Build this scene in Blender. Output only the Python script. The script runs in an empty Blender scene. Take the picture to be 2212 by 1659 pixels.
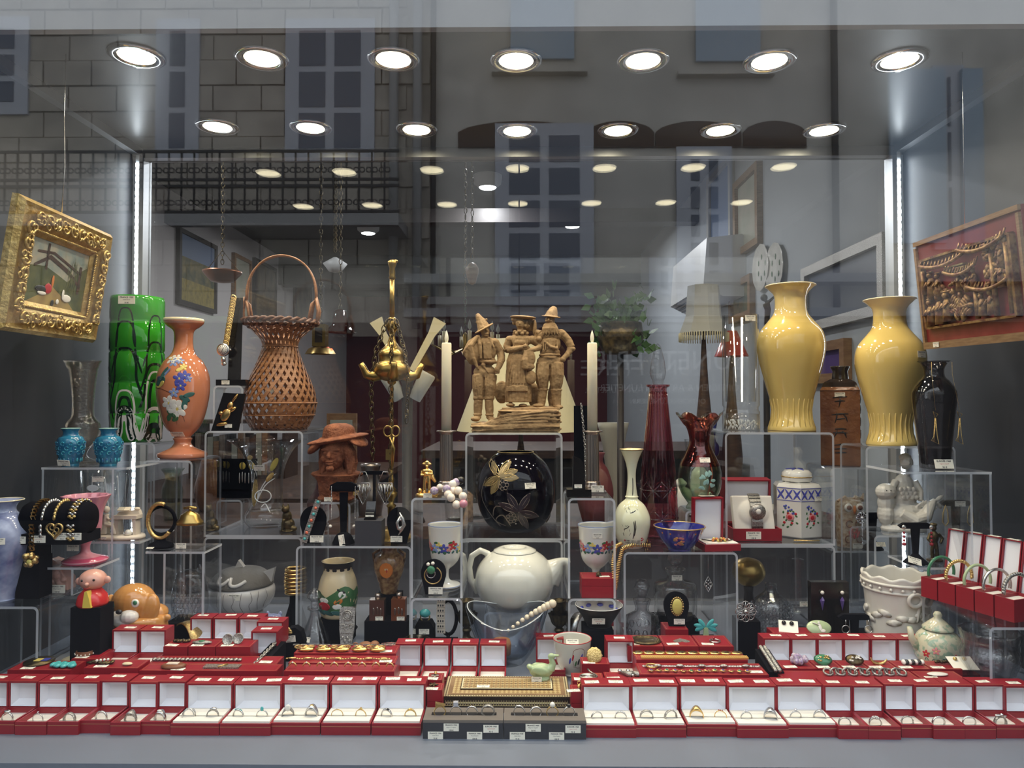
import bpy, bmesh, math, random
from mathutils import Vector, Matrix, Euler
random.seed(7)
sc = bpy.context.scene
C = bpy.data.collections.new('shop_window'); sc.collection.children.link(C)
PI = math.pi
# ---------------------------------------------------------------- camera
F = 1540.0; EYE = Vector((0, 0, 1.5))
cam_d = bpy.data.cameras.new('camera'); cam = bpy.data.objects.new('camera', cam_d); C.objects.link(cam)
cam_d.sensor_width = 36; cam_d.lens = 36*F/2212; cam_d.clip_start = .02; cam_d.clip_end = 200
cam.location = EYE
cam.rotation_euler = Euler((PI/2 + math.atan(36.5/F), 0, math.atan(17/F)), 'XYZ')
sc.camera = cam
CR = cam.rotation_euler.to_matrix()
# ---------------------------------------------------------------- light of the street, exposure
w = bpy.data.worlds.new('overcast_sky'); sc.world = w; w.use_nodes = True
w.node_tree.nodes['Background'].inputs[0].default_value = (.86, .92, 1, 1)
w.node_tree.nodes['Background'].inputs[1].default_value = 2.8
LAMP_W = 1.3; LED_W = .28; SHOP_W = 75.0
vs = sc.view_settings; vs.view_transform = 'Standard'; vs.look = 'None'; vs.gamma = 1; vs.use_curve_mapping = False
vs.exposure = 0.0
cy = sc.cycles
cy.transparent_max_bounces = 32; cy.max_bounces = 6; cy.transmission_bounces = 6; cy.glossy_bounces = 4; cy.diffuse_bounces = 3
cy.caustics_reflective = False; cy.caustics_refractive = False; cy.sample_clamp_indirect = 4.0

def at(px, py, Y):
    d = CR @ Vector(((px-1106)/F, -(py-829.5)/F, -1))
    return EYE + d*(Y/d.y)
# ---------------------------------------------------------------- materials
MATS = {}
def _mat(key):
    m = bpy.data.materials.new(key); m.use_nodes = True; MATS[key] = m
    return m, m.node_tree.nodes, m.node_tree.links
def rgb(c):
    if isinstance(c, str):
        c = [int(c[i:i+2], 16)/255 for i in (0, 2, 4)]
        c = [x/12.92 if x <= .04045 else ((x+.055)/1.055)**2.4 for x in c]
    return (c[0], c[1], c[2], 1)
def mat(key, col, rough=.5, metal=0, col2=None, scale=20, det=4, bump=0, bscale=None, coat=0, emit=0, ecol=None, sss=0, spec=None, stretch=None, lo=.35, hi=.65, trans=0):
    m, n, l = _mat(key); b = n['Principled BSDF']
    b.inputs['Base Color'].default_value = rgb(col); b.inputs['Roughness'].default_value = rough; b.inputs['Metallic'].default_value = metal
    b.inputs['Coat Weight'].default_value = coat; b.inputs['Coat Roughness'].default_value = .06
    if spec is not None: b.inputs['Specular IOR Level'].default_value = spec
    if sss: b.inputs['Subsurface Weight'].default_value = sss; b.inputs['Subsurface Radius'].default_value = (.01, .008, .006); b.inputs['Subsurface Scale'].default_value = .5
    if trans: b.inputs['Transmission Weight'].default_value = trans
    if emit: b.inputs['Emission Color'].default_value = rgb(ecol or col); b.inputs['Emission Strength'].default_value = emit
    if col2 is not None or bump:
        tc = n.new('ShaderNodeTexCoord'); mp = n.new('ShaderNodeMapping'); l.new(tc.outputs['Object'], mp.inputs[0])
        if stretch: mp.inputs['Scale'].default_value = stretch
    if col2 is not None:
        t = n.new('ShaderNodeTexNoise'); t.inputs['Scale'].default_value = scale; t.inputs['Detail'].default_value = det; l.new(mp.outputs[0], t.inputs['Vector'])
        r = n.new('ShaderNodeValToRGB'); r.color_ramp.elements[0].position = lo; r.color_ramp.elements[1].position = hi
        r.color_ramp.elements[0].color = rgb(col); r.color_ramp.elements[1].color = rgb(col2)
        l.new(t.outputs['Fac'], r.inputs[0]); l.new(r.outputs[0], b.inputs['Base Color'])
    if bump:
        t2 = n.new('ShaderNodeTexNoise'); t2.inputs['Scale'].default_value = bscale or scale*3; t2.inputs['Detail'].default_value = 5; l.new(mp.outputs[0], t2.inputs['Vector'])
        bp = n.new('ShaderNodeBump'); bp.inputs['Strength'].default_value = bump; bp.inputs['Distance'].default_value = .004
        l.new(t2.outputs['Fac'], bp.inputs['Height']); l.new(bp.outputs[0], b.inputs['Normal'])
    return m
def glass(key, tint=(1, 1, 1), edge=None, ior=1.45, rough=0, bump=0, bscale=60, p=2.2, gl=(1, 1, 1)):
    "thin sheet or blown glass: straight-through transmission, Fresnel reflection, deeper tint at grazing angles"
    m, n, l = _mat(key); n.remove(n['Principled BSDF'])
    tr = n.new('ShaderNodeBsdfTransparent'); g = n.new('ShaderNodeBsdfGlossy'); g.inputs['Roughness'].default_value = rough; g.inputs['Color'].default_value = rgb(gl)
    f0 = ((ior-1)/(ior+1))**2; lw = n.new('ShaderNodeLayerWeight'); lw.inputs[0].default_value = .5
    p5 = n.new('ShaderNodeMath'); p5.operation = 'POWER'; p5.inputs[1].default_value = 5; l.new(lw.outputs['Facing'], p5.inputs[0])
    fr = n.new('ShaderNodeMath'); fr.operation = 'MULTIPLY_ADD'; fr.inputs[1].default_value = 1-f0; fr.inputs[2].default_value = f0; l.new(p5.outputs[0], fr.inputs[0])   # Schlick reflectance, the same from both sides
    mx = n.new('ShaderNodeMixShader'); l.new(fr.outputs[0], mx.inputs[0]); l.new(tr.outputs[0], mx.inputs[1]); l.new(g.outputs[0], mx.inputs[2])
    l.new(mx.outputs[0], n['Material Output'].inputs[0])
    tr.inputs[0].default_value = rgb(tint)
    if edge is not None:
        pw = n.new('ShaderNodeMath'); pw.operation = 'POWER'; pw.inputs[1].default_value = p; l.new(lw.outputs['Facing'], pw.inputs[0])
        mc = n.new('ShaderNodeMix'); mc.data_type = 'RGBA'; mc.inputs[6].default_value = rgb(tint); mc.inputs[7].default_value = rgb(edge)
        l.new(pw.outputs[0], mc.inputs[0]); l.new(mc.outputs[2], tr.inputs[0])
    if bump:
        tc = n.new('ShaderNodeTexCoord'); t2 = n.new('ShaderNodeTexNoise'); t2.inputs['Scale'].default_value = bscale; l.new(tc.outputs['Object'], t2.inputs['Vector'])
        bp = n.new('ShaderNodeBump'); bp.inputs['Strength'].default_value = bump; bp.inputs['Distance'].default_value = .004; l.new(t2.outputs['Fac'], bp.inputs['Height'])
        l.new(bp.outputs[0], g.inputs['Normal'])
    return m
def milky(key, col, fac, rough=.3):
    "part see-through, part light-scattering: polished acrylic edges, opal glass, engraving"
    m, n, l = _mat(key); b = n['Principled BSDF']; b.inputs['Base Color'].default_value = rgb(col); b.inputs['Roughness'].default_value = rough
    tr = n.new('ShaderNodeBsdfTransparent'); mx = n.new('ShaderNodeMixShader'); mx.inputs[0].default_value = fac
    l.new(tr.outputs[0], mx.inputs[1]); l.new(b.outputs[0], mx.inputs[2]); l.new(mx.outputs[0], n['Material Output'].inputs[0])
    return m
# ---------------------------------------------------------------- mesh builder
class MB:
    def __init__(s, k=1.0): s.v = []; s.f = []; s.mi = []; s.sm = []; s.mats = []; s.cur = 0; s.k = k; s.T = Matrix.Identity(4)
    def m(s, key):
        mt = MATS[key]
        if mt not in s.mats: s.mats.append(mt)
        s.cur = s.mats.index(mt); return s
    def at(s, loc=(0, 0, 0), rot=(0, 0, 0), sc=(1, 1, 1)):
        s.T = Matrix.Translation(loc) @ Euler(rot).to_matrix().to_4x4() @ Matrix.Diagonal((*sc, 1)); return s
    def mtx(s, M): s.T = M; return s
    def add(s, vs, fs, smooth=True):
        o = len(s.v); s.v += [s.T @ Vector(p) for p in vs]
        s.f += [[i+o for i in f] for f in fs]; s.mi += [s.cur]*len(fs); s.sm += [smooth]*len(fs); return s
    def box(s, x0, x1, y0, y1, z0, z1):
        return s.add([(x0,y0,z0),(x1,y0,z0),(x1,y1,z0),(x0,y1,z0),(x0,y0,z1),(x1,y0,z1),(x1,y1,z1),(x0,y1,z1)],
                     [(0,3,2,1),(4,5,6,7),(0,1,5,4),(1,2,6,5),(2,3,7,6),(3,0,4,7)], False)
    def lathe(s, prof, seg=32, cx=0, cy=0, rib=None, smooth=True, sy=1.0):
        vs = []; fs = []; ring = []
        for r, z in prof:
            if r < 1e-6: ring.append((len(vs), 1)); vs.append((cx, cy, z))
            else:
                ring.append((len(vs), seg))
                for i in range(seg):
                    a = 2*PI*i/seg; rr = r; zz = z
                    if rib:
                        q = rib(a, r, z)
                        rr, zz = q if isinstance(q, tuple) else (q, z)
                    vs.append((cx+rr*math.cos(a), cy+sy*rr*math.sin(a), zz))
        for (a, na), (b, nb) in zip(ring, ring[1:]):
            for i in range(seg):
                j = (i+1) % seg
                if na == 1 and nb == 1: break
                if na == 1: fs.append((a, b+j, b+i))
                elif nb == 1: fs.append((a+i, a+j, b))
                else: fs.append((a+i, a+j, b+j, b+i))
        return s.add(vs, fs, smooth)
    def tube(s, pts, r, seg=8, closed=False, caps=True, flat=1.0):
        pts = [Vector(p) for p in pts]; n = len(pts); vs = []; fs = []
        rs = r if isinstance(r, (list, tuple)) else [r]*n
        up = None
        for i in range(n):
            a = pts[(i-1) % n] if (closed or i) else pts[0]; b = pts[(i+1) % n] if (closed or i < n-1) else pts[-1]
            t = (b-a)
            t = t.normalized() if t.length > 1e-9 else Vector((0, 0, 1))
            if up is None:
                up = Vector((0, 0, 1)) if abs(t.z) < .9 else Vector((0, 1, 0))
            u = (up - t*up.dot(t))
            u = u.normalized() if u.length > 1e-6 else t.orthogonal().normalized()
            up = u; q = t.cross(u)
            for k in range(seg):
                a2 = 2*PI*k/seg
                vs.append(pts[i] + u*(math.cos(a2)*rs[i]*flat) + q*(math.sin(a2)*rs[i]))
        m = n if closed else n-1
        for i in range(m):
            for k in range(seg):
                i2 = (i+1) % n; k2 = (k+1) % seg
                fs.append((i*seg+k, i*seg+k2, i2*seg+k2, i2*seg+k))
        if caps and not closed:
            fs.append(tuple(range(seg-1, -1, -1))); fs.append(tuple((n-1)*seg+k for k in range(seg)))
        return s.add(vs, fs, True)
    def ell(s, c, r, seg=12, rings=8, rot=None):
        if not isinstance(r, (tuple, list)): r = (r, r, r)
        R = rot.to_matrix() if isinstance(rot, Euler) else (rot if rot is not None else Matrix.Identity(3))
        vs = []; fs = []
        for i in range(rings+1):
            ph = PI*i/rings
            for k in range(seg):
                a = 2*PI*k/seg
                vs.append(Vector(c) + R @ Vector((r[0]*math.sin(ph)*math.cos(a), r[1]*math.sin(ph)*math.sin(a), -r[2]*math.cos(ph))))
        for i in range(rings):
            for k in range(seg):
                k2 = (k+1) % seg
                if i == 0: fs.append((k, seg+k2, seg+k)) if True else None
                elif i == rings-1: fs.append((i*seg+k, i*seg+k2, (i+1)*seg+k))
                else: fs.append((i*seg+k, i*seg+k2, (i+1)*seg+k2, (i+1)*seg+k))
        return s.add(vs, fs, True)
    def prism(s, poly, y0, y1, smooth=False):
        "polygon in x,z extruded along y"
        n = len(poly)
        vs = [(x, y0, z) for x, z in poly] + [(x, y1, z) for x, z in poly]
        fs = [tuple(range(n)), tuple(range(2*n-1, n-1, -1))] + [(i, i+n, (i+1) % n+n, (i+1) % n) for i in range(n)]
        s.add(vs, fs[:2], False); o = len(s.v)-2*n
        for f in fs[2:]:
            s.f.append([i+o for i in f]); s.mi.append(s.cur); s.sm.append(smooth)
        return s
    def ring(s, c, R, r, seg=24, ax='y', rseg=8, a0=0, a1=2*PI, sx=1.0):
        full = abs(a1-a0-2*PI) < 1e-6; n = seg if full else seg+1; pts = []
        for i in range(n):
            a = a0+(a1-a0)*i/seg; u, v = R*math.cos(a)*sx, R*math.sin(a)
            pts.append((c[0]+u, c[1], c[2]+v) if ax == 'y' else ((c[0]+u, c[1]+v, c[2]) if ax == 'z' else (c[0], c[1]+u, c[2]+v)))
        return s.tube(pts, r, rseg, closed=full)
    def mesh(s, name):
        me = bpy.data.meshes.new(name); k = s.k
        me.from_pydata([tuple(p*k) for p in s.v], [], s.f)
        for m in s.mats: me.materials.append(m)
        me.polygons.foreach_set('material_index', s.mi); me.polygons.foreach_set('use_smooth', s.sm)
        bm = bmesh.new(); bm.from_mesh(me); bmesh.ops.recalc_face_normals(bm, faces=bm.faces); bm.to_mesh(me); bm.free()
        me.update(); return me
    def build(s, name, parent=None, loc=(0, 0, 0), rz=0):
        return link(name, s.mesh(name), parent, loc, rz)
    def blob(s, name, parent=None, loc=(0, 0, 0), vox=.002, smooth=3, disp=0, dsize=.01, rz=0, scale=None):
        "fuses the shapes into one continuous skin"
        me = s.mesh(name); o = bpy.data.objects.new(name, me); C.objects.link(o)
        md = o.modifiers.new('r', 'REMESH'); md.mode = 'VOXEL'; md.voxel_size = vox; md.use_smooth_shade = True
        sm = o.modifiers.new('s', 'SMOOTH'); sm.iterations = smooth; sm.factor = .5
        if disp:
            tx = bpy.data.textures.new(name, 'CLOUDS'); tx.noise_scale = dsize; tx.noise_depth = 3
            dm = o.modifiers.new('d', 'DISPLACE'); dm.texture = tx; dm.strength = disp; dm.mid_level = .5; dm.texture_coords = 'LOCAL'
        dg = bpy.context.evaluated_depsgraph_get(); dg.update()
        me2 = bpy.data.meshes.new_from_object(o.evaluated_get(dg)); bpy.data.objects.remove(o); bpy.data.meshes.remove(me)
        me2.materials.clear()
        for m in s.mats[:1]: me2.materials.append(m)
        me2.polygons.foreach_set('material_index', [0]*len(me2.polygons)); me2.polygons.foreach_set('use_smooth', [True]*len(me2.polygons))
        return link(name, me2, parent, loc, rz)
def link(name, me, parent=None, loc=(0, 0, 0), rz=0):
    o = bpy.data.objects.new(name, me); C.objects.link(o); o.location = loc; o.rotation_euler = (0, 0, rz)
    if parent is not None: o.parent = parent
    return o
def tagp(o, label, cat, group=None):
    o['label'] = label; o['category'] = cat
    if group: o['group'] = group
    return o
def thing(name, label, cat, loc, rz=0, group=None):
    o = bpy.data.objects.new(name, None); C.objects.link(o); o.empty_display_size = .02
    o.location = loc; o.rotation_euler = (0, 0, rz); return tagp(o, label, cat, group)
def struct(o): o['kind'] = 'structure'; return o
def copy_tree(o, parent=None):
    c = o.copy(); C.objects.link(c); c.parent = parent
    for ch in list(o.children): copy_tree(ch, c)
    return c
def at_z(px, py, z):
    "the point seen at a pixel on a level surface of height z"
    d = CR @ Vector(((px-1106)/F, -(py-829.5)/F, -1)); return EYE + d*((z-EYE.z)/d.z)
def interp(prof, z):
    for (r0, z0), (r1, z1) in zip(prof, prof[1:]):
        if min(z0, z1) <= z <= max(z0, z1) and z1 != z0:
            u = (z-z0)/(z1-z0); return r0+(r1-r0)*u, (r1-r0)/(z1-z0)
    return prof[-1][0], 0
def onlathe(prof, th, z, off=.3):
    "position and frame on a turned surface; th = 0 faces the viewer, positive to the right"
    r, dr = interp(prof, z); n = Vector((math.sin(th), -math.cos(th), -dr)).normalized()
    p = Vector(((r)*math.sin(th), -(r)*math.cos(th), z)) + n*off
    x = Vector((math.cos(th), math.sin(th), 0)); zz = n.cross(x)*-1
    if zz.z < 0: zz = -zz
    return p, Matrix((x, n, zz)).transposed()   # columns: right, normal, up
def smoothprof(pts, n=5):
    "Catmull-Rom through profile points"
    out = []
    P = [Vector(p) for p in pts]
    for i in range(len(P)-1):
        a, b, c, d = P[max(i-1, 0)], P[i], P[i+1], P[min(i+2, len(P)-1)]
        for j in range(n):
            t = j/n; q = .5*((2*b)+(c-a)*t+(2*a-5*b+4*c-d)*t*t+(3*b-a-3*c+d)*t**3); out.append((max(q.x, 0), q.y))
    out.append(tuple(P[-1])); return out
def hollow(prof, t, zin):
    "outer profile from the foot upwards -> closed wall with an inner face down to zin"
    inner = [(max(r-t, .01), z) for r, z in prof if z > zin][::-1]
    return [(0, prof[0][1])] + prof + inner + [(max(inner[-1][0]*.9, .01), zin), (0, zin)]
# ---------------------------------------------------------------- material library
mat('platform', (.17, .19, .235), .45, bump=.03, bscale=200)
mat('ceiling_dark', (.035, .035, .036), .35, bump=.02, bscale=40)
mat('wall_dark', (.022, .024, .03), .55, bump=.03, bscale=30)
mat('valance', (.3, .3, .31), .5)
mat('alu', (.55, .56, .58), .35, 1)
mat('alu_bright', (.7, .74, .78), .3, .6)
mat('black_void', (.01, .012, .018), .4)
glass('pane', (.985, .99, .985), ior=1.5)
glass('acrylic', (.975, .98, .985), (.8, .83, .86), ior=1.45, p=3)
milky('acrylic_edge', (.8, .83, .87), .5, .15)
glass('clear', (.98, .98, .975), (.7, .71, .71), ior=1.5, p=2.2)
glass('crystal', (.96, .96, .96), (.6, .61, .63), ior=1.6, bump=.25, bscale=120, p=1.6)
glass('crystal_cut', (.93, .93, .94), (.6, .61, .63), ior=1.7, bump=.8, bscale=160, p=1.3)
glass('opal_glass', (.88, .91, .95), (.5, .57, .66), ior=1.5, p=1.6)
glass('amber_clear', (.96, .93, .89), (.72, .64, .54), ior=1.5, bump=.5, bscale=150, p=1.8)
glass('smoke', (.6, .58, .58), (.35, .33, .32), ior=1.5, p=1.5)
glass('cranberry', (.88, .62, .66), (.6, .2, .27), ior=1.5, p=1.2)
glass('ruby', (.8, .22, .2), (.5, .08, .06), ior=1.5, bump=.3, bscale=60, p=1.2)
glass('green_clear', (.85, .9, .84), (.5, .6, .5), ior=1.5, p=1.4)
glass('olive', (.8, .74, .52), (.55, .48, .22), ior=1.5, bump=.4, bscale=90, p=1.3)
glass('bluecobalt', (.1, .1, .7), (.02, .02, .3), ior=1.5)
milky('engraved', (.9, .94, .95), .6, .6)
mat('lens', (1, .9, .65), .3, emit=11, ecol=(1, .88, .6))
mat('led', (1, 1, 1), .3, emit=30, ecol=(.85, .93, 1))
mat('led_tape', (.75, .78, .8), .4)
mat('chrome', (.75, .75, .76), .12, 1)
mat('silver', (.62, .61, .59), .22, 1, bump=.15, bscale=900)
mat('silver_dark', (.25, .24, .22), .35, 1, col2=(.6, .58, .54), scale=400, bump=.4, bscale=700)
mat('gold', (.85, .56, .2), .22, 1, bump=.1, bscale=600)
mat('gold_old', (.5, .34, .12), .35, 1, col2=(.8, .58, .25), scale=300, bump=.3, bscale=500)
mat('brass', (.5, .34, .12), .32, 1, col2=(.3, .2, .06), scale=15)
mat('bronze', (.05, .036, .02), .35, .8, col2=(.15, .11, .05), scale=60, bump=.3, bscale=150)
mat('red_box', (.28, .008, .018), .38, bump=.12, bscale=1500, coat=.1)
mat('white_satin', (.82, .82, .86), .6, bump=.12, bscale=60)
mat('cream_velvet', (.82, .78, .7), .9, bump=.1, bscale=600)
mat('black_velvet', (.006, .006, .009), .9, spec=.08)
mat('black_gloss', (.012, .01, .01), .15)
mat('grey_velvet', (.17, .145, .125), .95, bump=.2, bscale=900)
mat('grey_card', (.05, .05, .058), .7, spec=.2)
mat('paper', (.9, .86, .74), .8)
mat('ink', (.03, .03, .04), .8)
mat('ink_red', (.5, .05, .04), .8)
mat('terracotta', (.4, .265, .13), .75, col2=(.27, .165, .075), scale=35, det=6, bump=.5, bscale=120)
mat('redclay', (.3, .1, .04), .8, col2=(.17, .05, .02), scale=60, det=6, bump=.9, bscale=160)
mat('yellow_glaze', (.74, .54, .17), .08, coat=.6, col2=(.79, .6, .21), scale=6)
mat('cream_rim', (.85, .75, .5), .15, coat=.5)
mat('green_swirl', (.02, .22, .012), .06, coat=.5, col2=(.04, .36, .02), scale=8)
mat('green_dark', (.004, .02, .006), .08, coat=.5)
mat('white_glass', (.75, .72, .7), .1, coat=.4)
mat('salmon', (.66, .24, .11), .1, coat=.5, col2=(.58, .22, .13), scale=5)
mat('turq_deep', (.015, .12, .26), .15, coat=.5, col2=(.03, .26, .4), scale=60)
mat('turquoise', (.06, .42, .5), .15, coat=.5, col2=(.02, .12, .3), scale=110, det=2, bump=1, bscale=130, lo=.42, hi=.58)
mat('turq_rim', (.3, .5, .45), .2, coat=.4)
mat('pinkglass', (.62, .26, .33), .2, coat=.4, sss=.3)
mat('pinkglass_deep', (.55, .08, .16), .15, coat=.5)
mat('bluemottle', (.05, .07, .22), .12, coat=.6, col2=(.45, .5, .68), scale=18, det=5)
mat('quartz', (.6, .36, .3), .25, coat=.3, sss=.3, bump=.4, bscale=120)
mat('ivory', (.72, .62, .5), .5, bump=.2, bscale=120)
mat('skin_paint', (.7, .36, .28), .3, coat=.3)
mat('red_paint', (.6, .03, .03), .25, coat=.3)
mat('yellow_paint', (.8, .6, .1), .25, coat=.3)
mat('dog_brown', (.52, .22, .05), .18, coat=.6, col2=(.62, .31, .1), scale=14)
mat('dog_white', (.8, .76, .7), .2, coat=.5)
mat('raku', (.62, .58, .55), .15, coat=.5, col2=(.7, .67, .64), scale=10)
mat('raku_dark', (.12, .11, .1), .6, bump=.3, bscale=150)
mat('crackle', (.16, .14, .13), .4)
mat('wicker', (.22, .085, .03), .45, col2=(.36, .17, .07), scale=60, stretch=(1, 1, 4))
mat('wicker_dark', (.07, .022, .01), .45, col2=(.15, .055, .02), scale=80)
mat('candle', (.88, .8, .6), .45, sss=.4)
mat('flame', (.95, .9, .75), .35, sss=.4)
mat('pewter', (.35, .3, .27), .28, 1)
mat('black_glass', (.004, .003, .006), .04, spec=.35)
mat('gilt_line', (.75, .55, .25), .3, .9)
mat('gilt_dim', (.3, .24, .2), .35, .6)
mat('porcelain', (.74, .72, .66), .08, coat=.6)
mat('opaline', (.74, .73, .68), .12, coat=.5, sss=.2)
mat('teapot', (.72, .71, .62), .07, coat=.7)
mat('jade', (.42, .52, .3), .3, sss=.4, coat=.3)
mat('inlay', (.3, .19, .08), .35, col2=(.62, .48, .24), scale=260, det=1, lo=.45, hi=.55)
mat('inlay_dark', (.035, .02, .012), .3)
mat('bone', (.75, .65, .42), .4)
mat('lemon_opal', (.72, .72, .45), .12, coat=.5, col2=(.78, .76, .62), scale=6)
mat('cobalt', (.015, .02, .2), .12, coat=.6, col2=(.04, .05, .32), scale=40)
mat('brown_glaze', (.2, .075, .03), .18, coat=.6, col2=(.3, .13, .05), scale=30, bump=.6, bscale=70)
mat('dark_glaze', (.03, .02, .015), .12, coat=.5)
mat('parian', (.72, .69, .62), .3, coat=.2, bump=.1, bscale=80)
mat('owl_brown', (.35, .2, .1), .3, coat=.3, col2=(.6, .5, .36), scale=120, bump=.4, bscale=150)
mat('satsuma', (.4, .24, .11), .25, coat=.4, col2=(.16, .07, .03), scale=90, det=3)
mat('cream_ware', (.7, .56, .34), .2, coat=.5)
mat('canton', (.68, .66, .56), .12, coat=.5)
mat('famille', (.62, .58, .42), .15, coat=.5, col2=(.3, .42, .3), scale=90, lo=.5, hi=.6)
mat('p_blue', (.07, .08, .4), .3, coat=.3); mat('p_sky', (.25, .33, .6), .3); mat('p_violet', (.1, .06, .2), .3)
mat('p_red', (.5, .03, .04), .3); mat('p_pink', (.65, .25, .25), .3); mat('p_green', (.06, .16, .06), .35); mat('p_teal', (.04, .13, .12), .35)
mat('p_yellow', (.75, .6, .15), .3); mat('p_white', (.85, .82, .75), .3); mat('p_black', (.02, .02, .02), .4); mat('p_brown', (.2, .07, .03), .4); mat('p_orange', (.65, .2, .04), .4)
mat('gem_turq', (.08, .42, .42), .2); mat('gem_coral', (.75, .18, .1), .25); mat('gem_pearl', (.8, .76, .68), .2); mat('gem_green', (.05, .2, .1), .15); mat('gem_violet', (.12, .07, .25), .1); mat('gem_yellow', (.65, .55, .15), .15)
mat('gem_clear', (.8, .8, .85), .05, .5); mat('gem_red', (.3, .02, .03), .1)
mat('amethyst', (.6, .53, .55), .25, col2=(.3, .2, .4), scale=200, bump=.6, bscale=200)
mat('agate', (.75, .6, .45), .2, col2=(.82, .75, .66), scale=60)
mat('wood_bead', (.78, .67, .5), .55)
mat('cork', (.4, .16, .05), .7, bump=.5, bscale=150)
mat('elephant', (.3, .13, .06), .55, bump=.3, bscale=120)
mat('frame_gold', (.45, .29, .09), .38, .75, col2=(.62, .45, .17), scale=60, bump=.5, bscale=120)
mat('frame_light', (.7, .62, .35), .35, .7)
mat('lacquer', (.16, .014, .012), .45, col2=(.22, .03, .025), scale=25)
mat('gilt_wood', (.34, .21, .075), .45, .5, col2=(.12, .035, .015), scale=70, bump=.4, bscale=150)
mat('gold_satin', (.85, .58, .2), .5, .9)
mat('oldwood', (.2, .11, .05), .6, col2=(.28, .17, .08), scale=40, stretch=(1, 1, 6))
# street
mat('stucco', (.6, .57, .52), .95, spec=.05, col2=(.5, .475, .43), scale=2.5, bump=.1, bscale=20)
mat('stone', (.52, .475, .41), .95, spec=.05, col2=(.38, .345, .3), scale=3, bump=.3, bscale=12)
mat('shutter_blue', (.36, .45, .55), .7); mat('window_frame', (.48, .5, .56), .5); mat('window_dark', (.12, .14, .19), .3, spec=.5)
mat('iron', (.02, .02, .022), .5); mat('asphalt', (.05, .05, .053), .95, spec=.03); mat('shopfront', (.02, .023, .028), .9, spec=.03); mat('pipe', (.3, .3, .3), .5); mat('curtain', (.7, .72, .75), .8)
# shop behind
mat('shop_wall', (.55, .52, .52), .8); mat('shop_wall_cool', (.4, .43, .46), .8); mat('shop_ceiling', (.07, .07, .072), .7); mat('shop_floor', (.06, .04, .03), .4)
mat('shop_dark', (.025, .02, .02), .5); mat('wood_dark', (.035, .015, .008), .5, col2=(.07, .032, .015), scale=20, stretch=(1, 1, 5)); mat('wood_mid', (.22, .11, .05), .4, col2=(.3, .17, .08), scale=20, stretch=(1, 1, 5))
mat('shade_cream', (.72, .64, .42), .8); mat('shade_grey', (.45, .44, .4), .8); mat('lamp_on', (1, 1, 1), .4, emit=9, ecol=(.95, .98, 1))
mat('leaf', (.03, .09, .02), .5, col2=(.07, .17, .035), scale=30); mat('red_wall', (.12, .015, .015), .7); mat('books', (.1, .05, .03), .7, col2=(.25, .2, .15), scale=60, stretch=(6, 1, .3)); mat('white_plastic', (.65, .66, .66), .4); mat('navy', (.02, .035, .09), .7); mat('copper', (.3, .12, .06), .35, .8)
# ---------------------------------------------------------------- the display case
XL, XR, YF, YB, ZF, ZC = -1.11, 1.0876, 1.08, 2.05, .922, 2.227
def sbox(name, m, *b):
    return struct(MB().m(m).box(*b).build(name))
sbox('floor', 'platform', XL, XR, 1.143, YB, ZF-.03, ZF)
sbox('dark_void_panel', 'black_void', XL-.05, XR+.05, 1.20, 1.24, .25, ZF-.031)  # near-black panel stands in for the dark empty space under the shelf
sbox('trim_1', 'alu', -.016, .019, 1.16, 1.195, .3, ZF-.031)
sbox('trim_2', 'alu', XL+.16, XL+.185, 1.16, 1.195, .3, ZF-.031)
sbox('trim_3', 'alu', XR-.185, XR-.16, 1.16, 1.195, .3, ZF-.031)
sbox('ceiling', 'ceiling_dark', XL-.05, XR+.05, YF+.02, YB+.02, ZC, ZC+.04)
sbox('wall_left', 'wall_dark', XL-.04, XL, YF+.02, YB+.02, ZF-.5, ZC)
sbox('wall_right', 'wall_dark', XR, XR+.04, YF+.02, YB+.02, ZF-.5, ZC)
sbox('wall_valance', 'valance', XL, XR, YF+.05, YF+.065, at(1106, 58, YF+.05).z, ZC)
# trims: ceiling edges, back frame
T4 = MB().m('alu'); T4.box(XL, XL+.022, YF+.1, YB, ZC-.022, ZC); struct(T4.build('trim_4'))
T5 = MB().m('alu'); T5.box(XR-.022, XR, YF+.1, YB, ZC-.022, ZC); struct(T5.build('trim_5'))
w2 = struct(thing('window_2', '', '', (0, YB, ZF))); del w2['label']; del w2['category']
zt = ZC-ZF
for nm, b in (('frame_top', (XL, XR, -.025, .015, zt-.028, zt)), ('frame_bottom', (XL, XR, -.012, .015, 0, .012)),
              ('frame_side', (XL, XL+.03, -.03, .015, .012, zt-.028)), ('frame_side', (XR-.03, XR, -.03, .015, .012, zt-.028))):
    MB().m('alu_bright' if 'side' in nm else 'alu').box(*b).build(nm, w2)
for x0, x1 in ((XL+.03, -.004), (.0, XR-.03)):
    MB().m('pane').box(x0, x1, 0, .008, .012, zt-.028).build('pane', w2)
w1 = struct(thing('window_1', '', '', (0, YF, .25))); del w1['label']; del w1['category']
MB().m('pane').box(XL-.3, XR+.3, 0, .008, 0, 2.25).build('pane', w1)
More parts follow.
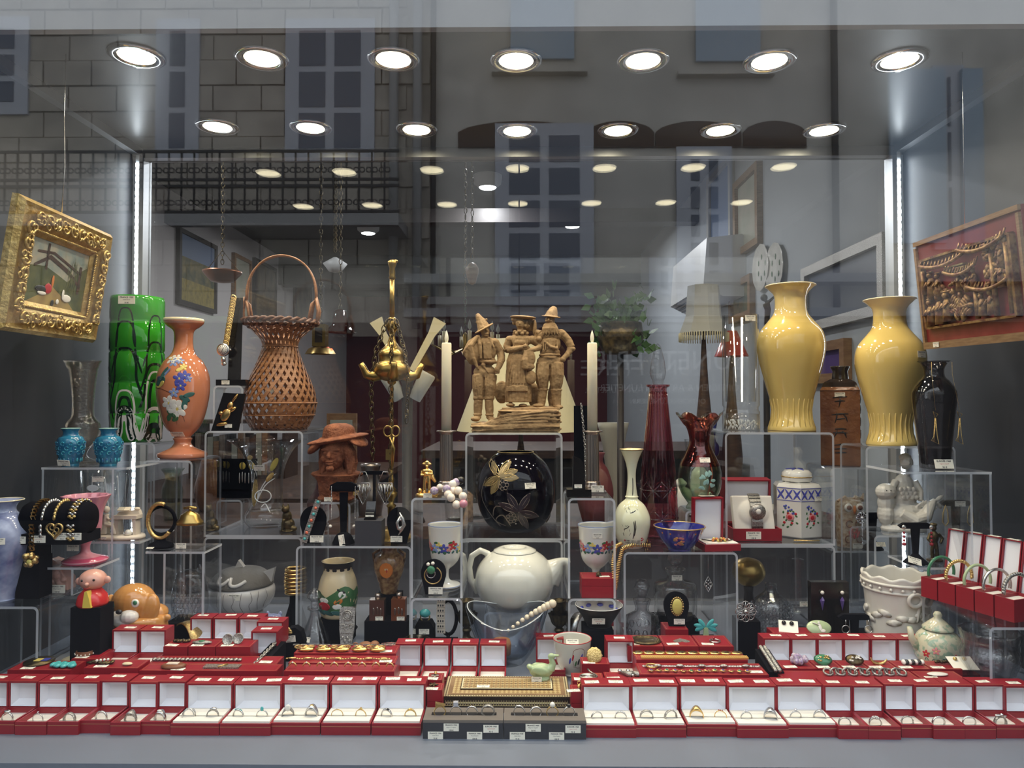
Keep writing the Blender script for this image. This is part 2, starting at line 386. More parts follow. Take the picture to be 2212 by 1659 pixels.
# ---------------------------------------------------------------- lamps
def lamp(name, typ, loc, power, col, rot=(0, 0, 0), parent=None, **kw):
    d = bpy.data.lights.new(name, typ); d.energy = power; d.color = col
    for a, b in kw.items(): setattr(d, a, b)
    o = bpy.data.objects.new(name, d); C.objects.link(o); o.location = loc; o.rotation_euler = rot
    if parent: o.parent = parent
    return o
def downlight(px, py, rowname, near):
    p = at_z(px, py, ZC); t = thing('downlight', 'lit round %s-row ceiling spotlight in line with the %s' % (rowname, near), 'ceiling light', p, 0, 'downlights in the %s row' % rowname)
    MB().m('chrome').lathe([(.036, -.002), (.038, -.0045), (.05, -.0055), (.056, -.003), (.056, 0)], 32).build('trim_ring', t)
    MB().m('lens').lathe([(0, -.003), (.036, -.003), (.036, -.001)], 28).build('lens', t)
    lamp('spot', 'AREA', (0, 0, -.008), LAMP_W, (1, .88, .68), parent=t, shape='DISK', size=.066, spread=2.5)
NEAR = ('salmon vase', 'wicker basket', 'brass oil lamp', 'three clay figures', 'red decanter', 'clear glass cylinder', 'yellow vases')
for px, py, nr in zip((295, 566, 850, 1115, 1389, 1662, 1943), (120, 125, 127, 130, 130, 131, 129), NEAR): downlight(px, py, 'front', nr)
for px, py, nr in zip((470, 671, 900, 1117, 1335, 1556, 1780), (273, 275, 279, 282, 281, 281, 281), NEAR): downlight(px, py, 'rear', nr)
for sx, lab in ((XL+.02, 'beside the hanging oil painting'), (XR-.02, 'beside the carved panel')):
    t = thing('led_strip', 'vertical tape of small white lights in the back corner %s' % lab, 'light strip', (sx, YB-.045, ZF))
    MB().m('led_tape').box(-.005, .005, 0, .002, .01, 1.28).build('tape', t)
    lm = MB().m('led').box(-.0035, .0035, -.003, 0, -.005, .005).mesh('led')
    for i in range(62): link('led', lm, t, (0, 0, .03+i*.02))
    for i in range(3): lamp('strip_light', 'AREA', (0, -.006, .22+i*.42), LED_W/3, (.82, .92, 1), (-PI/2, 0, 0), t, shape='RECTANGLE', size=.008, size_y=.4)
# ---------------------------------------------------------------- the street, seen only in the glass
DV = 9.0; YR = 2*YF-DV            # virtual depth of the house front and its real place across the street
def sp(px, py, d=0):
    p = at(px, py, DV-d); return p.x, p.z
fac = thing('building', 'pale stuccoed town house across the street, reflected in the shop glass', 'building', (0, YR, 0))
def fb(name, m, px0, px1, py0, py1, y0, y1, parent=fac):
    x0, z1 = sp(px0, py0); x1, z0 = sp(px1, py1)
    return MB().m(m).box(x0, x1, y0, y1, max(z0, .0), z1).build(name, parent)
MB().m('stucco').box(-1.1, 16, -.4, 0, 0, 7.5).build('stucco_wall', fac)
MB().m('stone').box(-16, -1.1, -.4, 0, 0, 7.5).build('stone_wall', fac)
for i in range(13):     # masonry courses of the stone half
    z = 2.9+i*.33
    for j in range(9):
        x1 = -1.15-j*.62-(i % 2)*.3
        bx = MB().m('stone').box(x1-.6, x1, 0, .02+.012*((i*7+j*3) % 3), z, z+.31).build('stone_block', fac)
def win(px0, px1, py0, py1, shutters=None, casements=2, rows=3):
    x0, z1 = sp(px0, py0); x1, z0 = sp(px1, py1)
    t = MB().m('window_frame').box(x0-.12, x1+.12, .02, .06, z0-.12, z1+.12).build('window', fac)
    for c in range(casements):
        for r in range(rows):
            wx = (x1-x0)/casements; hz = (z1-z0)/rows
            MB().m('window_dark').box(x0+c*wx+.06, x0+(c+1)*wx-.06, .061, .07, z0+r*hz+.04, z0+(r+1)*hz-.04).build('pane', t)
    if shutters:
        for a, b in shutters:
            xa, _ = sp(a, 0); xb, _ = sp(b, 0)
            sh = MB().m('shutter_blue').box(xa, xb, .07, .12, z0-.05, z1+.05).build('shutter', fac)
win(640, 790, 65, 330); win(362, 412, 65, 330, casements=1); win(-60, 45, 60, 230, casements=2)
for a, b, c in ((1103, 1240, 130), (1500, 1640, 135)):
    fb('shuttered_window', 'shutter_blue', a, b, -160, c, .02, .06); fb('sill', 'stucco', a-40, b+28, c+26, c+34, 0, .14)
win(2030, 2062, 165, 520, shutters=((1910, 2028), (2064, 2108)), casements=1)
win(1090, 1262, 290, 640, casements=2, rows=5); win(1480, 1560, 340, 640, casements=2, rows=5)
for a, b in ((990, 1262), (1266, 1412), (1416, 1600), (1605, 1740)):
    x0, z0 = sp(a, 320); x1, z1 = sp(b, 262); n = 12
    poly = [(x0, z0)]+[(x0+(x1-x0)*i/n, z0+.2+(z1-z0-.2)*math.sin(PI*i/n)**.6) for i in range(n+1)]+[(x1, z0)]
    MB().m('wood_dark').prism(poly, 0, .03).build('arch', fac)
x, _ = sp(938, 0); MB().m('iron').tube([(x, .08, 2.6), (x, .08, 7.4)], .035).build('downpipe', fac)
for q in (905, 855): x, _ = sp(q, 0); MB().m('pipe').tube([(x, .12, 2.6), (x, .12, 7.4)], .06).build('drainpipe', fac)
x, _ = sp(1795, 0); MB().m('iron').tube([(x, .08, 2.6), (x, .08, 7.4)], .045).build('downpipe', fac)
# balcony
bx0, bz1 = sp(-300, 330, .7); bx1, bz0 = sp(862, 462, .7)
bal = thing('balcony', 'wrought iron balcony railing on the house across the street, reflected', 'balcony', (0, YR+.35, bz0))
h = bz1-bz0
MB().m('pipe').box(bx0, bx1, -.35, .4, -.14, 0).build('slab', bal)
for zz in (.03, h*.45, h*.55, h): MB().m('iron').box(bx0, bx1, .34, .37, zz-.015, zz+.015).build('rail', bal)
bmh = MB().m('iron').tube([(0, .355, 0), (0, .355, h)], .012, 6)
for s_ in (-1, 1):
    for z0_ in (.08, h*.62): bmh.ring((s_*.035, .355, z0_+.06), .03, .008, 10, 'y', 5)
bmh = bmh.mesh('baluster')
n = int((bx1-bx0)/.15)
for i in range(n): link('baluster', bmh, bal, (bx0+.07+i*.15, 0, 0))
# ground-floor shop fronts opposite
sf = thing('shopfront', 'dark optician shopfront with raised lettering across the street, reflected', 'shop', (0, YR, 0))
x0, z1 = sp(905, 700); x1, z0 = sp(2600, 1280)
MB().m('shopfront').box(x0, x1, 0, .16, 0, z1).build('front_panel', sf)
for i in range(11): MB().m('shopfront').box(x0+.1+i*.9, x0+.85+i*.9, .16, .2, .4, 1.35).build('panel', sf)
def text_mesh(body, size, m, th=.002, align='CENTER', bold=0):
    cu = bpy.data.curves.new('lettering', 'FONT'); cu.body = body; cu.size = size; cu.extrude = th; cu.align_x = align; cu.offset = bold; cu.resolution_u = 2
    o = bpy.data.objects.new('lettering', cu); C.objects.link(o); dg = bpy.context.evaluated_depsgraph_get()
    me = bpy.data.meshes.new_from_object(o.evaluated_get(dg)); bpy.data.objects.remove(o); bpy.data.curves.remove(cu)
    me.materials.clear(); me.materials.append(MATS[m]); return me
for body, py, size in (('LUNETTERIE', 800, .34), ('OPTICIEN & ARTISAN LUNETIER', 845, .12), ('OPTICIENS LUNETIERS', 872, .09)):
    xx, zz = sp(1440, py); o = link('lettering', text_mesh(body, size, 'pipe', .01), sf, (xx, .165, zz)); o.rotation_euler = (PI/2, 0, PI)
lf = thing('shopfront', 'dark shuttered shopfront at the foot of the stone house, reflected', 'shop', (0, YR, 0))
x0, z1 = sp(-200, 700); x1, _ = sp(860, 700)
MB().m('shopfront').box(x0, x1, 0, .12, 0, z1).build('front_panel', lf)
for i in range(8): MB().m('shopfront').box(x0+.1+i*.75, x0+.72+i*.75, .12, .15, .4, z1-.25).build('panel', lf)
for py, a, b in ((600, 880, 2300), (672, 880, 2300)):
    x0, z1 = sp(a, py); x1, z0 = sp(b, py+16); MB().m('pipe').box(x0, x1, 0, .3, z0, z1).build('cornice', fac)
sbox('floor_street', 'asphalt', -16, 16, YR, YF-.02, -.02, 0)
# ---------------------------------------------------------------- the shop behind the glass
SL, SR, SB, SC = -2.32, 1.16, 9.5, 2.9
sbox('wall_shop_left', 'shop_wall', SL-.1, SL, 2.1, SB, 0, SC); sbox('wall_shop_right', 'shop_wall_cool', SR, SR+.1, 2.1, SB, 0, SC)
sbox('wall_shop_back', 'red_wall', SL, SR, SB, SB+.1, 0, SC); sbox('ceiling_shop', 'shop_ceiling', SL-.1, SR+.1, 2.08, SB+.1, SC, SC+.1)
sbox('floor_shop', 'shop_floor', SL-.1, SR+.1, 2.08, SB+.1, -.1, 0)
sbox('wall_shop_front', 'shop_dark', SL-.1, XL-.04, 2.0, 2.08, 0, SC); sbox('wall_shop_lintel', 'shop_dark', XL-.1, SR+.1, 2.07, 2.1, ZC, SC)
sbox('trim_6', 'shop_dark', SL, SR, 4.6, 4.72, 2.66, 2.75); sbox('trim_7', 'shop_ceiling', SL, SR, 6.8, 7.0, 2.62, SC)
for i, (x, y) in enumerate(((-.1, 3.3), (-.2, 4.4), (-1.75, 3.0), (-1.2, 5.6), (.4, 5.4), (-.3, 7.6))):
    t = thing('shop_lamp', 'small bright ceiling lamp of the shop behind the glass', 'ceiling light', (x, y, SC), 0, 'ceiling lamps of the shop')
    MB().m('white_plastic').lathe([(.09, 0), (.085, -.05), (.055, -.075)], 20).build('housing', t)
    MB().m('lamp_on').lathe([(0, -.08), (.05, -.078), (.055, -.07)], 20).build('bulb', t)
    lamp('bulb_light', 'AREA', (0, 0, -.1), SHOP_W/6, (.95, .96, 1), parent=t, shape='DISK', size=.11)
# ---------------------------------------------------------------- clear acrylic risers
def riser(label, x0, x1, y0, y1, zt, zb=ZF, legs=None, zbs=None, th=.005, rad=.012, bottom=False):
    lx0, lx1 = legs or (x0, x1); zb0, zb1 = zbs or (zb, zb)
    m = MB()
    def sheet(out, inn):
        n = len(out); vs = [(x, y, z) for y in (y0, y1) for x, z in out] + [(x, y, z) for y in (y0, y1) for x, z in inn]
        m.m('acrylic'); m.add(vs, [(i, i+1, n+i+1, n+i) for i in range(n-1)]+[(2*n+i, 3*n+i, 3*n+i+1, 2*n+i+1) for i in range(n-1)], True)
        m.m('acrylic_edge')
        m.add(vs, [(i, 2*n+i, 2*n+i+1, i+1) for i in range(n-1)]+[(n+i, n+i+1, 3*n+i+1, 3*n+i) for i in range(n-1)]+[(0, n, 3*n, 2*n), (n-1, 3*n-1, 4*n-1, 2*n-1)], False)
    if legs is None:
        def path(o):
            r = max(rad-o, .002); a = [(x0+o, zb0)]
            a += [(x0+rad-r*math.cos(t*PI/8), zt-rad+r*math.sin(t*PI/8)) for t in range(5)]
            a += [(x1-rad+r*math.sin(t*PI/8), zt-rad+r*math.cos(t*PI/8)) for t in range(5)]
            return a+[(x1-o, zb1)]
        sheet(path(0), path(th))
    else:
        sheet([(x0, zt), (x1, zt)], [(x0, zt-th), (x1, zt-th)])
        for lx, b in ((lx0, zb0), (lx1, zb1)): sheet([(lx-th/2, zt-th), (lx-th/2, b)], [(lx+th/2, zt-th), (lx+th/2, b)])
    if bottom: sheet([(x0+th, zb0+th), (x1-th, zb0+th)], [(x0+th, zb0), (x1-th, zb0)])
    return tagp(m.build('acrylic_riser'), label, 'display riser')
ZA1, ZA2 = 1.168, 1.4265
riser('clear acrylic cube riser around the white crackled cat pot', -.772, -.53, 1.74, 1.985, ZA1)
riser('clear acrylic cube under the wicker basket and around the leaf-painted glass vase', -.772, -.53, 1.74, 1.985, ZA2, ZA1, bottom=True)
ZB1 = 1.163
riser('clear acrylic riser carrying the black jewellery stands, over the village jug', -.5206, -.2515, 1.66, 1.80, ZB1)
ZC1, ZC2 = 1.154, 1.4205
riser('clear acrylic cube behind the white teapot', -.1364, .1063, 1.78, 2.01, ZC1)
riser('clear acrylic cube around the black globe vase, under the three clay figures', -.1364, .1063, 1.78, 2.01, ZC2, ZC1, bottom=True)
ZD1, ZD2 = 1.06, 1.283
riser('clear acrylic riser under the white goblet with the bangle stand', -.244, -.128, 1.60, 1.765, ZD1)
riser('clear acrylic riser under the gilt figurine and fluted candlestick', -.244, -.128, 1.60, 1.765, ZD2, ZD1)
riser('clear acrylic riser under the white goblet and small red box', .107, .2135, 1.60, 1.765, ZD1)
riser('clear acrylic riser under the black obelisk and fluted candlestick', .107, .2135, 1.60, 1.765, ZD2, ZD1)
ZE1 = 1.159
riser('clear acrylic riser under the red cut-glass decanter and blue enamel bowl', .2335, .491, 1.62, 1.81, ZE1)
ZG1, ZG2 = 1.150, 1.4235
riser('clear acrylic cube over the crystal candlestick', .498, .762, 1.74, 1.985, ZG1)
riser('clear acrylic cube around the floral hexagonal jar, under the upright yellow vase', .498, .762, 1.74, 1.985, ZG2, ZG1, bottom=True)
ZH1, ZH2 = 1.115, 1.3285
riser('clear acrylic riser under the ceramic owl', .800, .948, 1.85, 2.01, ZH1)
riser('clear acrylic riser under the brown square bottle', .800, .948, 1.85, 2.01, ZH2, ZH1)
ZJR = 1.3926
riser('tall narrow acrylic riser under the yellow vase by the dark glass vase', .818, 1.03, 1.70, 1.835, ZJR)
ZQ = 1.182
riser('clear acrylic riser under the white porcelain fish woman', .838, 1.012, 1.705, 1.83, ZQ)
ZK = 1.352
riser('clear acrylic riser under the two turquoise vases', -1.066, -.875, 1.58, 1.745, ZK, legs=(-1.062, -.905))
ZL = 1.187
riser('clear acrylic riser under the figurine at a desk', -1.05, -.846, 1.585, 1.745, ZL, legs=(-1.045, -.915))
ZI = 1.358
riser('clear acrylic riser under the salmon flowered vase', -.90, -.78, 1.695, 1.86, ZI)
ZJL = 1.396
riser('clear acrylic riser under the green swirl vase', -1.04, -.906, 1.765, 1.91, ZJL)
ZIL = 1.163
riser('low clear acrylic shelf under the black bangle stand and gilt-lidded jar', -.838, -.705, 1.595, 1.688, ZIL, legs=(-.795, -.708))
ZN = 1.096
riser('clear acrylic riser under the mottled blue vase and pink stone', -1.103, -.945, 1.40, 1.575, ZN)
ZM = 1.154
riser('small clear acrylic riser under the pink pressed-glass comport', -1.0, -.885, 1.48, 1.575, ZM, legs=(-.992, -.93), zb=ZN)
ZKR = 1.352
riser('clear acrylic riser under the dark smoked glass vase', .80, .983, 1.50, 1.66, ZKR, legs=(.94, .98))
ZP = 1.14
riser('clear acrylic riser under the bronze figurine and drop earring stand', .86, 1.05, 1.56, 1.685, ZP, legs=(.985, 1.045))
ZO = 1.084
riser('clear acrylic riser under the row of bangle boxes', .862, 1.07, 1.33, 1.548, ZO, rad=.01)
ZTP = 1.0
riser('low clear acrylic riser under the white teapot', -.085, .06, 1.70, 1.79, ZTP)
# ---------------------------------------------------------------- price tags
def tag_mesh(head, lines, price, wh=(1, .5), ink='ink'):
    m = MB().m('paper').box(-wh[0]/2, wh[0]/2, 0, .02, -wh[1]/2, wh[1]/2); me = m.mesh('price_tag')
    bm = bmesh.new(); bm.from_mesh(me)
    def put(body, size, z, mi, bold=0):
        t = text_mesh(body, size, 'ink', 0, 'CENTER', bold); t.transform(Matrix.Translation((0, -.006, z)) @ Matrix.Rotation(PI/2, 4, 'X'))
        n = len(bm.faces); bm.from_mesh(t); bm.faces.ensure_lookup_table()
        for f in bm.faces[n:]: f.material_index = mi
    put(head, .13, wh[1]*.22, 1, .003)
    for i, s in enumerate(lines): put(s, .095, wh[1]*.22-.13-.1*i, 2)
    put(price, .13, -wh[1]*.45, 1, .003)
    bm.to_mesh(me); bm.free(); me.materials.append(MATS['ink']); me.materials.append(MATS[ink]); return me
TAGS = [tag_mesh('FRANCE 1950', ['Bague en argent'], '120 €'), tag_mesh('FRANCE 1900', ['18 g d\'argent'], '150 €'), tag_mesh('EUROPE 1960', ['argent massif'], '95 €', ink='ink_red'), tag_mesh('FRANCE 1930', ['métal doré'], '75 €')]
_tn = [0]
def ptag(parent, loc, w=.022, rot=(0, 0, 0)):
    _tn[0] += 1; o = link('price_tag', TAGS[_tn[0] % 4], parent, loc); o.rotation_euler = rot; o.scale = (w, w, w); return o
# ---------------------------------------------------------------- red jewellery boxes
BOXM = {}
def openbox_meshes(wd, kind):
    key = (round(wd, 3), kind)
    if key in BOXM: return BOXM[key]
    a = wd/2-.0004; dp = .058; bh = .022; lh = .046; ld = .036; t = .0028
    if kind == 'double': bh = .020
    base = MB().m('red_box')
    base.box(-a, a, 0, dp, 0, .003).box(-a, a, 0, t, .003, bh).box(-a, -a+t, t, dp, .003, bh).box(a-t, a, t, dp, .003, bh).box(-a+t, a-t, dp-t, dp, .003, bh)
    base.m('gilt_line').box(-a, a, -.0002, .0002, bh*.72, bh*.72+.0006)
    cush = MB().m('cream_velvet')
    if kind == 'double':
        cush.box(-a+t, a-t, t, .021, .003, bh+.0035).box(-a+t, a-t, .0255, dp-t, .003, bh+.0035).box(-a+t, a-t, .021, .0255, .003, bh-.006)
    else:
        cush.box(-a+t, a-t, t, .0225, .003, .013).box(-a+t, a-t, .0265, dp-t, .003, .013).box(-a+t, a-t, .0225, .0265, .003, .007)
    lid = MB().m('red_box'); y0 = dp; y1 = dp+ld; z0 = bh-.002; z1 = bh+lh
    lid.box(-a, a, y1-t, y1, z0, z1).box(-a, a, y0, y1-t, z1-t, z1).box(-a, -a+t, y0, y1-t, z0, z1-t).box(a-t, a, y0, y1-t, z0, z1-t).box(-a+t, a-t, y0, y1-t, z0, z0+t)
    lid.m('gilt_line').box(-a, a, y0+.002, y0+.0026, z1-.0001, z1+.0002)
    lin = MB().m('white_satin'); e = .0006; ix = a-t-e; zl = z0+t+e; zh = z1-t-e; ym = y0+.015; q = .6
    cx_, cz_ = 0, (zl+zh)/2; hz = (zh-zl)/2
    o4 = [(-ix, y0+.001, zl), (ix, y0+.001, zl), (ix, y0+.001, zh), (-ix, y0+.001, zh)]
    i4 = [(-ix*q*1.25, ym, cz_-hz*q), (ix*q*1.25, ym, cz_-hz*q), (ix*q*1.25, ym, cz_+hz*q), (-ix*q*1.25, ym, cz_+hz*q)]
    md = [((o4[i][0]+o4[(i+1) % 4][0])/2*.93, y0+.006, cz_+((o4[i][2]+o4[(i+1) % 4][2])/2-cz_)*.93) for i in range(4)]
    vs = o4+i4+md; fs = []
    for i in range(4): j = (i+1) % 4; fs += [(i, j, 8+i), (i, 8+i, 4+i), (j, 4+j, 8+i), (4+i, 8+i, 4+j)]
    fs += [(4, 5, 6, 7)]
    lin.add(vs, fs, False)
    r = BOXM[key] = (base.mesh('base'), cush.mesh('cushion'), lid.mesh('lid'), lin.mesh('lining')); return r
def openbox(px0, px1, Yh, z, label, kind='single', ntag=1, group=None, rz=0, X=None):
    k = Yh/F; wd = (px1-px0)*k; x = at((px0+px1)/2, 1500, Yh).x if X is None else X
    t = thing('ring_box', label, 'jewellery box', (x, Yh-.058, z), rz, group)
    b, c, l, li = openbox_meshes(wd, kind)
    link('base', b, t); link('cushion', c, t); ld = link('lid', l, t); link('lining', li, ld)
    bh = .020 if kind == 'double' else .022
    for i in range(ntag):
        px = 0 if ntag == 1 else (-.25+.5*i)*wd
        ptag(t, (px+random.uniform(-.004, .004), .058+.019+random.uniform(-.004, .004), bh+.046+.0006), .022 if kind == 'single' else .026, (-PI/2, 0, random.uniform(-.12, .12)))
    return t
def closedbox(x0, x1, y0, y1, z0, z1, label, tags=(), group=None, name='jewellery_box'):
    "closed red box standing on z0; world metres"
    t = thing(name, label, 'jewellery box', ((x0+x1)/2, (y0+y1)/2, z0), 0, group); a = (x1-x0)/2-.0005; d = (y1-y0)/2-.0005; h = z1-z0
    bh = h*.6
    MB().m('red_box').box(-a, a, -d, d, 0, bh).build('base', t)
    l = MB().m('red_box').box(-a, a, -d, d, bh+.0006, h); l.m('gilt_line').box(-a+.003, a-.003, -d+.003, -d+.0036, h, h+.0002).box(-a+.003, a-.003, d-.0036, d-.003, h, h+.0002).box(-a+.003, -a+.0036, -d+.003, d-.003, h, h+.0002).box(a-.0036, a-.003, -d+.003, d-.003, h, h+.0002)
    l.build('lid', t)
    for tx, ty in tags: ptag(t, (tx, ty, h+.0008), .024, (-PI/2, 0, random.uniform(-.15, .15)))
    return t
# ---------------------------------------------------------------- rings
def ring_thing(label, loc, rz=0, m='silver', R=.0105, t=.0013, wd=.003, bulge=0, wb=0, s=.6, n=1, cross=0, heads=(), group=None, tex=None):
    o = thing('ring', label, 'ring', loc, rz, group)
    b = MB().m(m)
    for i in range(n):
        off = (i-(n-1)/2)
        def rib(a, r, z):
            g = math.exp(-((a-PI/2)/s)**2); rr = r + (bulge*g if r > R-t*.5 else 0)
            if tex and r > R-t*.5: rr += tex*math.sin(a*24)
            return (rr, z*(1+wb*g))
        prof = [(R-t, -wd/2), (R, -wd/2), (R+t*.25, 0), (R, wd/2), (R-t, wd/2), (R-t, -wd/2)]
        b.at((0, off*wd*1.05*(0 if cross else 1), R*.72), (PI/2, 0, off*cross)); b.lathe(prof, 36, rib=rib)
    b.build('band', o)
    for hm, c, r, kind in heads:
        h = MB().m(hm).at((0, 0, R*.72))
        if kind == 'gem': h.lathe([(0, R+c[2]+r*.55), (r*.6, R+c[2]+r*.5), (r, R+c[2]+r*.15), (r*.5, R+c[2]-r*.5), (0, R+c[2]-r*.9)], 8, c[0], c[1], smooth=False)
        elif kind == 'dome': h.ell((c[0], c[1], R+c[2]), r)
        elif kind == 'flower':
            for q in range(8): h.ell((c[0]+r*math.cos(q*PI/4), c[1]+r*math.sin(q*PI/4)*.8, R+c[2]), r*.45, 8, 6)
            h.ell((c[0], c[1], R+c[2]+r*.3), r*.5, 8, 6)
        elif kind == 'tri': h.prism([(c[0]-r*1.2, R+c[2]+r*.6), (c[0]+r*1.5, R+c[2]-r*.15), (c[0]-r*1.2, R+c[2]-r*.5)], -r*.8, r*.8)
        elif kind == 'cube': h.box(c[0]-r, c[0]+r, c[1]-r, c[1]+r, R+c[2]-r*.6, R+c[2]+r)
        h.build('stone' if kind in ('gem', 'dome', 'cube') else 'head', o)
    return o
# front row of open ring boxes, each with its ring or pair of rings
YH = 1.30; DBL = 'double'
RD = {  # look: ring_thing arguments
 'bezel': dict(bulge=.001, heads=[('silver', (0, 0, .0022), (.006, .004, .0022), 'dome')]), 'solit': dict(wd=.0016, t=.001, heads=[('gem_clear', (0, 0, .002), .0018, 'gem')]),
 'pave': dict(m='silver_dark', wd=.006, bulge=.001), 'octagon': dict(m='silver', t=.0018, R=.0115, tex=.0002), 'darkdome': dict(m='silver_dark', bulge=.005, wb=1.2, wd=.006),
 'facet': dict(m='silver', bulge=.004, wb=1, wd=.006, heads=[('gem_pearl', (0, -.002, .004), (.0045, .0025, .0022), 'dome')]), 'wire': dict(m='silver', wd=.0012, n=3, cross=.45, R=.0115),
 'wrap': dict(m='silver_dark', bulge=.002, wd=.004, heads=[('silver', (.002, -.002, .002), (.006, .003, .0025), 'dome')]), 'turqband': dict(bulge=.001, wd=.003, heads=[('gem_turq', (x, 0, .001-abs(x)*40*abs(x)), .0011, 'dome') for x in (-.006, -.003, 0, .003, .006)]),
 'turqoval': dict(wd=.002, heads=[('gem_turq', (0, -.001, .002), (.003, .002, .004), 'dome')]), 'moon': dict(m='silver_dark', wd=.008, bulge=.003, heads=[('gem_pearl', (0, -.003, .003), (.005, .003, .006), 'dome')]),
 'goldtop': dict(m='silver', wd=.008, bulge=.005, wb=.6, R=.0115, heads=[('gold', (0, 0, .005), (.0035, .003, .0012), 'dome')]), 'tiny': dict(m='gold_old', wd=.0013, t=.001, heads=[('gem_clear', (-.001, 0, .001), .0016, 'gem')]),
 'point': dict(m='gold_old', wd=.0018, t=.001, bulge=.003, s=.25, heads=[('gold_old', (0, 0, .003), .0012, 'flower')]), 'bypass': dict(m='silver', wd=.004, bulge=.002, heads=[('black_gloss', (.003, -.0015, .001), (.003, .002, .0016), 'dome')]),
 'knot': dict(m='gold_old', wd=.003, bulge=.0015, heads=[('gold', (0, -.001, .0012), .0022, 'flower')]), 'twin': dict(m='silver', wd=.0018, n=2, cross=.25), 'openwork': dict(m='silver', wd=.003, tex=.0006, bulge=.001),
 'triple': dict(m='silver_dark', wd=.0022, n=3, R=.0115), 'cross': dict(m='silver_dark', wd=.003, n=2, cross=.3, R=.0118, heads=[('silver', (.002, -.002, .001), .0022, 'flower')]), 'goldsignet': dict(m='gold', wd=.008, bulge=.004, wb=.6, R=.012),
 'garnet': dict(m='gold', wd=.0016, t=.001, heads=[('gem_red', (x, 0, .0006), .0013, 'gem') for x in (-.003, 0, .003)]), 'diaflower': dict(m='silver', wd=.0018, heads=[('gem_clear', (0, 0, .0015), .0028, 'flower')]),
 'signet': dict(m='silver', wd=.009, bulge=.004, wb=.6, R=.0115), 'raised': dict(m='silver', wd=.002, heads=[('gem_clear', (0, 0, .0025), .0032, 'gem')]), 'gypsy': dict(m='silver', wd=.005, bulge=.002, heads=[('gem_clear', (x, -.002, .001), .001, 'dome') for x in (-.003, 0, .003)]),
 'flowerknot': dict(m='silver', wd=.006, bulge=.002, heads=[('silver', (0, -.003, .001), .0045, 'flower')]), 'beaded': dict(m='silver_dark', wd=.003, tex=.0005), 'wave': dict(m='silver', wd=.0022, n=3, cross=.12, R=.0112), 'thin': dict(m='silver', wd=.0016, n=2, R=.0112),
 'bow': dict(m='silver_dark', wd=.006, bulge=.001, heads=[('silver', (-.004, -.002, .003), (.007, .003, .0018), 'dome'), ('silver', (.004, -.003, .002), (.006, .002, .0014), 'dome'), ('silver', (0, -.004, .004), (.003, .003, .003), 'dome')]), 'boss': dict(m='silver_dark', wd=.007, bulge=.004, wb=.5),
 'triangle': dict(m='gold_old', wd=.005, heads=[('gold', (0, -.001, .002), .0065, 'tri')]), 'bigcube': dict(m='silver', wd=.0025, heads=[('gem_clear', (0, 0, .003), .0042, 'cube')]), 'pale': dict(m='silver', wd=.004, t=.0016), 'wide': dict(m='silver_dark', wd=.008, t=.0018, R=.0118),
 'leaf': dict(m='silver', wd=.004, bulge=.002, heads=[('silver', (-.001, -.002, .001), (.006, .002, .0018), 'dome')]), 'band': dict(m='silver', wd=.006, t=.0018), 'roseball': dict(m='gold_old', wd=.003, heads=[('gem_pearl', (0, -.001, .003), .0048, 'dome')]), 'darkgem': dict(m='silver', wd=.004, heads=[('black_gloss', (0, -.001, .002), (.004, .003, .003), 'dome')]),
}
RL = {'bezel': 'silver ring with a flat oval bezel', 'solit': 'slim silver solitaire ring', 'pave': 'wide dark silver band ring with set stones', 'octagon': 'faceted angular silver band ring', 'darkdome': 'blackened domed silver ring', 'facet': 'domed ring with a rosy faceted top', 'wire': 'silver ring of crossing wires', 'wrap': 'wrap-over silver leaf ring', 'turqband': 'silver band ring dotted with turquoise', 'turqoval': 'small ring with upright turquoise oval', 'moon': 'heavy dark ring with large milky oval stone', 'goldtop': 'bulky silver ring with gilt disc on top', 'tiny': 'thin gold ring with one tiny stone', 'point': 'thin gold ring rising to a point', 'bypass': 'bypass ring in silver and black', 'knot': 'gold knot ring', 'twin': 'slim crossover silver ring', 'openwork': 'openwork wavy silver ring', 'triple': 'ring of three stacked silver bands', 'cross': 'crossing silver bands ring with a rosette', 'goldsignet': 'broad yellow gold dome ring', 'garnet': 'thin gold ring with three red stones', 'diaflower': 'silver ring with sparkling flower cluster', 'signet': 'broad plain silver signet ring', 'raised': 'silver ring with high-set clear stone', 'gypsy': 'silver band with three sunk clear stones', 'flowerknot': 'silver ring with large knotted rosette', 'beaded': 'beaded dark silver band ring', 'wave': 'silver ring of three waving strands', 'thin': 'ring of two thin plain silver strands', 'bow': 'large silver ribbon bow ring', 'boss': 'bossed dark silver ring', 'triangle': 'gold ring with flat pointed triangle', 'bigcube': 'silver ring with tall square clear stone', 'pale': 'plain pale silver band ring', 'wide': 'wide worn silver band ring', 'leaf': 'silver folded leaf ring', 'band': 'plain polished broad silver band ring', 'roseball': 'gold ring with pinkish ball stone', 'darkgem': 'silver ring with dark oval stone'}
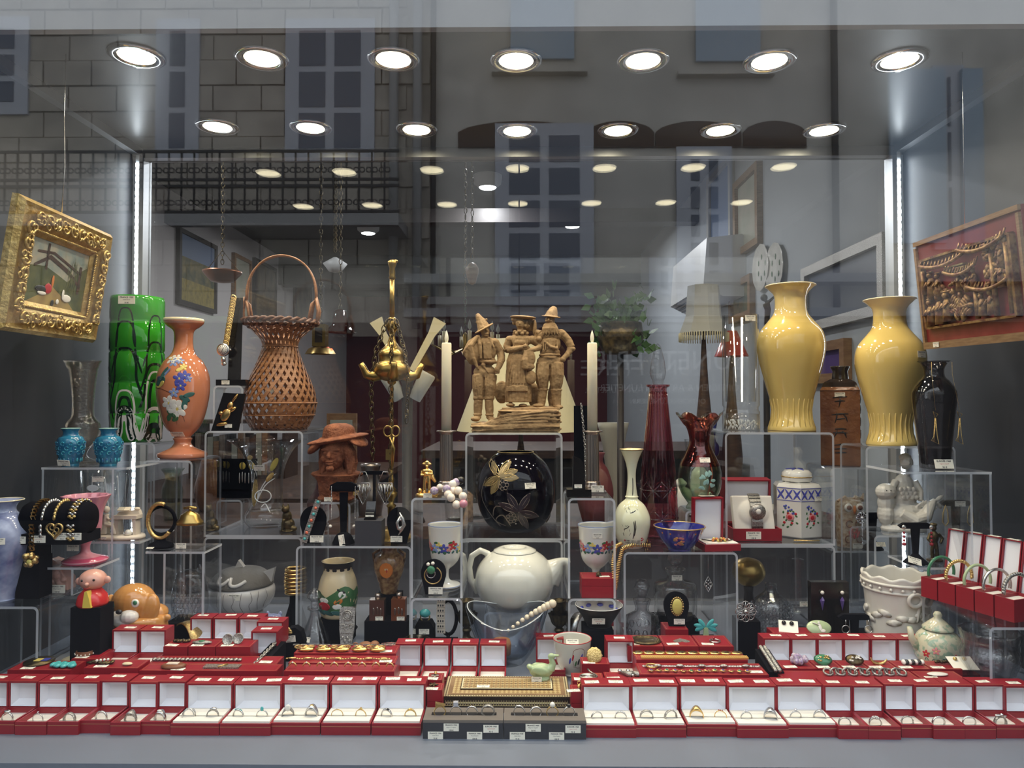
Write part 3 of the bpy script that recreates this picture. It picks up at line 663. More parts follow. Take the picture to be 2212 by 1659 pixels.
FRONT = [((-46, 18), ['bezel2']), ((18, 81), ['bezel']), ((81, 147), ['solit']), ((148, 213), ['pave']), ((216, 278), ['octagon']), ((278, 340), ['darkdome']), ((340, 402), ['facet']),
 ((402, 503), ['wire', 'wrap']), ((504, 609), ['turqband', 'turqoval']), ((610, 711), ['moon', 'goldtop']), ((713, 815), ['tiny', 'point']), ((817, 919), ['bypass', 'knot']),
 ((1258, 1362), ['twin', 'openwork']), ((1363, 1466), ['triple', 'cross']), ((1468, 1571), ['goldsignet', 'garnet']), ((1572, 1676), ['diaflower', 'signet']), ((1677, 1778), ['raised', 'gypsy']),
 ((1780, 1841), ['wave2']), ((1842, 1908), ['flowerknot']), ((1910, 1975), ['beaded']), ((1976, 2040), ['wave']), ((2041, 2104), ['thin']), ((2106, 2170), ['bow']), ((2171, 2232), ['boss'])]
RD['bezel2'] = RD['bezel']; RL['bezel2'] = 'silver ring at the very edge of the row'; RD['wave2'] = dict(m='silver_dark', wd=.003, n=2, cross=.2); RL['wave2'] = 'silver ring of two linked hoops'
for i, ((a, b), rr) in enumerate(FRONT):
    dbl = len(rr) == 2; jy = random.uniform(-.004, .004)
    t = openbox(a, b, YH+jy, ZF, 'open red box with ' + ' and '.join(' '.join(RL[r].replace('silver ', '').split()[:5]) for r in rr), DBL if dbl else 'single', 2 if dbl else 1, 'open ring boxes in the front row')
    x, y = t.location.x, t.location.y
    for j, r in enumerate(rr):
        ox = (-.021+.042*j) if dbl else -.004
        ring_thing(RL[r] + ' in the front row', (x+ox, y+(.0232 if dbl else .0245), ZF+(.0165 if dbl else .0085)), random.uniform(-.3, .3)*(1 if dbl else .6), **RD[r])
# grey ring trays
for a, b, rr, lab in ((913, 1087, ['triangle', 'bigcube', 'pale', 'wide'], 'dark grey velvet ring tray with four rings, gold triangle ring among them'), (1088, 1266, ['leaf', 'band', 'roseball', 'darkgem'], 'lighter grey velvet ring tray with four rings, pink ball ring among them')):
    Yt = 1.232; p = at((a+b)/2, 1580, Yt); wd = (b-a)*Yt/F/2-.001; t = thing('ring_tray', lab, 'ring tray', (p.x, Yt, ZF))
    MB().m('grey_card').box(-wd, wd, 0, .05, 0, .027).build('base', t)
    tp = MB().m('grey_velvet'); tp.box(-wd, wd, 0, .019, .0272, .032).box(-wd, wd, .031, .05, .0272, .032).box(-wd, -wd+.012, .019, .031, .0272, .032).box(wd-.012, wd, .019, .031, .0272, .032); tp.build('velvet_top', t)
    for q, z in ((-.047, .006), (-.02, .02), (.02, .006), (.048, .018)): ptag(t, (q, -.0012, z), .026)
    for j, r in enumerate(rr): ring_thing(RL[r] + ' standing in a grey tray', (p.x-wd*.62+j*wd*.41, Yt+.025, ZF+.0275), random.uniform(-.2, .2), **RD[r])
# ---------------------------------------------------------------- helpers for vessels
def ves(name, label, cat, cx, py, Y, prof, m, z=None, t=2, zin=3, seg=40, rib=None, parts=False, solid=False, group=None, smoothn=4):
    "turned vessel; profile in pixels (radius, height above foot) at depth Y"
    k = Y/F; loc = at(cx, py, Y)
    if z is not None: loc.z = z
    pr = smoothprof(prof, smoothn) if smoothn else prof
    mb = MB(k).m(m); mb.lathe([(0, pr[0][1])]+pr+[(0, pr[-1][1])] if solid else hollow(pr, t, zin), seg, rib=rib)
    if parts:
        o = thing(name, label, cat, loc, 0, group); mb.build(parts if isinstance(parts, str) else 'body', o)
    else: o = tagp(mb.build(name, None, loc), label, cat, group)
    return o, pr, k
def leafs(mb, prof, items):
    "painted motifs: (mat, theta, z, rx, rz, angle) flat ellipses lying on the turned surface"
    for m, th, z, rx, rz, an in items:
        p, R = onlathe(prof, th, z, .1); mb.m(m).ell(p, (rx, .3, rz), 10, 6, R @ Matrix.Rotation(an, 3, 'Y'))
def flower(mb, prof, th, z, r, pm, cm, n=5):
    rr = interp(prof, z)[0]
    leafs(mb, prof, [(pm, th+r*.75*math.cos(i*2*PI/n+.3)/rr, z+r*.75*math.sin(i*2*PI/n+.3), r*.42, r*.6, -(i*2*PI/n+.3)+PI/2) for i in range(n)]+[(cm, th, z, r*.3, r*.3, 0)])
def stemline(mb, prof, pts, r, m, tube=False):
    "painted line on a turned surface (flat), or an applied coil when tube is set"
    P = []
    for i in range(len(pts)-1):
        a, b, c, d = (Vector(pts[j]) for j in (max(i-1, 0), i, i+1, min(i+2, len(pts)-1)))
        for t in (0, .25, .5, .75): P.append(.5*((2*b)+(c-a)*t+(2*a-5*b+4*c-d)*t*t+(3*b-a-3*c+d)*t**3))
    P.append(Vector(pts[-1])); f = [onlathe(prof, q[0], q[1], .25) for q in P]; n = len(f)
    if tube: mb.m(m).tube([q for q, _ in f], r, 6); return
    vs = []
    for i, (q, R) in enumerate(f):
        d = f[min(i+1, n-1)][0]-f[max(i-1, 0)][0]; s = R.col[1].cross(d); s = s.normalized()*r*(.35 if i in (0, n-1) else 1) if s.length > 1e-9 else Vector((r, 0, 0)); vs += [q-s, q+s]
    mb.m(m).add(vs, [(2*i, 2*i+1, 2*i+3, 2*i+2) for i in range(n-1)])
def vtag(o, prof, k, th, z, w=26):
    p, R = onlathe(prof, th, z, .6); t = ptag(o, p*k, w*k); t.rotation_euler = (0, 0, th)
    t.rotation_euler = (Matrix((R.col[0], -R.col[1], R.col[2])).transposed()).to_euler()
# ---------------------------------------------------------------- gilt framed oil painting
def panel_frame(pts):
    "frame of a leaning panel from its four corners TL TR BR BL in space"
    tl, tr, br, bl = pts; x = ((tr-tl)+(br-bl)); W = x.length/2; x.normalize(); z = ((tl-bl)+(tr-br)); H = z.length/2; z = (z-x*z.dot(x)).normalized(); y = z.cross(x)
    c = (tl+tr+br+bl)/4; M = Matrix((x, y, z)).transposed().to_4x4(); M.translation = c; return M, W, H
Mx, W, H = panel_frame([at(15, 412, 1.30), at(229, 505, 1.64), at(188, 738, 1.66), at(-12, 712, 1.31)])
pt = thing('framed_painting', 'small oil painting of a garden with birds in an ornate gilt frame, hanging on wire', 'painting', (0, 0, 0)); pt.matrix_world = Mx
fw = .064; w2_, h2 = W/2, H/2
def frame_side(mb, ax, s):
    pr = [(0, .0), (0, .012), (.008, .022), (.016, .02), (.03, .02), (.043, .019), (.054, .014), (fw, .008), (fw, 0)]   # (in from the edge, forward)
    L = w2_ if ax == 'x' else h2; P = h2 if ax == 'x' else w2_
    vs = []
    for e in (-1, 1):
        for d, f in pr:
            u = e*(L-d); v = s*(P-d); vs.append((u, -f, v) if ax == 'x' else (v, -f, u))
    n = len(pr); mb.add(vs, [(i, i+1, n+i+1, n+i) for i in range(n-1)], False)
for ax in 'xz':
    for s_ in (-1, 1):
        fs = MB().m('frame_gold'); frame_side(fs, ax, s_); fo = fs.build('frame_side', pt)
        orn = MB().m('frame_light'); L = (w2_ if ax == 'x' else h2)
        for q in range(9 if ax == 'x' else 6):
            nq = 9 if ax == 'x' else 6; u = (-1+2*(q+.5)/nq)*(L-.04); v = s_*((h2 if ax == 'x' else w2_)-.031)
            pos = (u, -.026, v) if ax == 'x' else (v, -.026, u)
            orn.m('frame_gold').at(pos, (0, q*1.1, 0))
            orn.ring((0, 0, 0), .011, .0028, 12, 'y', 6, .3, 5.2); orn.ell((.004, -.002, .003), (.006, .003, .0035)); orn.ell((-.008, -.001, -.006), (.007, .0025, .003)); orn.ring((.01, 0, -.006), .006, .002, 8, 'y', 5)
        orn.build('carving', fo)
        bd = MB().m('frame_gold'); nb = int(L*2/.007)
        for q in range(nb):
            u = (-1+2*(q+.5)/nb)*(L-fw+.006); v = s_*((h2 if ax == 'x' else w2_)-.054); bd.ell((u, -.017, v) if ax == 'x' else (v, -.017, u), .0032, 6, 4)
        bd.build('beading', fo)
for nm_, c_, c2_ in (('oil_sky', (.25, .32, .3), (.5, .45, .33)), ('oil_green', (.05, .07, .025), (.14, .15, .05)), ('oil_path', (.3, .2, .07), (.42, .3, .1))): mat(nm_, c_, .35, col2=c2_, scale=30, coat=.2)
cv = MB(); a_, b_ = w2_-fw+.003, h2-fw+.003
def cq(m, pl, d): cv.m(m).add([(x*a_, -.006-d, z*b_) for x, z in pl], [tuple(range(len(pl)))], False)
cq('oil_sky', [(-1, -1), (1, -1), (1, 1), (-1, 1)], 0)
cq('oil_green', [(-1, -1), (1, -1), (1, .55), (.7, .3), (.35, -.1), (0, .05), (-.4, .2), (-1, .1)], .0004)
cq('oil_path', [(-.9, -1), (.75, -1), (.5, -.75), (.1, -.5), (-.25, -.25), (-.3, -.55)], .0008)
for pl in ([(-.75, .1), (-.3, .45), (.35, .15), (.8, -.25), (.8, -.12), (.35, .28), (-.3, .58), (-.75, .2)], [(-.7, .55), (-.2, .62), (.8, .2), (.8, .28), (-.2, .7), (-.7, .62)], [(-.42, .1), (-.36, .1), (-.36, .9), (-.42, .9)], [(.7, -.4), (.78, -.4), (.78, .5), (.7, .5)]): cq('wood_dark', pl, .0012)
for i in range(26):
    x = random.uniform(.3, .95); z = random.uniform(-.5, .3); h_ = random.uniform(.3, .6); cq('oil_green', [(x, z), (x+.03, z), (x+random.uniform(-.15, .15), z+h_)], .0015)
for mm, x, z, rx, rz in (('p_white', .38, -.62, .16, .12), ('p_white', .25, -.5, .04, .14), ('p_black', -.45, -.5, .2, .1), ('p_red', -.25, -.45, .12, .16), ('p_white', -.42, -.62, .14, .06), ('p_orange', -.14, -.2, .04, .2), ('p_white', .1, -.78, .05, .08), ('p_black', -.05, -.85, .05, .1)):
    cv.m(mm).ell((x*a_, -.0085, z*b_), (rx*a_, .0008, rz*b_), 12, 6)
cv.build('canvas', pt)
hk = at(94, 195, 1.5); top = Mx @ Vector((-.01, .0, h2))
wr = MB().m('silver'); hp = Vector((top.x+.004, top.y, ZC)); wr.tube([top, top.lerp(hp, .3)+Vector((.004, 0, 0)), top.lerp(hp, .6), hp], .0012, 6); tagp(wr.build('hanging_wire'), 'thin twisted wire holding the gilt framed painting', 'wire')
# ---------------------------------------------------------------- green swirl vase
gp = [(46, 0), (50, 4), (53, 60), (50.5, 62), (53, 66), (54, 125), (51.5, 127), (54, 131), (54.5, 190), (52, 193), (54.5, 198), (54, 255), (52, 258), (54, 262), (54, 304), (52, 312)]
o, pr, k = ves('glass_vase', 'tall green cased-glass vase with dark and white pulled swirls', 'vase', 294, 955, 1.835, gp, 'green_swirl', ZJL, 4, 6, 48, parts=True, smoothn=0)
sw = MB(k)
for th0 in (-1.15, .05, 1.2, 2.4, 3.6):
    for i, (zt, wd, m, r) in enumerate(((280, .5, 'green_dark', 1.3), (235, .62, 'green_dark', 1.5), (180, .7, 'green_dark', 2), (140, .46, 'green_swirl', 1), (128, .62, 'white_glass', 1.6), (115, .4, 'green_dark', 2.4), (75, .56, 'white_glass', 3), (55, .36, 'green_dark', 5), (30, .3, 'white_glass', 5))):
        zt = zt + 22*math.sin(th0*3+i); z0 = 4 if i > 3 else zt-110
        stemline(sw, pr, [(th0+wd*(u if abs(u) < 1 else u)*(.45+.55*(1-abs(u)**2)**.5 if abs(u) < .99 else 1)*1.0, zt-(zt-z0)*abs(u)**3.2) for u in [j/7-1 for j in range(15)]], r*1.25, m)
sw.build('swirls', o); vtag(o, pr, k, .1, 300, 34)
# ---------------------------------------------------------------- salmon flowered vase
sp_ = [(47, 0), (50, 3), (50, 9), (47, 12), (25, 22), (17, 32), (18, 38), (19.5, 42), (17, 46), (30, 60), (42, 82), (51, 120), (54, 150), (52, 180), (40, 208), (27, 222), (20.5, 236), (19, 256), (21, 275), (33, 285), (40, 292), (41, 298), (39.5, 301)]
o, pr, k = ves('opaline_vase', 'salmon pink glass vase painted with a bird and flowers', 'vase', 394, 991, 1.775, sp_, 'salmon', ZI, 3, 60, 48, parts=True)
fl = MB(k); fl.m('cream_rim').lathe([(41.4, 296), (41.8, 298.5), (40.5, 301.5), (38, 301.8)], 48)
for th, z, r, c in ((-.2, 212, 9, 'p_white'), (-.02, 205, 8, 'p_sky'), (.1, 214, 7, 'p_white'), (.3, 208, 6, 'p_sky'), (.45, 195, 6, 'p_yellow'), (.3, 170, 10, 'p_blue'), (.5, 176, 9, 'p_blue'), (.35, 155, 9, 'p_blue'), (.62, 170, 6, 'p_sky'), (.1, 140, 8, 'p_sky')): flower(fl, pr, th, z, r, c, 'p_yellow')
for th, z, r in ((-.12, 118, 13), (.22, 106, 15)): flower(fl, pr, th, z, r, 'p_white', 'p_yellow', 6)
leafs(fl, pr, [('p_teal', .5, 128, 12, 6, .5), ('p_teal', .66, 136, 12, 5, -.3), ('p_teal', .5, 116, 6, 12, .2), ('p_yellow', .3, 190, 9, 4, -.5), ('p_green', -.05, 95, 12, 5, .7), ('p_green', .1, 85, 8, 5, -.6), ('p_green', -.2, 88, 5, 9, .5)])
leafs(fl, pr, [('p_teal', -.48, 165, 16, 9, -.5), ('p_yellow', -.52, 158, 15, 6, -.4), ('p_violet', -.62, 170, 7, 6, 0), ('p_teal', -.36, 182, 5, 16, .5), ('p_sky', -.28, 180, 3, 18, .75)])
for i in range(14): a = -.5+i*.08; stemline(fl, pr, [(a*.6+.1, 95), (a, 82-10*math.sin(i))], .5, 'p_brown')
for th0 in (-.5, .75): stemline(fl, pr, [(.05, 118), (th0*.5, 128), (th0, 120+18*(th0 > 0))], .6, 'p_red')
stemline(fl, pr, [(.1, 140), (.32, 165), (.3, 195), (.0, 212)], .7, 'p_brown'); stemline(fl, pr, [(-.75, 150), (-.4, 148), (.05, 138)], .7, 'p_brown')
fl.build('painted_flowers', o); vtag(o, pr, k, -.02, 52, 28)
# ---------------------------------------------------------------- turquoise pair
tp = [(17, 0), (17, 5), (19, 8), (24, 22), (27, 40), (27.5, 52), (23, 62), (16, 66), (15, 74), (17.5, 78), (19.5, 81)]
for cx, py, lab in ((152, 1004, 'small turquoise relief vase in front of the clear fluted vase'), (234, 1000, 'small turquoise relief vase with no glass behind it, by the riser edge')):
    Y = 1.62; o, pr, k = ves('relief_vase', lab, 'vase', cx, py, Y, tp, 'turq_deep', ZK, 2, 20, 40, parts=True)
    rl = MB(k).m('turquoise')
    for i in range(16): rl.ell(onlathe(pr, i*PI/8, 14, 0)[0], (2.2, 2.2, 6), 8, 6)
    for j in range(3):
        for i in range(11):
            p, R = onlathe(pr, i*2*PI/11+j*.28, 29+j*10, 0); rl.mtx(Matrix.Translation(p) @ R.to_4x4()); rl.ring((0, 0, 0), 3.6, 1.1, 10, 'y', 5, .4, 5.6)
    rl.mtx(Matrix.Identity(4)); rl.m('turq_rim').ring((0, 0, 81), 18.6, 1, 32, 'z', 6); rl.build('relief', o)
    if cx == 152: ptag(o, (.006, -.034, .009), .028, (.35, .06, 0))
# ---------------------------------------------------------------- clear fluted vase
o, pr, k = ves('glass_vase', 'clear pressed-glass vase with pulled rim and scroll relief', 'vase', 178, 1000, 1.69, [(34, 0), (33, 3), (12, 12), (8, 20), (14, 32), (28, 50), (33, 70), (32, 86), (24, 98), (21, 110), (22, 150), (26, 190), (30, 212), (34, 222)], 'amber_clear', ZK, 2, 34, 48, rib=lambda a, r, z: (r*(1+.03*math.cos(8*a)+(.12*math.cos(3*a+.6) if z > 205 else 0)), z), parts=True)
sr = MB(k).m('amber_clear')
for i, (th, z) in enumerate(((.1, 180), (.3, 195), (.25, 160), (-.15, 170), (.1, 140), (.35, 175))):
    p, R = onlathe(pr, th, z, .4); sr.mtx(Matrix.Translation(p) @ R.to_4x4()); sr.ring((0, 0, 0), 6, 1.2, 12, 'y', 6, .3*i, 4.6+.3*i)
sr.mtx(Matrix.Identity(4)); sr.build('scroll_relief', o)
# engraved tumbler
o, pr, k = ves('tumbler_vase', 'thick clear tumbler vase engraved with a pale bow', 'vase', 270, 1150, 1.67, [(36, 0), (38, 2), (41, 60), (48, 138)], 'clear', ZL, 3, 14, 40, parts='body', smoothn=0)
o.location.x = -.975
eg = MB(k).m('engraved'); leafs(eg, pr, [('engraved', .0, 105, 13, 7, 0), ('engraved', -.12, 85, 4, 12, .9), ('engraved', .12, 85, 4, 12, -.9), ('engraved', 0, 60, 12, 8, 0)])
for i in range(12):
    th = i*PI/6; stemline(eg, pr, [(th, 130), (th+.1*math.sin(i), 90), (th+.2, 50), (th, 8)], .9, 'engraved')
eg.build('engraving', o); vtag(o, pr, k, .25, 124, 22)
# pink comport
def flute(n, amp, zmin): return lambda a, r, z: (r*(1+(amp*math.cos(n*a) if z > zmin else 0)), z)
o, pr, k = ves('comport', 'pink opaque pressed-glass comport with scalloped bowl on a round foot', 'glass bowl', 184, 1213, 1.53, [(40, 0), (44, 3), (43, 7), (24, 14), (11, 21), (9, 34), (14, 46), (25, 58), (29, 75), (31, 105), (38, 128), (46, 144)], 'pinkglass', ZM, 4, 62, 60, rib=flute(12, .06, 60), parts='bowl')
MB(k).m('pinkglass_deep').lathe([(42, .5), (44.8, 3.2), (43.2, 7.4), (30, 12)], 48).build('foot_glaze', o); ptag(o, (.004, -.05, .04), .025)
# blue mottled vase
o, pr, k = ves('mottled_vase', 'round-bellied mottled blue vase with flared lip', 'vase', 6, 1308, 1.455, [(26, 0), (25, 4), (30, 25), (42, 75), (52, 120), (51, 150), (38, 176), (24, 188), (23, 200), (32, 210), (37, 213)], 'bluemottle', ZN, 3, 20, 48, parts='body')
MB(k).m('cream_rim').ring((0, 0, 213), 36, 1.3, 40, 'z', 6).build('rim', o); vtag(o, pr, k, .42, 132, 27)
# bracelet bolster stand
Y = 1.475; k = Y/F; p = at(72, 1300, Y); bs = thing('bracelet_stand', 'black velvet bolster on a block, hung with gold and silver bracelets', 'jewellery stand', (p.x, Y, ZN))
MB(k).m('black_velvet').box(-24, 26, -22, 22, 0, 88).build('block', bs)
bo = MB(k).m('black_velvet').at((54, 0, 168), (0, PI/2, 0)); bo.lathe([(0, -68), (32, -68), (36, -60), (36, 60), (32, 68), (0, 68)], 32); bo.at(); bo.box(-14, 122, -38, 38, 118, 140); bo.box(-10, 24, -20, 20, 88, 120); bo.build('bolster', bs)
for q, z in ((-6, 128), (36, 130), (86, 136), (112, 136)): ptag(bs, (q*k, -39*k-.0012, z*k), 30*k)
def brac(label, off, m, kind, z1, name='bracelet'):
    t = thing(name, label, 'bracelet', (p.x+off*k, Y, ZN))
    pts = [(0, -36.5*math.sin(a), 168+36.5*math.cos(a)) for a in [i*.2 for i in range(-3, 8)]]+[(0, -40, z) for z in range(156, int(z1), -9)]
    b = MB(k)
    for i, q in enumerate(pts):
        b.m(m if kind != 'rice' or i % 2 else 'gold_old')
        if kind == 'box': b.at(q, (.5, 0, 0)); b.box(-5, -3, -1.5, 1.5, -6, 6); b.box(3, 5, -1.5, 1.5, -6, 6); b.box(-5, 5, -1.5, 1.5, 4, 6); b.box(-5, 5, -1.5, 1.5, -6, -4); b.at()
        elif kind == 'band': b.ell(q, (3.6, 3, 6))
        else:
            for s_ in (-1, 0, 1): b.ell((s_*5, q[1]-1.5, q[2]+3*(s_ % 2)), (4.5, 2.4, 3), 8, 6)
    b.build('links', t); return t
b1 = brac('gold rectangular link bracelet with heavy gold seal pendant', 22, 'gold', 'box', 108)
mb = MB(k).m('gold_old'); 
for i in range(16): mb.ell((10*math.cos(i*2.4), -44+6*math.sin(i*1.7), 88+10*math.sin(i*2.4)), random.uniform(4, 7), 8, 6)
mb.m('gem_yellow').ell((2, -50, 84), (6, 4, 6)); mb.build('pendant', b1)
brac('flat pale iridescent band bracelet', 40, 'silver', 'band', 134)
h = brac('gold bracelet with openwork heart pendant', 66, 'gold_old', 'band', 166)
hm = MB(k).m('gold_old'); hp = [(16*math.sin(a)**3, 13*math.cos(a)-5*math.cos(2*a)-2*math.cos(3*a)-math.cos(4*a)) for a in [i*2*PI/40 for i in range(40)]]
hm.tube([(x*1.05+6, -43, 150+z*1.05) for x, z in hp], 2.4, 8, closed=True); hm.ring((1, -43, 155), 5, 1.4); hm.ring((10, -43, 150), 5, 1.4); hm.ring((6, -43, 143), 4, 1.3); hm.build('heart', h)
brac('wide multi-strand gold rice-link bracelet', 104, 'silver', 'rice', 126)
# carved pink stone
q = MB(1.55/F).m('quartz'); q.prism([(-29, 0), (29, 0), (27, 26), (18, 34), (12, 52), (2, 62), (-10, 66), (-22, 56), (-27, 40)], -16, 14)
for x, z, r in ((0, 34, 13), (-10, 18, 10), (12, 16, 9), (2, 48, 9), (20, 22, 7), (-18, 40, 7)): q.ell((x, -14, z), (r, 7, r*.8))
o = q.blob('carved_stone', None, at(127, 1265, 1.535), .0015, 2, .002, .008); o.location.z = ZN; tagp(o, 'small carved rose quartz mountain on the acrylic shelf', 'carving'); ptag(o, (.014, -.027, .006), .034)
# figurine at a desk
Y = 1.625; k = Y/F; p = at(252, 1163, Y); fg = thing('desk_figurine', 'cream ceramic figurine of a seated child beside a school desk', 'figurine', (p.x+.01, Y, ZL))
MB(k).m('ivory').lathe([(0, 0), (50, 0), (52, 3), (50, 8), (0, 9)], 40, sy=.6).build('base', fg)
d = MB(k).m('ivory'); d.box(-12, 38, -10, 16, 42, 50); d.prism([(-12, 50), (38, 50), (34, 60), (-8, 56)], 4, 16)
for x in (-8, 30): d.prism([(x, 8), (x+7, 8), (x+5, 42), (x+10, 42), (x-3, 42)], -8, 12)
d.build('desk', fg); bkm = MB(k).m('wood_bead').at((6, 0, 62), (.5, 0, .1)); bkm.box(-12, 0, -6, 6, 0, 2); bkm.box(1, 13, -6, 6, 0, 2); bkm.ell((26, 2, 0), (7, 4, 3)); bkm.build('book', fg)
MB(k).m('parian').lathe([(0, 9), (6, 9), (8, 14), (4, 20), (0, 21)], 16, 22, -12).build('pot', fg)
c = MB(k).m('ivory'); c.tube([(-34, 0, 30), (-32, -2, 52)], [7, 6], 10); c.ell((-30, -4, 62), (7, 7, 8)); c.tube([(-32, -4, 30), (-14, -8, 28), (-8, -9, 9)], [5, 4, 3], 8); c.tube([(-32, 4, 30), (-18, 0, 30), (-4, -2, 9)], [5, 4, 3], 8); c.tube([(-34, -2, 48), (-22, -6, 40), (-14, -8, 46)], [3, 2.6, 2.2], 8); c.box(-44, -28, -8, 8, 9, 28)
c.blob('seated_child', fg, (0, 0, 0), .0013, 2); ptag(fg, (-.02, -.034, .006), .012)
# small child figurine on a dark block
Y = 1.45; k = Y/F; p = at(200, 1305, Y); zb = 1.086
tagp(MB().m('black_velvet').box(-.03, .03, -.024, .024, 0, zb-ZF).build('display_block', None, (p.x, Y, ZF)), 'black block under the round-headed child figurine', 'display block')
f = thing('child_figurine', 'painted figurine with round pink head and big ears, red and yellow body', 'figurine', (p.x, Y, zb))
b = MB(k).m('red_paint'); b.lathe([(0, 0), (30, 0), (32, 6), (28, 22), (16, 36), (0, 38)], 32); b.build('body', f)
b = MB(k).m('yellow_paint'); b.prism([(-2, 2), (16, 2), (12, 20), (7, 36), (2, 36), (-1, 18)], -33, -18); b.build('bib', f)
b = MB(k).m('skin_paint'); b.ell((0, 0, 54), (28, 26, 22), 24, 14); b.ell((-30, 0, 50), (8, 5, 8)); b.ell((31, 0, 54), (8, 5, 8)); b.ell((3, -27, 50), (4.5, 5, 4)); b.build('head', f)
b = MB(k).m('p_black'); b.ell((-9, -24, 57), 2.6); b.ell((15, -22, 58), 2.6); b.m('p_red').tube([(-5, -26.5, 42), (2, -27, 40), (9, -25.5, 43)], .8, 6); b.build('face_paint', f)
# dog jar
Y = 1.55; k = Y/F; p = at(298, 1395, Y); zb = ZF+.03
tagp(MB().m('black_velvet').box(-.05, .05, -.045, .045, 0, .03).build('display_block', None, (p.x, Y, ZF)), 'low black block under the puppy jar', 'display block')
f = thing('dog_jar', 'glazed puppy-shaped biscuit jar, brown with white muzzle', 'jar', (p.x, Y, zb))
b = MB(k).m('dog_brown'); b.lathe(smoothprof([(0, 0), (38, 0), (50, 14), (56, 40), (54, 66), (46, 84), (0, 86)]), 36, 6, 0, sy=.85); b.ell((62, 0, 78), (9, 6, 8)); b.ell((-30, -22, 18), (16, 16, 14)); b.ell((20, -36, 16), (16, 12, 12)); b.blob('body', f, (0, 0, 0), .0018, 3)
b = MB(k).m('dog_brown'); b.ell((-8, -4, 112), (46, 38, 40), 24, 16); b.ell((30, -14, 96), (22, 16, 38), 16, 12, Euler((0, .25, 0))); b.ell((-50, -6, 100), (12, 16, 30), 14, 10, Euler((0, -.3, 0))); b.ell((30, 14, 84), (28, 24, 20)); b.blob('head', f, (0, 0, 0), .0018, 3)
b = MB(k).m('dog_white'); b.ell((0, -36, 90), (20, 16, 16)); b.ell((-24, -34, 88), (18, 14, 15)); b.ell((-12, -34, 80), (26, 14, 14)); b.blob('muzzle', f, (0, 0, 0), .0015, 2)
b = MB(k).m('dog_white'); b.ell((12, -36, 118), (9, 5, 9)); b.ell((-34, -31, 112), (8, 5, 8)); b.m('gem_green').ell((14, -40, 120), (4.5, 2.5, 5)); b.ell((-35, -35, 113), (4, 2.4, 4.6)); b.build('eyes', f)
MB(k).m('p_black').ell((-14, -50, 104), (7, 5, 5)).build('nose', f); MB(k).m('p_red').ell((-10, -47, 70), (6, 4, 7)).build('tongue', f); ptag(f, (.035, -.05, .065), .018)
# crystal owl
Y = 1.64; k = Y/F; p = at(410, 1335, Y); zb = 1.0
tagp(MB().m('black_velvet').box(-.04, .04, -.035, .035, 0, zb-ZF).build('display_block', None, (p.x, Y, ZF)), 'black block under the clear glass owl', 'display block')
f = thing('glass_owl', 'clear moulded glass owl with round eyes on a black block', 'figurine', (p.x, Y, zb))
b = MB(k).m('crystal'); b.lathe(smoothprof([(0, 0), (28, 0), (34, 8), (40, 30), (38, 60), (32, 84), (26, 100), (0, 108)]), 32, sy=.7); b.ell((-22, 0, 104), (6, 6, 14)); b.ell((22, 0, 104), (6, 6, 14)); b.blob('body', f, (0, 0, 0), .0018, 2)
e = MB(k).m('crystal_cut'); 
for x in (-13, 13): e.at((x, -22, 84), (PI/2, 0, 0)); e.lathe([(0, 3), (4, 3), (9, 1), (10, 0)], 20)
e.at(); e.ell((0, -24, 72), (4, 5, 7)); e.build('eyes', f)
ft = MB(k).m('crystal_cut')
for r in range(5):
    for c_ in range(7-r % 2): ft.ell(((c_-3+.5*(r % 2))*9, -24+abs(c_-3)*1.6, 14+r*10), (5, 3, 6), 8, 5)
ft.build('feathers', f)
# black bangle stand, lidded jar
Y = 1.64; k = Y/F; p = at(348, 1181, Y); f = thing('bangle_stand', 'black oval-base stand holding a gilt bangle near the gilt-lidded jar', 'jewellery stand', (p.x, Y, ZIL))
MB(k).m('black_velvet').lathe([(0, 0), (26, 0), (27, 4), (24, 9), (10, 14), (7, 24), (0, 25)], 28, sy=.8).build('base', f); MB(k).m('black_velvet').ring((0, 0, 58), 30, 4, 32, 'y', 8).build('hoop', f)
b = tagp(MB(k).m('gold_old').ring((0, 0, 58), 37, 4.5, 36, 'y', 8, 1.2, 5.6, .7).build('bangle', None, (p.x, Y-.006, ZIL)), 'twisted gilt open bangle on black hoop stand', 'bracelet'); ptag(f, (-.01, -.03, .005), .016, (-1.3, 0, 0))
p = at(410, 1175, Y); f = thing('lidded_jar', 'square glass caddy with domed gilt lid', 'jar', (p.x, Y, ZIL)); k = Y/F
MB(k).m('amber_clear').box(-25, 25, -20, 20, 0, 50).build('glass_body', f); b = MB(k).m('brass'); b.lathe([(0, 50.2), (29, 50.2), (28, 56), (22, 62), (20, 70), (8, 78), (0, 80)], 28, sy=.8); b.tube([(-14, 0, 84), (0, 0, 87), (14, 0, 84)], 3); b.tube([(0, 0, 78), (0, 0, 86)], 3); b.build('lid', f); ptag(f, (-.01, -.0225, .008), .024)
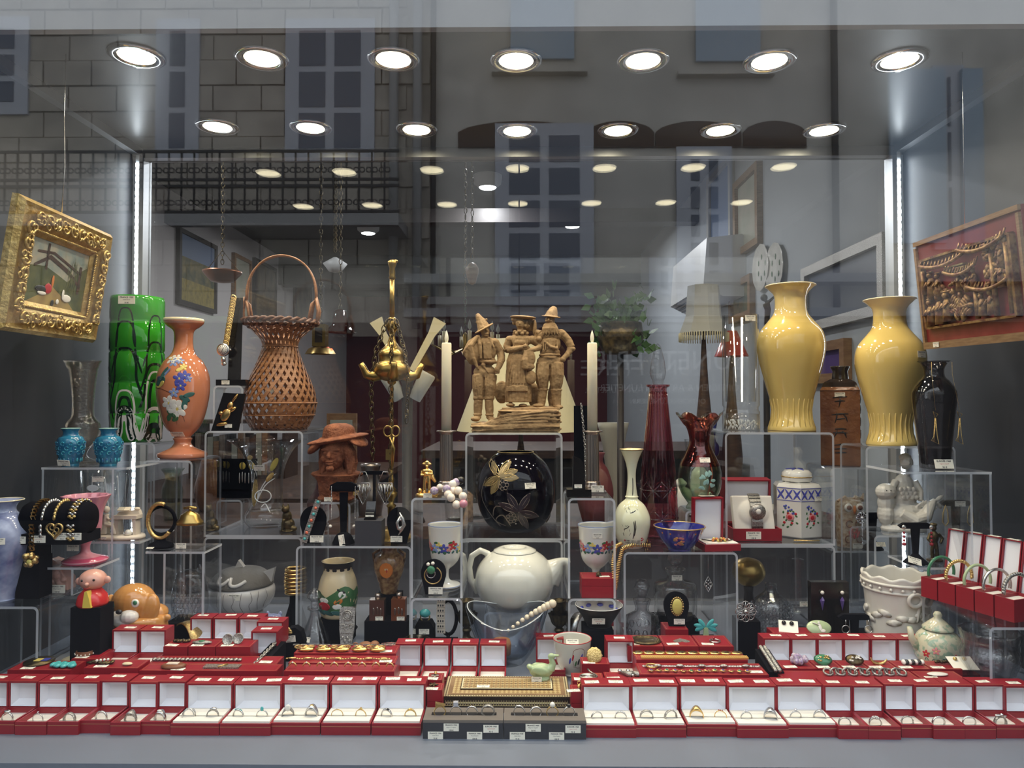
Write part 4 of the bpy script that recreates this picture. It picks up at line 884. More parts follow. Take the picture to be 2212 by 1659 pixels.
# ---------------------------------------------------------------- carved lacquer panel on the right
Mx, W, H = panel_frame([at(1978, 525, 1.66), at(2203, 440, 1.30), at(2236, 733, 1.31), at(2000, 755, 1.66)])
cp = thing('lacquer_relief', 'red lacquered panel carved with gilded figures and pavilions', 'carving', (0, 0, 0)); cp.matrix_world = Mx; w_, h_ = W/2, H/2
MB().m('lacquer').box(-w_, w_, 0, .014, -h_, h_).build('board', cp)
for b in ((-w_, w_, -.006, 0, h_-.01, h_), (-w_, w_, -.006, 0, -h_, -h_+.016), (-w_, -w_+.008, -.006, 0, -h_+.016, h_-.014), (w_-.008, w_, -.006, 0, -h_+.016, h_-.014)): MB().m('oldwood').box(*b).build('border', cp)
for b in ((-.84, .86, -.64, -.6), (-.84, .86, .6, .64), (-.86, -.82, -.62, .62), (.84, .88, -.62, .62)): MB().m('gilt_wood').box(b[0]*w_, b[1]*w_, -.012, 0, b[2]*h_, b[3]*h_).build('inner_border', cp)
def fig(u, v, s, m='gilt_wood'):
    g = MB().m(m).at((u*w_, -.008, v*h_), (0, 0, 0), (s, s, s)); g.lathe([(0, -.03), (.013, -.03), (.011, -.01), (.009, .008), (.005, .014), (0, .015)], 12, sy=.8); g.ell((0, -.002, .021), .0065, 10, 8); g.ell((0, 0, .028), (.008, .007, .003)); g.tube([(-.008, -.004, .006), (-.012, -.01, -.006)], .003, 6); g.tube([(.008, -.004, .006), (.004, -.012, -.004)], .003, 6); g.build('gilded_figure', cp)
for u, v, s in ((-.72, -.34, 1.05), (-.52, -.3, 1.15), (-.36, -.28, 1.1), (.3, -.36, .8), (.46, -.34, .85), (-.66, .16, .95), (-.5, .12, .9), (-.08, .1, .7), (.08, .06, .75), (.2, .1, .65), (.68, .06, .9), (.7, .34, .75)): fig(u, v, s)
def roof(u0, u1, v):
    n = 12; pts = [(u0+(u1-u0)*i/n, v+.1*abs(2*i/n-1)**2) for i in range(n+1)]; g = MB().m('gilt_wood'); g.tube([(a*w_, -.016, b*h_) for a, b in pts], .004, 6)
    for a, b in pts: g.tube([(a*w_, -.014, b*h_), (a*w_, -.008, (b+.12)*h_)], .0022, 5)
    g.build('carved_roof', cp)
roof(-.8, .1, .42); roof(.0, .8, .5); roof(.12, .82, -.14); roof(-.3, .3, .2)
for u, v0, v1 in ((.55, -.58, .4), (.22, -.58, -.14), (.8, -.58, .5), (-.8, .0, .42)): MB().m('gilt_wood').tube([(u*w_, -.01, v0*h_), ((u+.02)*w_, -.012, (v0+v1)/2*h_), (u*w_, -.01, v1*h_)], .005, 8).build('carved_post', cp)
g = MB().m('gilt_wood')
for i in range(40): a = i*.7; g.ell(((-.1+.22*math.cos(a)*(i/40))*w_, -.008, (-.34+.2*math.sin(a)*(i/40))*h_), (.012, .006, .005), 8, 6, Euler((0, a, 0)))
for i in range(34): g.ell((random.uniform(.42, .82)*w_, -.009, random.uniform(-.1, .56)*h_), (.009, .005, .005), 8, 6, Euler((0, i, 0)))
for i in range(30): g.ell((random.uniform(-.8, .3)*w_, -.007, random.uniform(-.1, .1)*h_), (.009, .005, .004), 8, 6, Euler((0, i*.4, 0)))
g.build('carved_foliage', cp)['kind'] = 'stuff'; g = MB().m('frame_light'); [g.box(-.36*w_, .02*w_, -.008, 0, (.26+i*.05)*h_, (.285+i*.05)*h_) for i in range(3)]; g.build('gilt_plaque', cp); ptag(cp, (-.7*w_, -.0075, -.93*h_), .022)
hp = Mx @ Vector((0, .007, h_)); tagp(MB().m('silver').tube([hp, (hp.x, hp.y, ZC)], .0008, 6).build('hanging_wire'), 'thin wire holding the red carved panel', 'wire')
# ---------------------------------------------------------------- wicker basket
Y = 1.865; k = Y/F; p = at(604, 920, Y); bk = thing('wicker_basket', 'tall woven wicker flower basket with hooped handle', 'basket', (p.x, Y, ZA2))
bp = smoothprof([(54, 0), (60, 4), (66, 16), (74, 34), (77, 58), (72, 85), (62, 110), (50, 138), (39, 168), (36, 180), (42, 196), (58, 212), (72, 224), (78, 230)], 4)
wv = MB(k).m('wicker'); N = 26
for s_ in (-1, 1):
    for i in range(N):
        fr_ = [onlathe(bp, i*2*PI/N+s_*z/230*2.1, z, s_*.8) for z in range(4, 230, 6)]; vs = []
        for j, (q_, R_) in enumerate(fr_):
            d_ = (fr_[min(j+1, len(fr_)-1)][0]-fr_[max(j-1, 0)][0]).normalized(); sd = R_.col[1].cross(d_)*(2.3+.014*interp(bp, q_.z)[0]); vs += [q_-sd, q_+sd+R_.col[1]*.0]
        wv.add(vs, [(2*j, 2*j+1, 2*j+3, 2*j+2) for j in range(len(fr_)-1)])
wv.build('woven_body', bk)['kind'] = 'stuff'
for zz, r in ((56, 1.6), (30, 1.3), (178, 1.4)): MB(k).m('wicker').ring((0, 0, zz), interp(bp, zz)[0]+1.2, r, 48, 'z', 5).build('hoop', bk)
rm = MB(k).m('wicker_dark')
for ph in (0, PI): rm.tube([((77+3.5*math.cos(a*14+ph))*math.cos(a), (77+3.5*math.cos(a*14+ph))*math.sin(a), 231+3.5*math.sin(a*14+ph)) for a in [i*2*PI/150 for i in range(150)]], 3.4, 6, closed=True)
for ph in (0, 2): rm.tube([((66+1.5*math.cos(a*18+ph))*math.cos(a), (66+1.5*math.cos(a*18+ph))*math.sin(a), 222+3*math.sin(a*18+ph)) for a in [i*2*PI/150 for i in range(150)]], 2.2, 5, closed=True)
rm.build('braided_rim', bk)
ft = MB(k).m('wicker_dark')
for ph in (0, PI): ft.tube([(56*math.cos(a), 56*math.sin(a), 4+2.5*math.sin(a*12+ph)) for a in [i*2*PI/100 for i in range(100)]], 3, 5, closed=True)
ft.build('braided_foot', bk)
hd = MB(k).m('wicker')
for dy in (-4, 4): hd.tube([(-76*math.cos(t)+2, dy*math.cos(2*t), 280+97*math.sin(t)**.8 if 0 < t < PI else 280) for t in [i*PI/28 for i in range(29)]], 2.2, 6)
for sx in (-1, 1):
    for dy in (-8, 8): hd.tube([(sx*80, dy*.6, 230), (sx*84, dy, 255), (sx*78, dy*.4, 285), (sx*70, -dy, 270), (sx*64, -dy*1.2, 235)], 3, 6)
hd.build('handle', bk); ptag(bk, (.0, -.078, .1), .021)
# watch on a tall black stand, brooch on a leaning board
Y = 1.79; k = Y/F; p = at(498, 918, Y)
riser('small clear acrylic block under the watch stand', p.x-.04, p.x+.036, Y-.012, Y+.05, ZA2+.112, ZA2)
ws = thing('watch_stand', 'tall narrow black board on a flat base for the chain watch', 'jewellery stand', (p.x, Y+.018, ZA2+.112))
MB(k).m('black_gloss').box(-32, 33, -18, 18, 0, 13).build('base', ws); MB(k).m('black_gloss').at((0, 4, 13), (-.05, 0, 0)).box(-14, 14, -3, 0, 0, 182).build('board', ws); ptag(ws, (-.012, -.0225, .008), .02)
wt = thing('wrist_watch', 'ladies wrist watch with white dial on heavy curb-chain bracelet', 'watch', (p.x-.004, Y+.006, ZA2+.112))
ch = MB(k).m('gold_old')
for i in range(17): ch.at((-9+i*.75, -2+i*.5, 92+i*6.3), (0, .5 if i % 2 else -.5, .3)); ch.ring((0, 0, 0), 5.4, 2.3, 12, 'y', 6, sx=.8)
ch.build('chain', wt); wc = MB(k).m('silver').at((-14, -4, 78), (PI/2, 0, 0)); wc.lathe([(0, 5), (10, 5), (13.5, 4), (14.5, 0), (12, -2), (0, -2)], 28); wc.at(); wc.ell((1, -4, 78), 2.5); wc.tube([(-14, -4, 62), (-14, -4, 52)], 5); wc.ell((-13, -4, 48), (6, 4, 5)); wc.build('case', wt)
d = MB(k).m('porcelain').at((-14, -9.2, 78), (PI/2, 0, 0)); d.lathe([(0, .3), (10, .2), (10, 0)], 28); d.at(); d.m('ink')
for i in range(12): d.box(-14+8*math.sin(i*PI/6)-.5, -14+8*math.sin(i*PI/6)+.5, -9.8, -9.5, 78+8*math.cos(i*PI/6)-.9, 78+8*math.cos(i*PI/6)+.9)
d.tube([(-14, -9.8, 78), (-11, -9.8, 83)], .5, 4); d.tube([(-14, -9.8, 78), (-16, -9.8, 72)], .5, 4); d.build('dial', wt)
Y = 1.755; k = Y/F; p = at(495, 918, Y); bs = thing('brooch_board', 'black leaning display board with gilt brooch, below the watch', 'jewellery stand', (p.x, Y, ZA2))
MB(k).m('black_gloss').prism([(-38, 0), (20, 0), (36, 80), (-12, 82)], -3, 3).build('board', bs); ptag(bs, (0, -.005, .012), .018)
bb = tagp(MB(k).m('gold').ell((-6, -5, 34), (10, 4, 15), 12, 8, Euler((0, .5, 0))).ell((4, -5, 54), (6, 4, 9), 12, 8, Euler((0, .3, 0))).ell((14, -5, 70), (3, 3, 12), 10, 6, Euler((0, .6, 0))).ell((10, -5, 46), (9, 3, 4), 10, 6, Euler((0, -.7, 0))).ell((-14, -5, 14), (13, 3, 4), 10, 6, Euler((0, -.2, 0))).ell((-16, -5, 38), (5, 3, 4)).build('brooch', None, (p.x, Y, ZA2)), 'gold leaping-figure brooch pinned to the black leaning board', 'brooch')
# leaf-painted clear vase, cats inside the cube
Y = 1.862; k = Y/F
o, pr, kk = ves('glass_vase', 'flared clear glass vase painted with pale stems and gold leaves', 'vase', 576, 1157, Y, [(34, 0), (40, 3), (47, 14), (45, 28), (36, 42), (33, 60), (34, 110), (42, 140), (58, 168), (82, 186)], 'clear', ZA1+.006, 3, 34, 48, parts='body')
lf = MB(kk); leafs(lf, pr, [('gold_old', -.5, 75, 8, 30, .1), ('gem_yellow', .7, 135, 7, 16, .3), ('gold_old', .5, 108, 5, 12, .7), ('gold_old', -.5, 150, 10, 5, -.4), ('engraved', -.3, 70, 6, 10, .4)])
for a, b in (((-.4, 60), (.9, 115)), ((-.4, 50), (.8, 105)), ((.0, 45), (.5, 35)), ((-.6, 145), (-.3, 110))): stemline(lf, pr, [a, ((a[0]+b[0])/2, (a[1]+b[1])/2+12), b], 1.1, 'engraved')
p1, R1 = onlathe(pr, .1, 68, .3); lf.m('engraved').mtx(Matrix.Translation(p1) @ R1.to_4x4()); lf.ring((0, 0, 0), 13, 1.2, 20, 'y', 5, sx=1.3); lf.mtx(Matrix.Identity(4)); lf.build('painted_leaves', o); vtag(o, pr, kk, -.1, 128, 24)
def cat_fig(px, py, Y, z, label, flip=1):
    k = Y/F; p = at(px, py, Y); b = MB(k).m('bronze'); s = flip
    b.ell((0, 0, 14), (15, 14, 15)); b.ell((-2*s, -2, 30), (11, 10, 16)); b.ell((-4*s, -6, 47), (9, 8, 8)); b.lathe([(0, 52), (4, 50), (1, 60), (0, 60)], 8, -10*s, -4); b.lathe([(0, 52), (4, 50), (1, 60), (0, 60)], 8, 1*s, -4); b.tube([(-6*s, -10, 26), (-8*s, -13, 4)], [4, 3], 8); b.ell((14*s, -6, 6), (8, 6, 6)); b.lathe([(0, 0), (18, 0), (18, 3), (0, 4)], 20)
    o = b.blob('cat_figurine', None, (p.x, Y, z), .0013, 2); return tagp(o, label, 'figurine')
cat_fig(455, 1152, 1.80, ZA1+.006, 'small dark cat figurine near the small acrylic step'); cat_fig(622, 1155, 1.79, ZA1+.006, 'small dark cat figurine tucked against the leaf-painted vase')
p = at(500, 1145, 1.90); riser('tiny clear acrylic step inside the big cube', p.x-.035, p.x+.035, 1.885, 1.94, ZA1+.07, ZA1+.005)
es = thing('earring_card', 'dark card on a tiny step hung with yellow and silver earrings', 'jewellery stand', (p.x+.015, 1.92, ZA1+.07)); kq = 1.92/F
MB(kq).m('black_velvet').box(-50, 36, -2, 2, 0, 85).build('card', es)
for x in (6, 26):
    e = thing('earring', 'round yellow and black drop earring on the dark card', 'earring', (p.x+.015, 1.917, ZA1+.07), 0, 'pair of yellow drop earrings'); g = MB(kq).m('yellow_paint'); g.ell((x, -3, 70), (7, 2, 8)); g.m('p_black').box(x-1, x+1, -6, -3, 62, 78); g.build('disc', e)
    g = MB(kq).m('silver')
    for i in range(3): g.ell((x-6+i*6, -3, 44+2*(i % 2)), (1.8, 1.5, 12), 8, 6)
    g.build('drops', e)
# raku cat pot on white drum, owls, cuff
Y = 1.885; k = Y/F; p = at(522, 1330, Y); dr = tagp(MB(k).m('white_plastic').lathe([(0, 0), (44, 0), (44, 18), (40, 22), (0, 22)], 40).build('display_drum', None, (p.x, Y, ZF)), 'low white round stand under the crackled cat pot', 'display block')
rk = thing('cat_pot', 'rounded white crackle-glazed pot with dark cat-face lid and pointed ears', 'pot', (p.x, Y, ZF+22*k))
pb = smoothprof([(36, 0), (52, 6), (66, 24), (69, 44), (64, 56)], 4); MB(k).m('raku').lathe(hollow(pb, 4, 8), 48).build('body', rk)
pl = smoothprof([(66, 56.5), (65, 62), (56, 76), (38, 88), (0, 94)], 4); MB(k).m('raku_dark').lathe([(0, 56.6)]+pl, 48).build('lid', rk)
e = MB(k).m('raku'); e.prism([(-16, 86), (8, 90), (-6, 108)], -6, 6); e.prism([(40, 80), (66, 62), (72, 92)], -6, 6); e.build('ears', rk)
e = MB(k); stemline(e, pl, [(-.55, 80), (-.5, 70), (-.3, 68), (-.1, 78)], 4, 'raku', True); stemline(e, pl, [(-.05, 80), (0, 68), (.2, 66), (.5, 74)], 4, 'raku', True); e.build('brows', rk)
e = MB(k)
for i in range(10): th = -1.2+i*.26; stemline(e, pb, [(th, 52), (th+.05*math.sin(i*3), 36), (th-.04, 24), (th+.06, 10)], .5, 'crackle')
e.build('cracks', rk); ptag(rk, (.012, -.083, .055), .03)
def owl_fig(px, py, Y, z, label, h, m, eye='bronze'):
    k = Y/F; p = at(px, py, Y); t = thing('owl_figurine', label, 'figurine', (p.x, Y, z)); s = h/48
    b = MB(k*s).m(m); b.lathe(smoothprof([(0, 0), (14, 0), (19, 10), (18, 24), (14, 32), (0, 36)]), 28, sy=.8); b.ell((0, -2, 36), (18, 13, 11)); b.ell((-13, 0, 46), (4, 3, 6)); b.ell((13, 0, 46), (4, 3, 6)); b.blob('body', t, (0, 0, 0), .0012, 2)
    e = MB(k*s).m(eye)
    for x in (-8, 8): e.at((x, -13, 36), (PI/2, 0, 0)); e.lathe([(0, 1), (3, 1.4), (4, .4), (7, 1.2), (8, 0)], 20)
    e.at(); e.ell((0, -15, 32), (2, 3, 4)); e.build('eyes', t); return t
zz = ZF+.02; tagp(MB().m('black_velvet').box(-.05, .05, -.03, .03, 0, .02).build('display_block', None, (at(590, 1340, 1.70).x, 1.70, ZF)), 'low black block under the dark owl figurines', 'display block')
owl_fig(592, 1340, 1.70, zz, 'small dark patterned owl figurine beside the cat pot', 50, 'bluemottle'); owl_fig(572, 1345, 1.685, zz, 'tiny speckled owl figurine in front of the larger dark owl', 24, 'owl_brown')
Y = 1.80; k = Y/F; p = at(638, 1322, Y); cs = thing('cuff_stand', 'black cone stand behind the riser post with gilt cuff', 'jewellery stand', (p.x, Y, ZF)); MB(k).m('black_velvet').lathe([(0, 0), (24, 0), (24, 20), (12, 60), (12, 130), (0, 132)], 24).build('cone', cs)
c = MB(k).m('gold'); 
for i in range(7): c.ring((0, 0, 84+i*8), 21-abs(i-3)*.5, 4, 28, 'z', 6)
tagp(c.build('cuff_bracelet', None, (p.x, Y, ZF)), 'wide ribbed gilt cuff bracelet on a dark cone', 'bracelet')
Y = 1.60; k = Y/F; p = at(634, 1400, Y); cs = thing('necklace_bust', 'small black rounded bust stand with pearly leaf brooch', 'jewellery stand', (p.x, Y, ZF)); MB(k).m('black_velvet').prism([(-26, 0), (22, 0), (26, 40), (18, 64), (6, 72), (-8, 70), (-20, 50)], -10, 12).build('bust', cs); ptag(cs, (-.006, -.012, .05), .028, (0, -.1, 0))
b = MB(k).m('gold_old'); 
for i in range(9): b.ell((-10+6*math.cos(i*.5), -12, 62+12*math.sin(i*.5)*.6+i*.6), (6, 3, 3.5), 8, 6, Euler((0, i*.4, 0)))
tagp(b.build('brooch', None, (p.x, Y, ZF)), 'pale gilt leaf-spray brooch on a small black bust', 'brooch')
# ---------------------------------------------------------------- on the low left riser: jewellery stands
Y = 1.69; k = Y/F
def oval_stand(px, py, Y, z, w, h, label, name='jewellery_bust'):
    k = Y/F; p = at(px, py, Y); t = thing(name, label, 'jewellery stand', (p.x, Y, z)); a = w/2
    poly = [(-a*.62, 0), (a*.62, 0), (a*.78, h*.25), (a*.98, h*.5)]+[(a*math.cos(q), h*.62+h*.38*math.sin(q)) for q in [i*PI/14 for i in range(15)]]+[(-a*.98, h*.5), (-a*.78, h*.25)]
    MB(k).m('black_velvet').at((0, 0, 0), (-.12, 0, 0)).prism(poly, -3, 3).build('board', t); MB(k).m('black_velvet').prism([(-a*.4, 0), (a*.4, 0), (a*.2, h*.5), (-a*.2, h*.5)], 4, 7).build('strut', t); return t, k, p
t, k, p = oval_stand(675, 1177, Y, ZB1, 56, 80, 'black oval board with gem-set bar bracelet'); ptag(t, (.012, -.008, .012), .032)
b = thing('bracelet', 'dark silver bar bracelet set with turquoise and coral', 'bracelet', (p.x-.002, Y-.004, ZB1)); m = MB(k).m('silver_dark')
for i in range(11): m.at((-13+i*2.7, -5+i*.5, 8+i*8.2), (0, .3, 0)).box(-6.5, 6.5, -1.6, 1.6, -3.8, 3.8)
m.at().build('links', b)
for i in range(7): MB(k).m('gem_turq' if i % 2 == 0 else 'gem_coral').ell((-12+i*4.5, -8+i*.6, 12+i*13), (3.4, 2.2, 3.4), 10, 7).build('stone', b)
p = at(742, 1178, Y); t = thing('earring_stand', 'tall black T-shaped earring stand on a domed foot', 'jewellery stand', (p.x, Y, ZB1)); k = Y/F
MB(k).m('black_velvet').lathe(smoothprof([(0, 0), (22, 0), (22, 6), (16, 18), (7, 24), (0, 25)]), 28).build('foot', t); s = MB(k).m('black_velvet'); s.prism([(-6, 22), (6, 22), (9, 110), (-9, 110)], -3, 3); s.prism([(-30, 116), (-24, 112), (24, 112), (30, 116), (28, 126), (16, 132), (-16, 132), (-28, 126)], -5, 5); s.build('bar', t); ptag(t, (.002, -.0255, .012), .026, (-.3, PI/2-.15, 0))
for x in (-25, 26):
    e = thing('earring', 'long chain drop earring with a pearl on the black T stand', 'earring', (p.x+x*k, Y-.006, ZB1), 0, 'pair of long pearl drop earrings'); g = MB(k).m('silver'); 
    for i in range(22): g.ell((0, -1, 122-i*3.2), (1.1, 1, 1.9), 6, 4)
    g.build('chain', e); MB(k).m('gem_pearl').ell((-2, -1, 38), 3.6).build('pearl', e)
p = at(800, 1178, Y); t = tagp(MB(k).m('grey_card').box(-28, 28, -22, 20, 0, 52).build('display_block', None, (p.x, Y, ZB1)), 'dark grey cube block under the curved ring holder', 'display block')
t = thing('ring_holder', 'small curved black holder with price slip on the grey cube', 'jewellery stand', (p.x, Y, ZB1+52*k)); MB(k).m('black_gloss').box(-12, 14, -10, 10, 0, 4).build('base', t); s = MB(k).m('black_gloss'); s.add([(x, y, z) for x in (-9, 11) for y, z in ((-8, 4), (-9, 14), (-3, 26), (4, 38))], [(0, 1, 5, 4), (1, 2, 6, 5), (2, 3, 7, 6)], True); s.build('slope', t); ptag(t, (.0, -.0095, .012), .02)
t, k, p = oval_stand(862, 1178, Y, ZB1, 54, 78, 'black oval board with silver knot brooch'); ptag(t, (-.005, -.008, .012), .028)
b = MB(k).m('silver'); b.ring((4, -8, 44), 9, 3.4, 24, 'y', 8, sx=.8); b.tube([(2, -9, 68), (9, -9, 56), (12, -9, 42), (6, -9, 30), (0, -9, 20)], [1.5, 4, 5, 4, 1.2], 8); b.tube([(4, -10, 60), (-3, -10, 46), (0, -10, 34), (8, -10, 28)], [2, 4, 4, 1.5], 8); tagp(b.build('brooch', None, (p.x, Y, ZB1)), 'silver entwined knot brooch on black oval board', 'brooch')
t = thing('earring_stand', 'thin dark stand with large openwork silver earrings before the lamp pole', 'jewellery stand', (at(808, 1178, 1.735).x, 1.735, ZB1)); kk = 1.735/F
MB(kk).m('black_velvet').lathe([(0, 0), (18, 0), (18, 3), (4, 6), (3, 140), (0, 141)], 16).build('post', t); MB(kk).m('black_velvet').box(-24, 26, -2, 2, 140, 148).build('bar', t)
for x, lab in ((-24, 0), (24, 1)):
    e = tagp(MB(kk).m('silver').tube([(-13, -4, 128), (-4, -4, 146), (6, -4, 146), (14, -4, 128)], 1.2, 6).tube([(-15, -4, 122), (15, -4, 122), (17, -4, 108), (0, -4, 76), (-17, -4, 108)], 1.2, 6, closed=True).build('earring', None, (at(808, 1178, 1.735).x+x*kk, 1.735, ZB1)), 'large openwork silver kite earring on the thin dark stand', 'earring', 'pair of openwork silver earrings')
    mm = MB(kk).m('silver')
    for i in range(5): mm.tube([(-14+i*6, -4, 120), (-8+i*6-4, -4, 96+abs(i-2)*4), (2+(i-2)*2, -4, 84)], .9, 5); mm.tube([(14-i*6, -4, 120), (8-i*6+4, -4, 96+abs(i-2)*4)], .9, 5)
    mm.build('lattice', e)
# ---------------------------------------------------------------- terracotta bust with hat
Y = 1.735; k = Y/F; p = at(728, 1085, Y); zb = ZB1+.095
riser('small clear acrylic block under the clay bust', p.x-.05, p.x+.04, Y-.03, Y+.055, zb, ZB1)
bu = thing('clay_bust', 'red clay bust of a long-haired figure in a broad-brimmed hat', 'sculpture', (p.x, Y+.008, zb))
b = MB(k).m('redclay'); b.lathe([(0, 0), (38, 0), (40, 4), (36, 10), (40, 40), (50, 56), (0, 60)], 28, -4, 0, sy=.7); b.ell((-2, 0, 56), (58, 26, 12)); b.tube([(0, 2, 55), (-2, -2, 80)], [18, 15], 12)
b.ell((-6, -14, 101), (25, 27, 35), 24, 16); b.tube([(-8, -40, 108), (-9, -46, 98), (-9, -46, 94)], [3, 4.6, 4.6], 10); b.ell((-18, -36, 111), (10, 5, 3), 12, 8); b.ell((4, -36, 110), (10, 5, 3), 12, 8); b.ell((-18, -37, 104), (5, 3, 3)); b.ell((3, -37, 103), (5, 3, 3)); b.ell((-9, -40, 86), (9, 4, 2.2)); b.ell((-9, -39, 81), (8, 4, 2.6)); b.ell((-8, -37, 71), (9, 8, 7)); b.ell((-22, -28, 92), (8, 9, 9)); b.ell((8, -28, 91), (8, 9, 9))
for i in range(26):
    a = -.7+i*.22; sx = -1 if i < 9 else 1; x0 = sx*(20+5*math.sin(i*2)); y0 = random.uniform(-18, 16)
    b.tube([(x0*.9-2, y0, 128), (x0+sx*8, y0+3*math.sin(i), 104), (x0+sx*(7+4*math.sin(i*1.7)), y0+2, 80), (x0+sx*(10+4*math.cos(i)), y0-2, 58)], [6, 7, 7, 4], 7)
b.blob('bust', bu, (0, 0, 0), .0012, 1, .0018, .005)
h = MB(k).m('redclay'); h.ell((0, 6, 143), (68, 52, 8), 32, 8, Euler((.02, -.16, 0))); h.ell((-46, 0, 129), (24, 34, 9), 20, 8, Euler((.1, -.8, 0))); h.ell((46, -4, 140), (22, 34, 8), 20, 8, Euler((.15, .5, 0))); h.lathe(smoothprof([(36, 140), (35, 156), (30, 170), (14, 177), (0, 175)]), 28, 2, 6); h.blob('hat', bu, (0, -.006, -.0125), .0016, 3, .002, .02); ptag(bu, (-.015, -.032, .006), .02)
# ---------------------------------------------------------------- brass oil lamp with chains
Y = 1.755; k = Y/F; p = at(845, 1163, Y); L = thing('oil_lamp', 'tall brass oil lamp with four spouts, hung with chains and tools', 'oil lamp', (p.x, Y, ZB1))
b = MB(k).m('brass'); b.lathe(smoothprof([(0, 0), (44, 0), (45, 5), (38, 9), (24, 14), (12, 20)], 3)+[(9, 26), (9, 34), (7, 42), (8, 66), (11, 70), (5, 76), (7, 84), (12, 92), (13, 98), (8, 102), (11, 104), (5, 112), (4.5, 118), (6, 122), (6, 128), (4, 132), (3.6, 330), (9, 334), (10, 340), (6, 345), (0, 346)], 24); b.build('stem', L)
b = MB(k).m('brass'); b.lathe(smoothprof([(4, 338), (18, 340), (34, 350), (40, 362), (36, 374), (30, 380), (29, 390), (30, 396), (26, 404), (14, 416), (8, 428), (6, 440), (8, 446), (11, 452), (11, 462), (8, 470), (9, 474), (4, 478)], 3), 32); b.build('reservoir', L)
for i in range(4):
    a = i*PI/2+.25; s = MB(k).m('brass').at((0, 0, 0), (0, 0, a)); s.tube([(20, 0, 356), (40, 0, 348), (54, 0, 352), (60, 0, 366), (66, 0, 376)], [14, 12, 9, 7, 6], 12); s.build('spout', L)
b = MB(k).m('brass'); b.tube([(0, 0, 476), (0, 0, 560)], 5.5, 12); b.lathe([(6, 560), (8, 563), (6, 568), (7, 572), (6, 584), (9, 592), (10, 598), (4, 602), (0, 602)], 16); b.ell((6, 0, 599), (7, 5, 4)); b.build('column', L)
def chain(mb, pts, n, R, r):
    P = [Vector(q) for q in pts]; tot = sum((a-b).length for a, b in zip(P, P[1:]))
    for i in range(n):
        d = tot*(i+.5)/n
        for a, bb in zip(P, P[1:]):
            if d <= (a-bb).length: break
            d -= (a-bb).length
        u = (bb-a).normalized(); c = a+u*d; q = u.to_track_quat('Z', 'Y').to_matrix().to_4x4()
        mb.mtx(Matrix.Translation(c) @ q @ Matrix.Rotation(PI/2*(i % 2)+.4, 4, 'Z')); mb.ring((0, 0, 0), R, r, 12, 'y', 5, sx=.55)
    mb.mtx(Matrix.Identity(4)); return mb
for i, (dx, dy, zl) in enumerate(((-42, -14, 170), (6, -42, 130), (38, -16, 250))):
    chain(MB(k).m('bronze'), [(dx*.25, dy*.25, 470), (dx*.8, dy*.8, 400), (dx, dy, 330), (dx*.9, dy*.95, zl)], int((500-zl)/13), 9, 1.2).build('chain', L)
t = MB(k).m('brass'); t.ring((0, -44, 232), 11, 1.8, 20, 'y', 6, sx=.8); t.ring((16, -44, 232), 11, 1.8, 20, 'y', 6, sx=.8); t.tube([(4, -44, 220), (13, -44, 196), (11, -44, 158)], [2, 3, 1.5], 6); t.tube([(13, -44, 220), (8, -44, 196), (9, -44, 150)], [2, 3, 1.5], 6); t.box(-4, 7, -46, -43, 172, 194); tagp(t.build('wick_scissors', None, (p.x, Y, ZB1)), 'small brass wick scissors hanging from the oil lamp chain', 'scissors')
# ---------------------------------------------------------------- fluted candlesticks with wax candles
for cx, lab, Yc in ((964, 'beside the gilt figurine', 1.70), (1280, 'beside the black obelisk', 1.70)):
    k = Yc/F; p = at(cx, 1058, Yc); t = thing('candlestick', 'fluted silver column candlestick on square base ' + lab, 'candlestick', (p.x, Yc, ZD2))
    b = MB(k).m('pewter'); b.box(-27, 27, -27, 27, 0, 5); b.box(-23, 23, -23, 23, 5, 11); b.lathe([(0, 11), (20, 11), (19, 15), (16, 18), (17, 21), (14, 25), (0, 25)], 28); b.build('base', t)
    MB(k).m('pewter').lathe([(14, 25), (13, 124)], 72, rib=lambda a, r, z: (r*(1+.05*math.cos(18*a)), z)).build('column', t)
    b = MB(k).m('pewter'); b.lathe([(13, 124), (15, 126), (14, 128), (20, 130), (21, 132), (12, 133), (0, 133)], 28); b.ring((0, 0, 131), 20.5, 1.4, 32, 'z', 5); b.build('cap', t); ptag(t, (.008, -.031, .012), .03)
    c = thing('candle', 'cream wax candle with a flame-shaped tip, in the candlestick ' + lab, 'candle', (p.x, Yc, ZD2+133*k)); MB(k).m('candle').lathe([(0, 0), (11, 0), (10.6, 187), (9.5, 189), (2, 188), (0, 188)], 24).build('wax', c)
    MB(k).m('flame').lathe(smoothprof([(0, 187), (2.5, 190), (4.2, 198), (3, 208), (0, 217)]), 12).build('flame_tip', c)
# ---------------------------------------------------------------- terracotta group of three
Y = 1.885; k = Y/F; p = at(1115, 926, Y); G = thing('clay_group', 'terracotta sculpture of two hatted men and a woman standing on rocky ground', 'sculpture', (p.x, Y, ZC2))
zq = 1/5.184
def q(x, y, d=0): return (960+x*zq-1115, d*zq, 926-620-y*zq)
def T(mb, pts, rs, seg=10): mb.tube([q(*a) for a in pts], [r*zq for r in rs], seg)
def E(mb, c, r, rot=None): mb.ell(q(*c), tuple(a*zq for a in r), 14, 10, rot)
r = MB(k).m('terracotta')
E(r, (430, 1540, 0), (125, 210, 60)); E(r, (900, 1450, 20), (310, 230, 130)); E(r, (1150, 1450, 0), (150, 200, 125)); E(r, (700, 1430, 40), (110, 180, 110)); E(r, (1000, 1340, 40), (300, 160, 40)); E(r, (620, 1530, 0), (200, 210, 60)); E(r, (1230, 1200, 90), (70, 70, 170)); E(r, (640, 1150, 140), (90, 50, 130)); E(r, (1000, 1180, 140), (70, 50, 140))
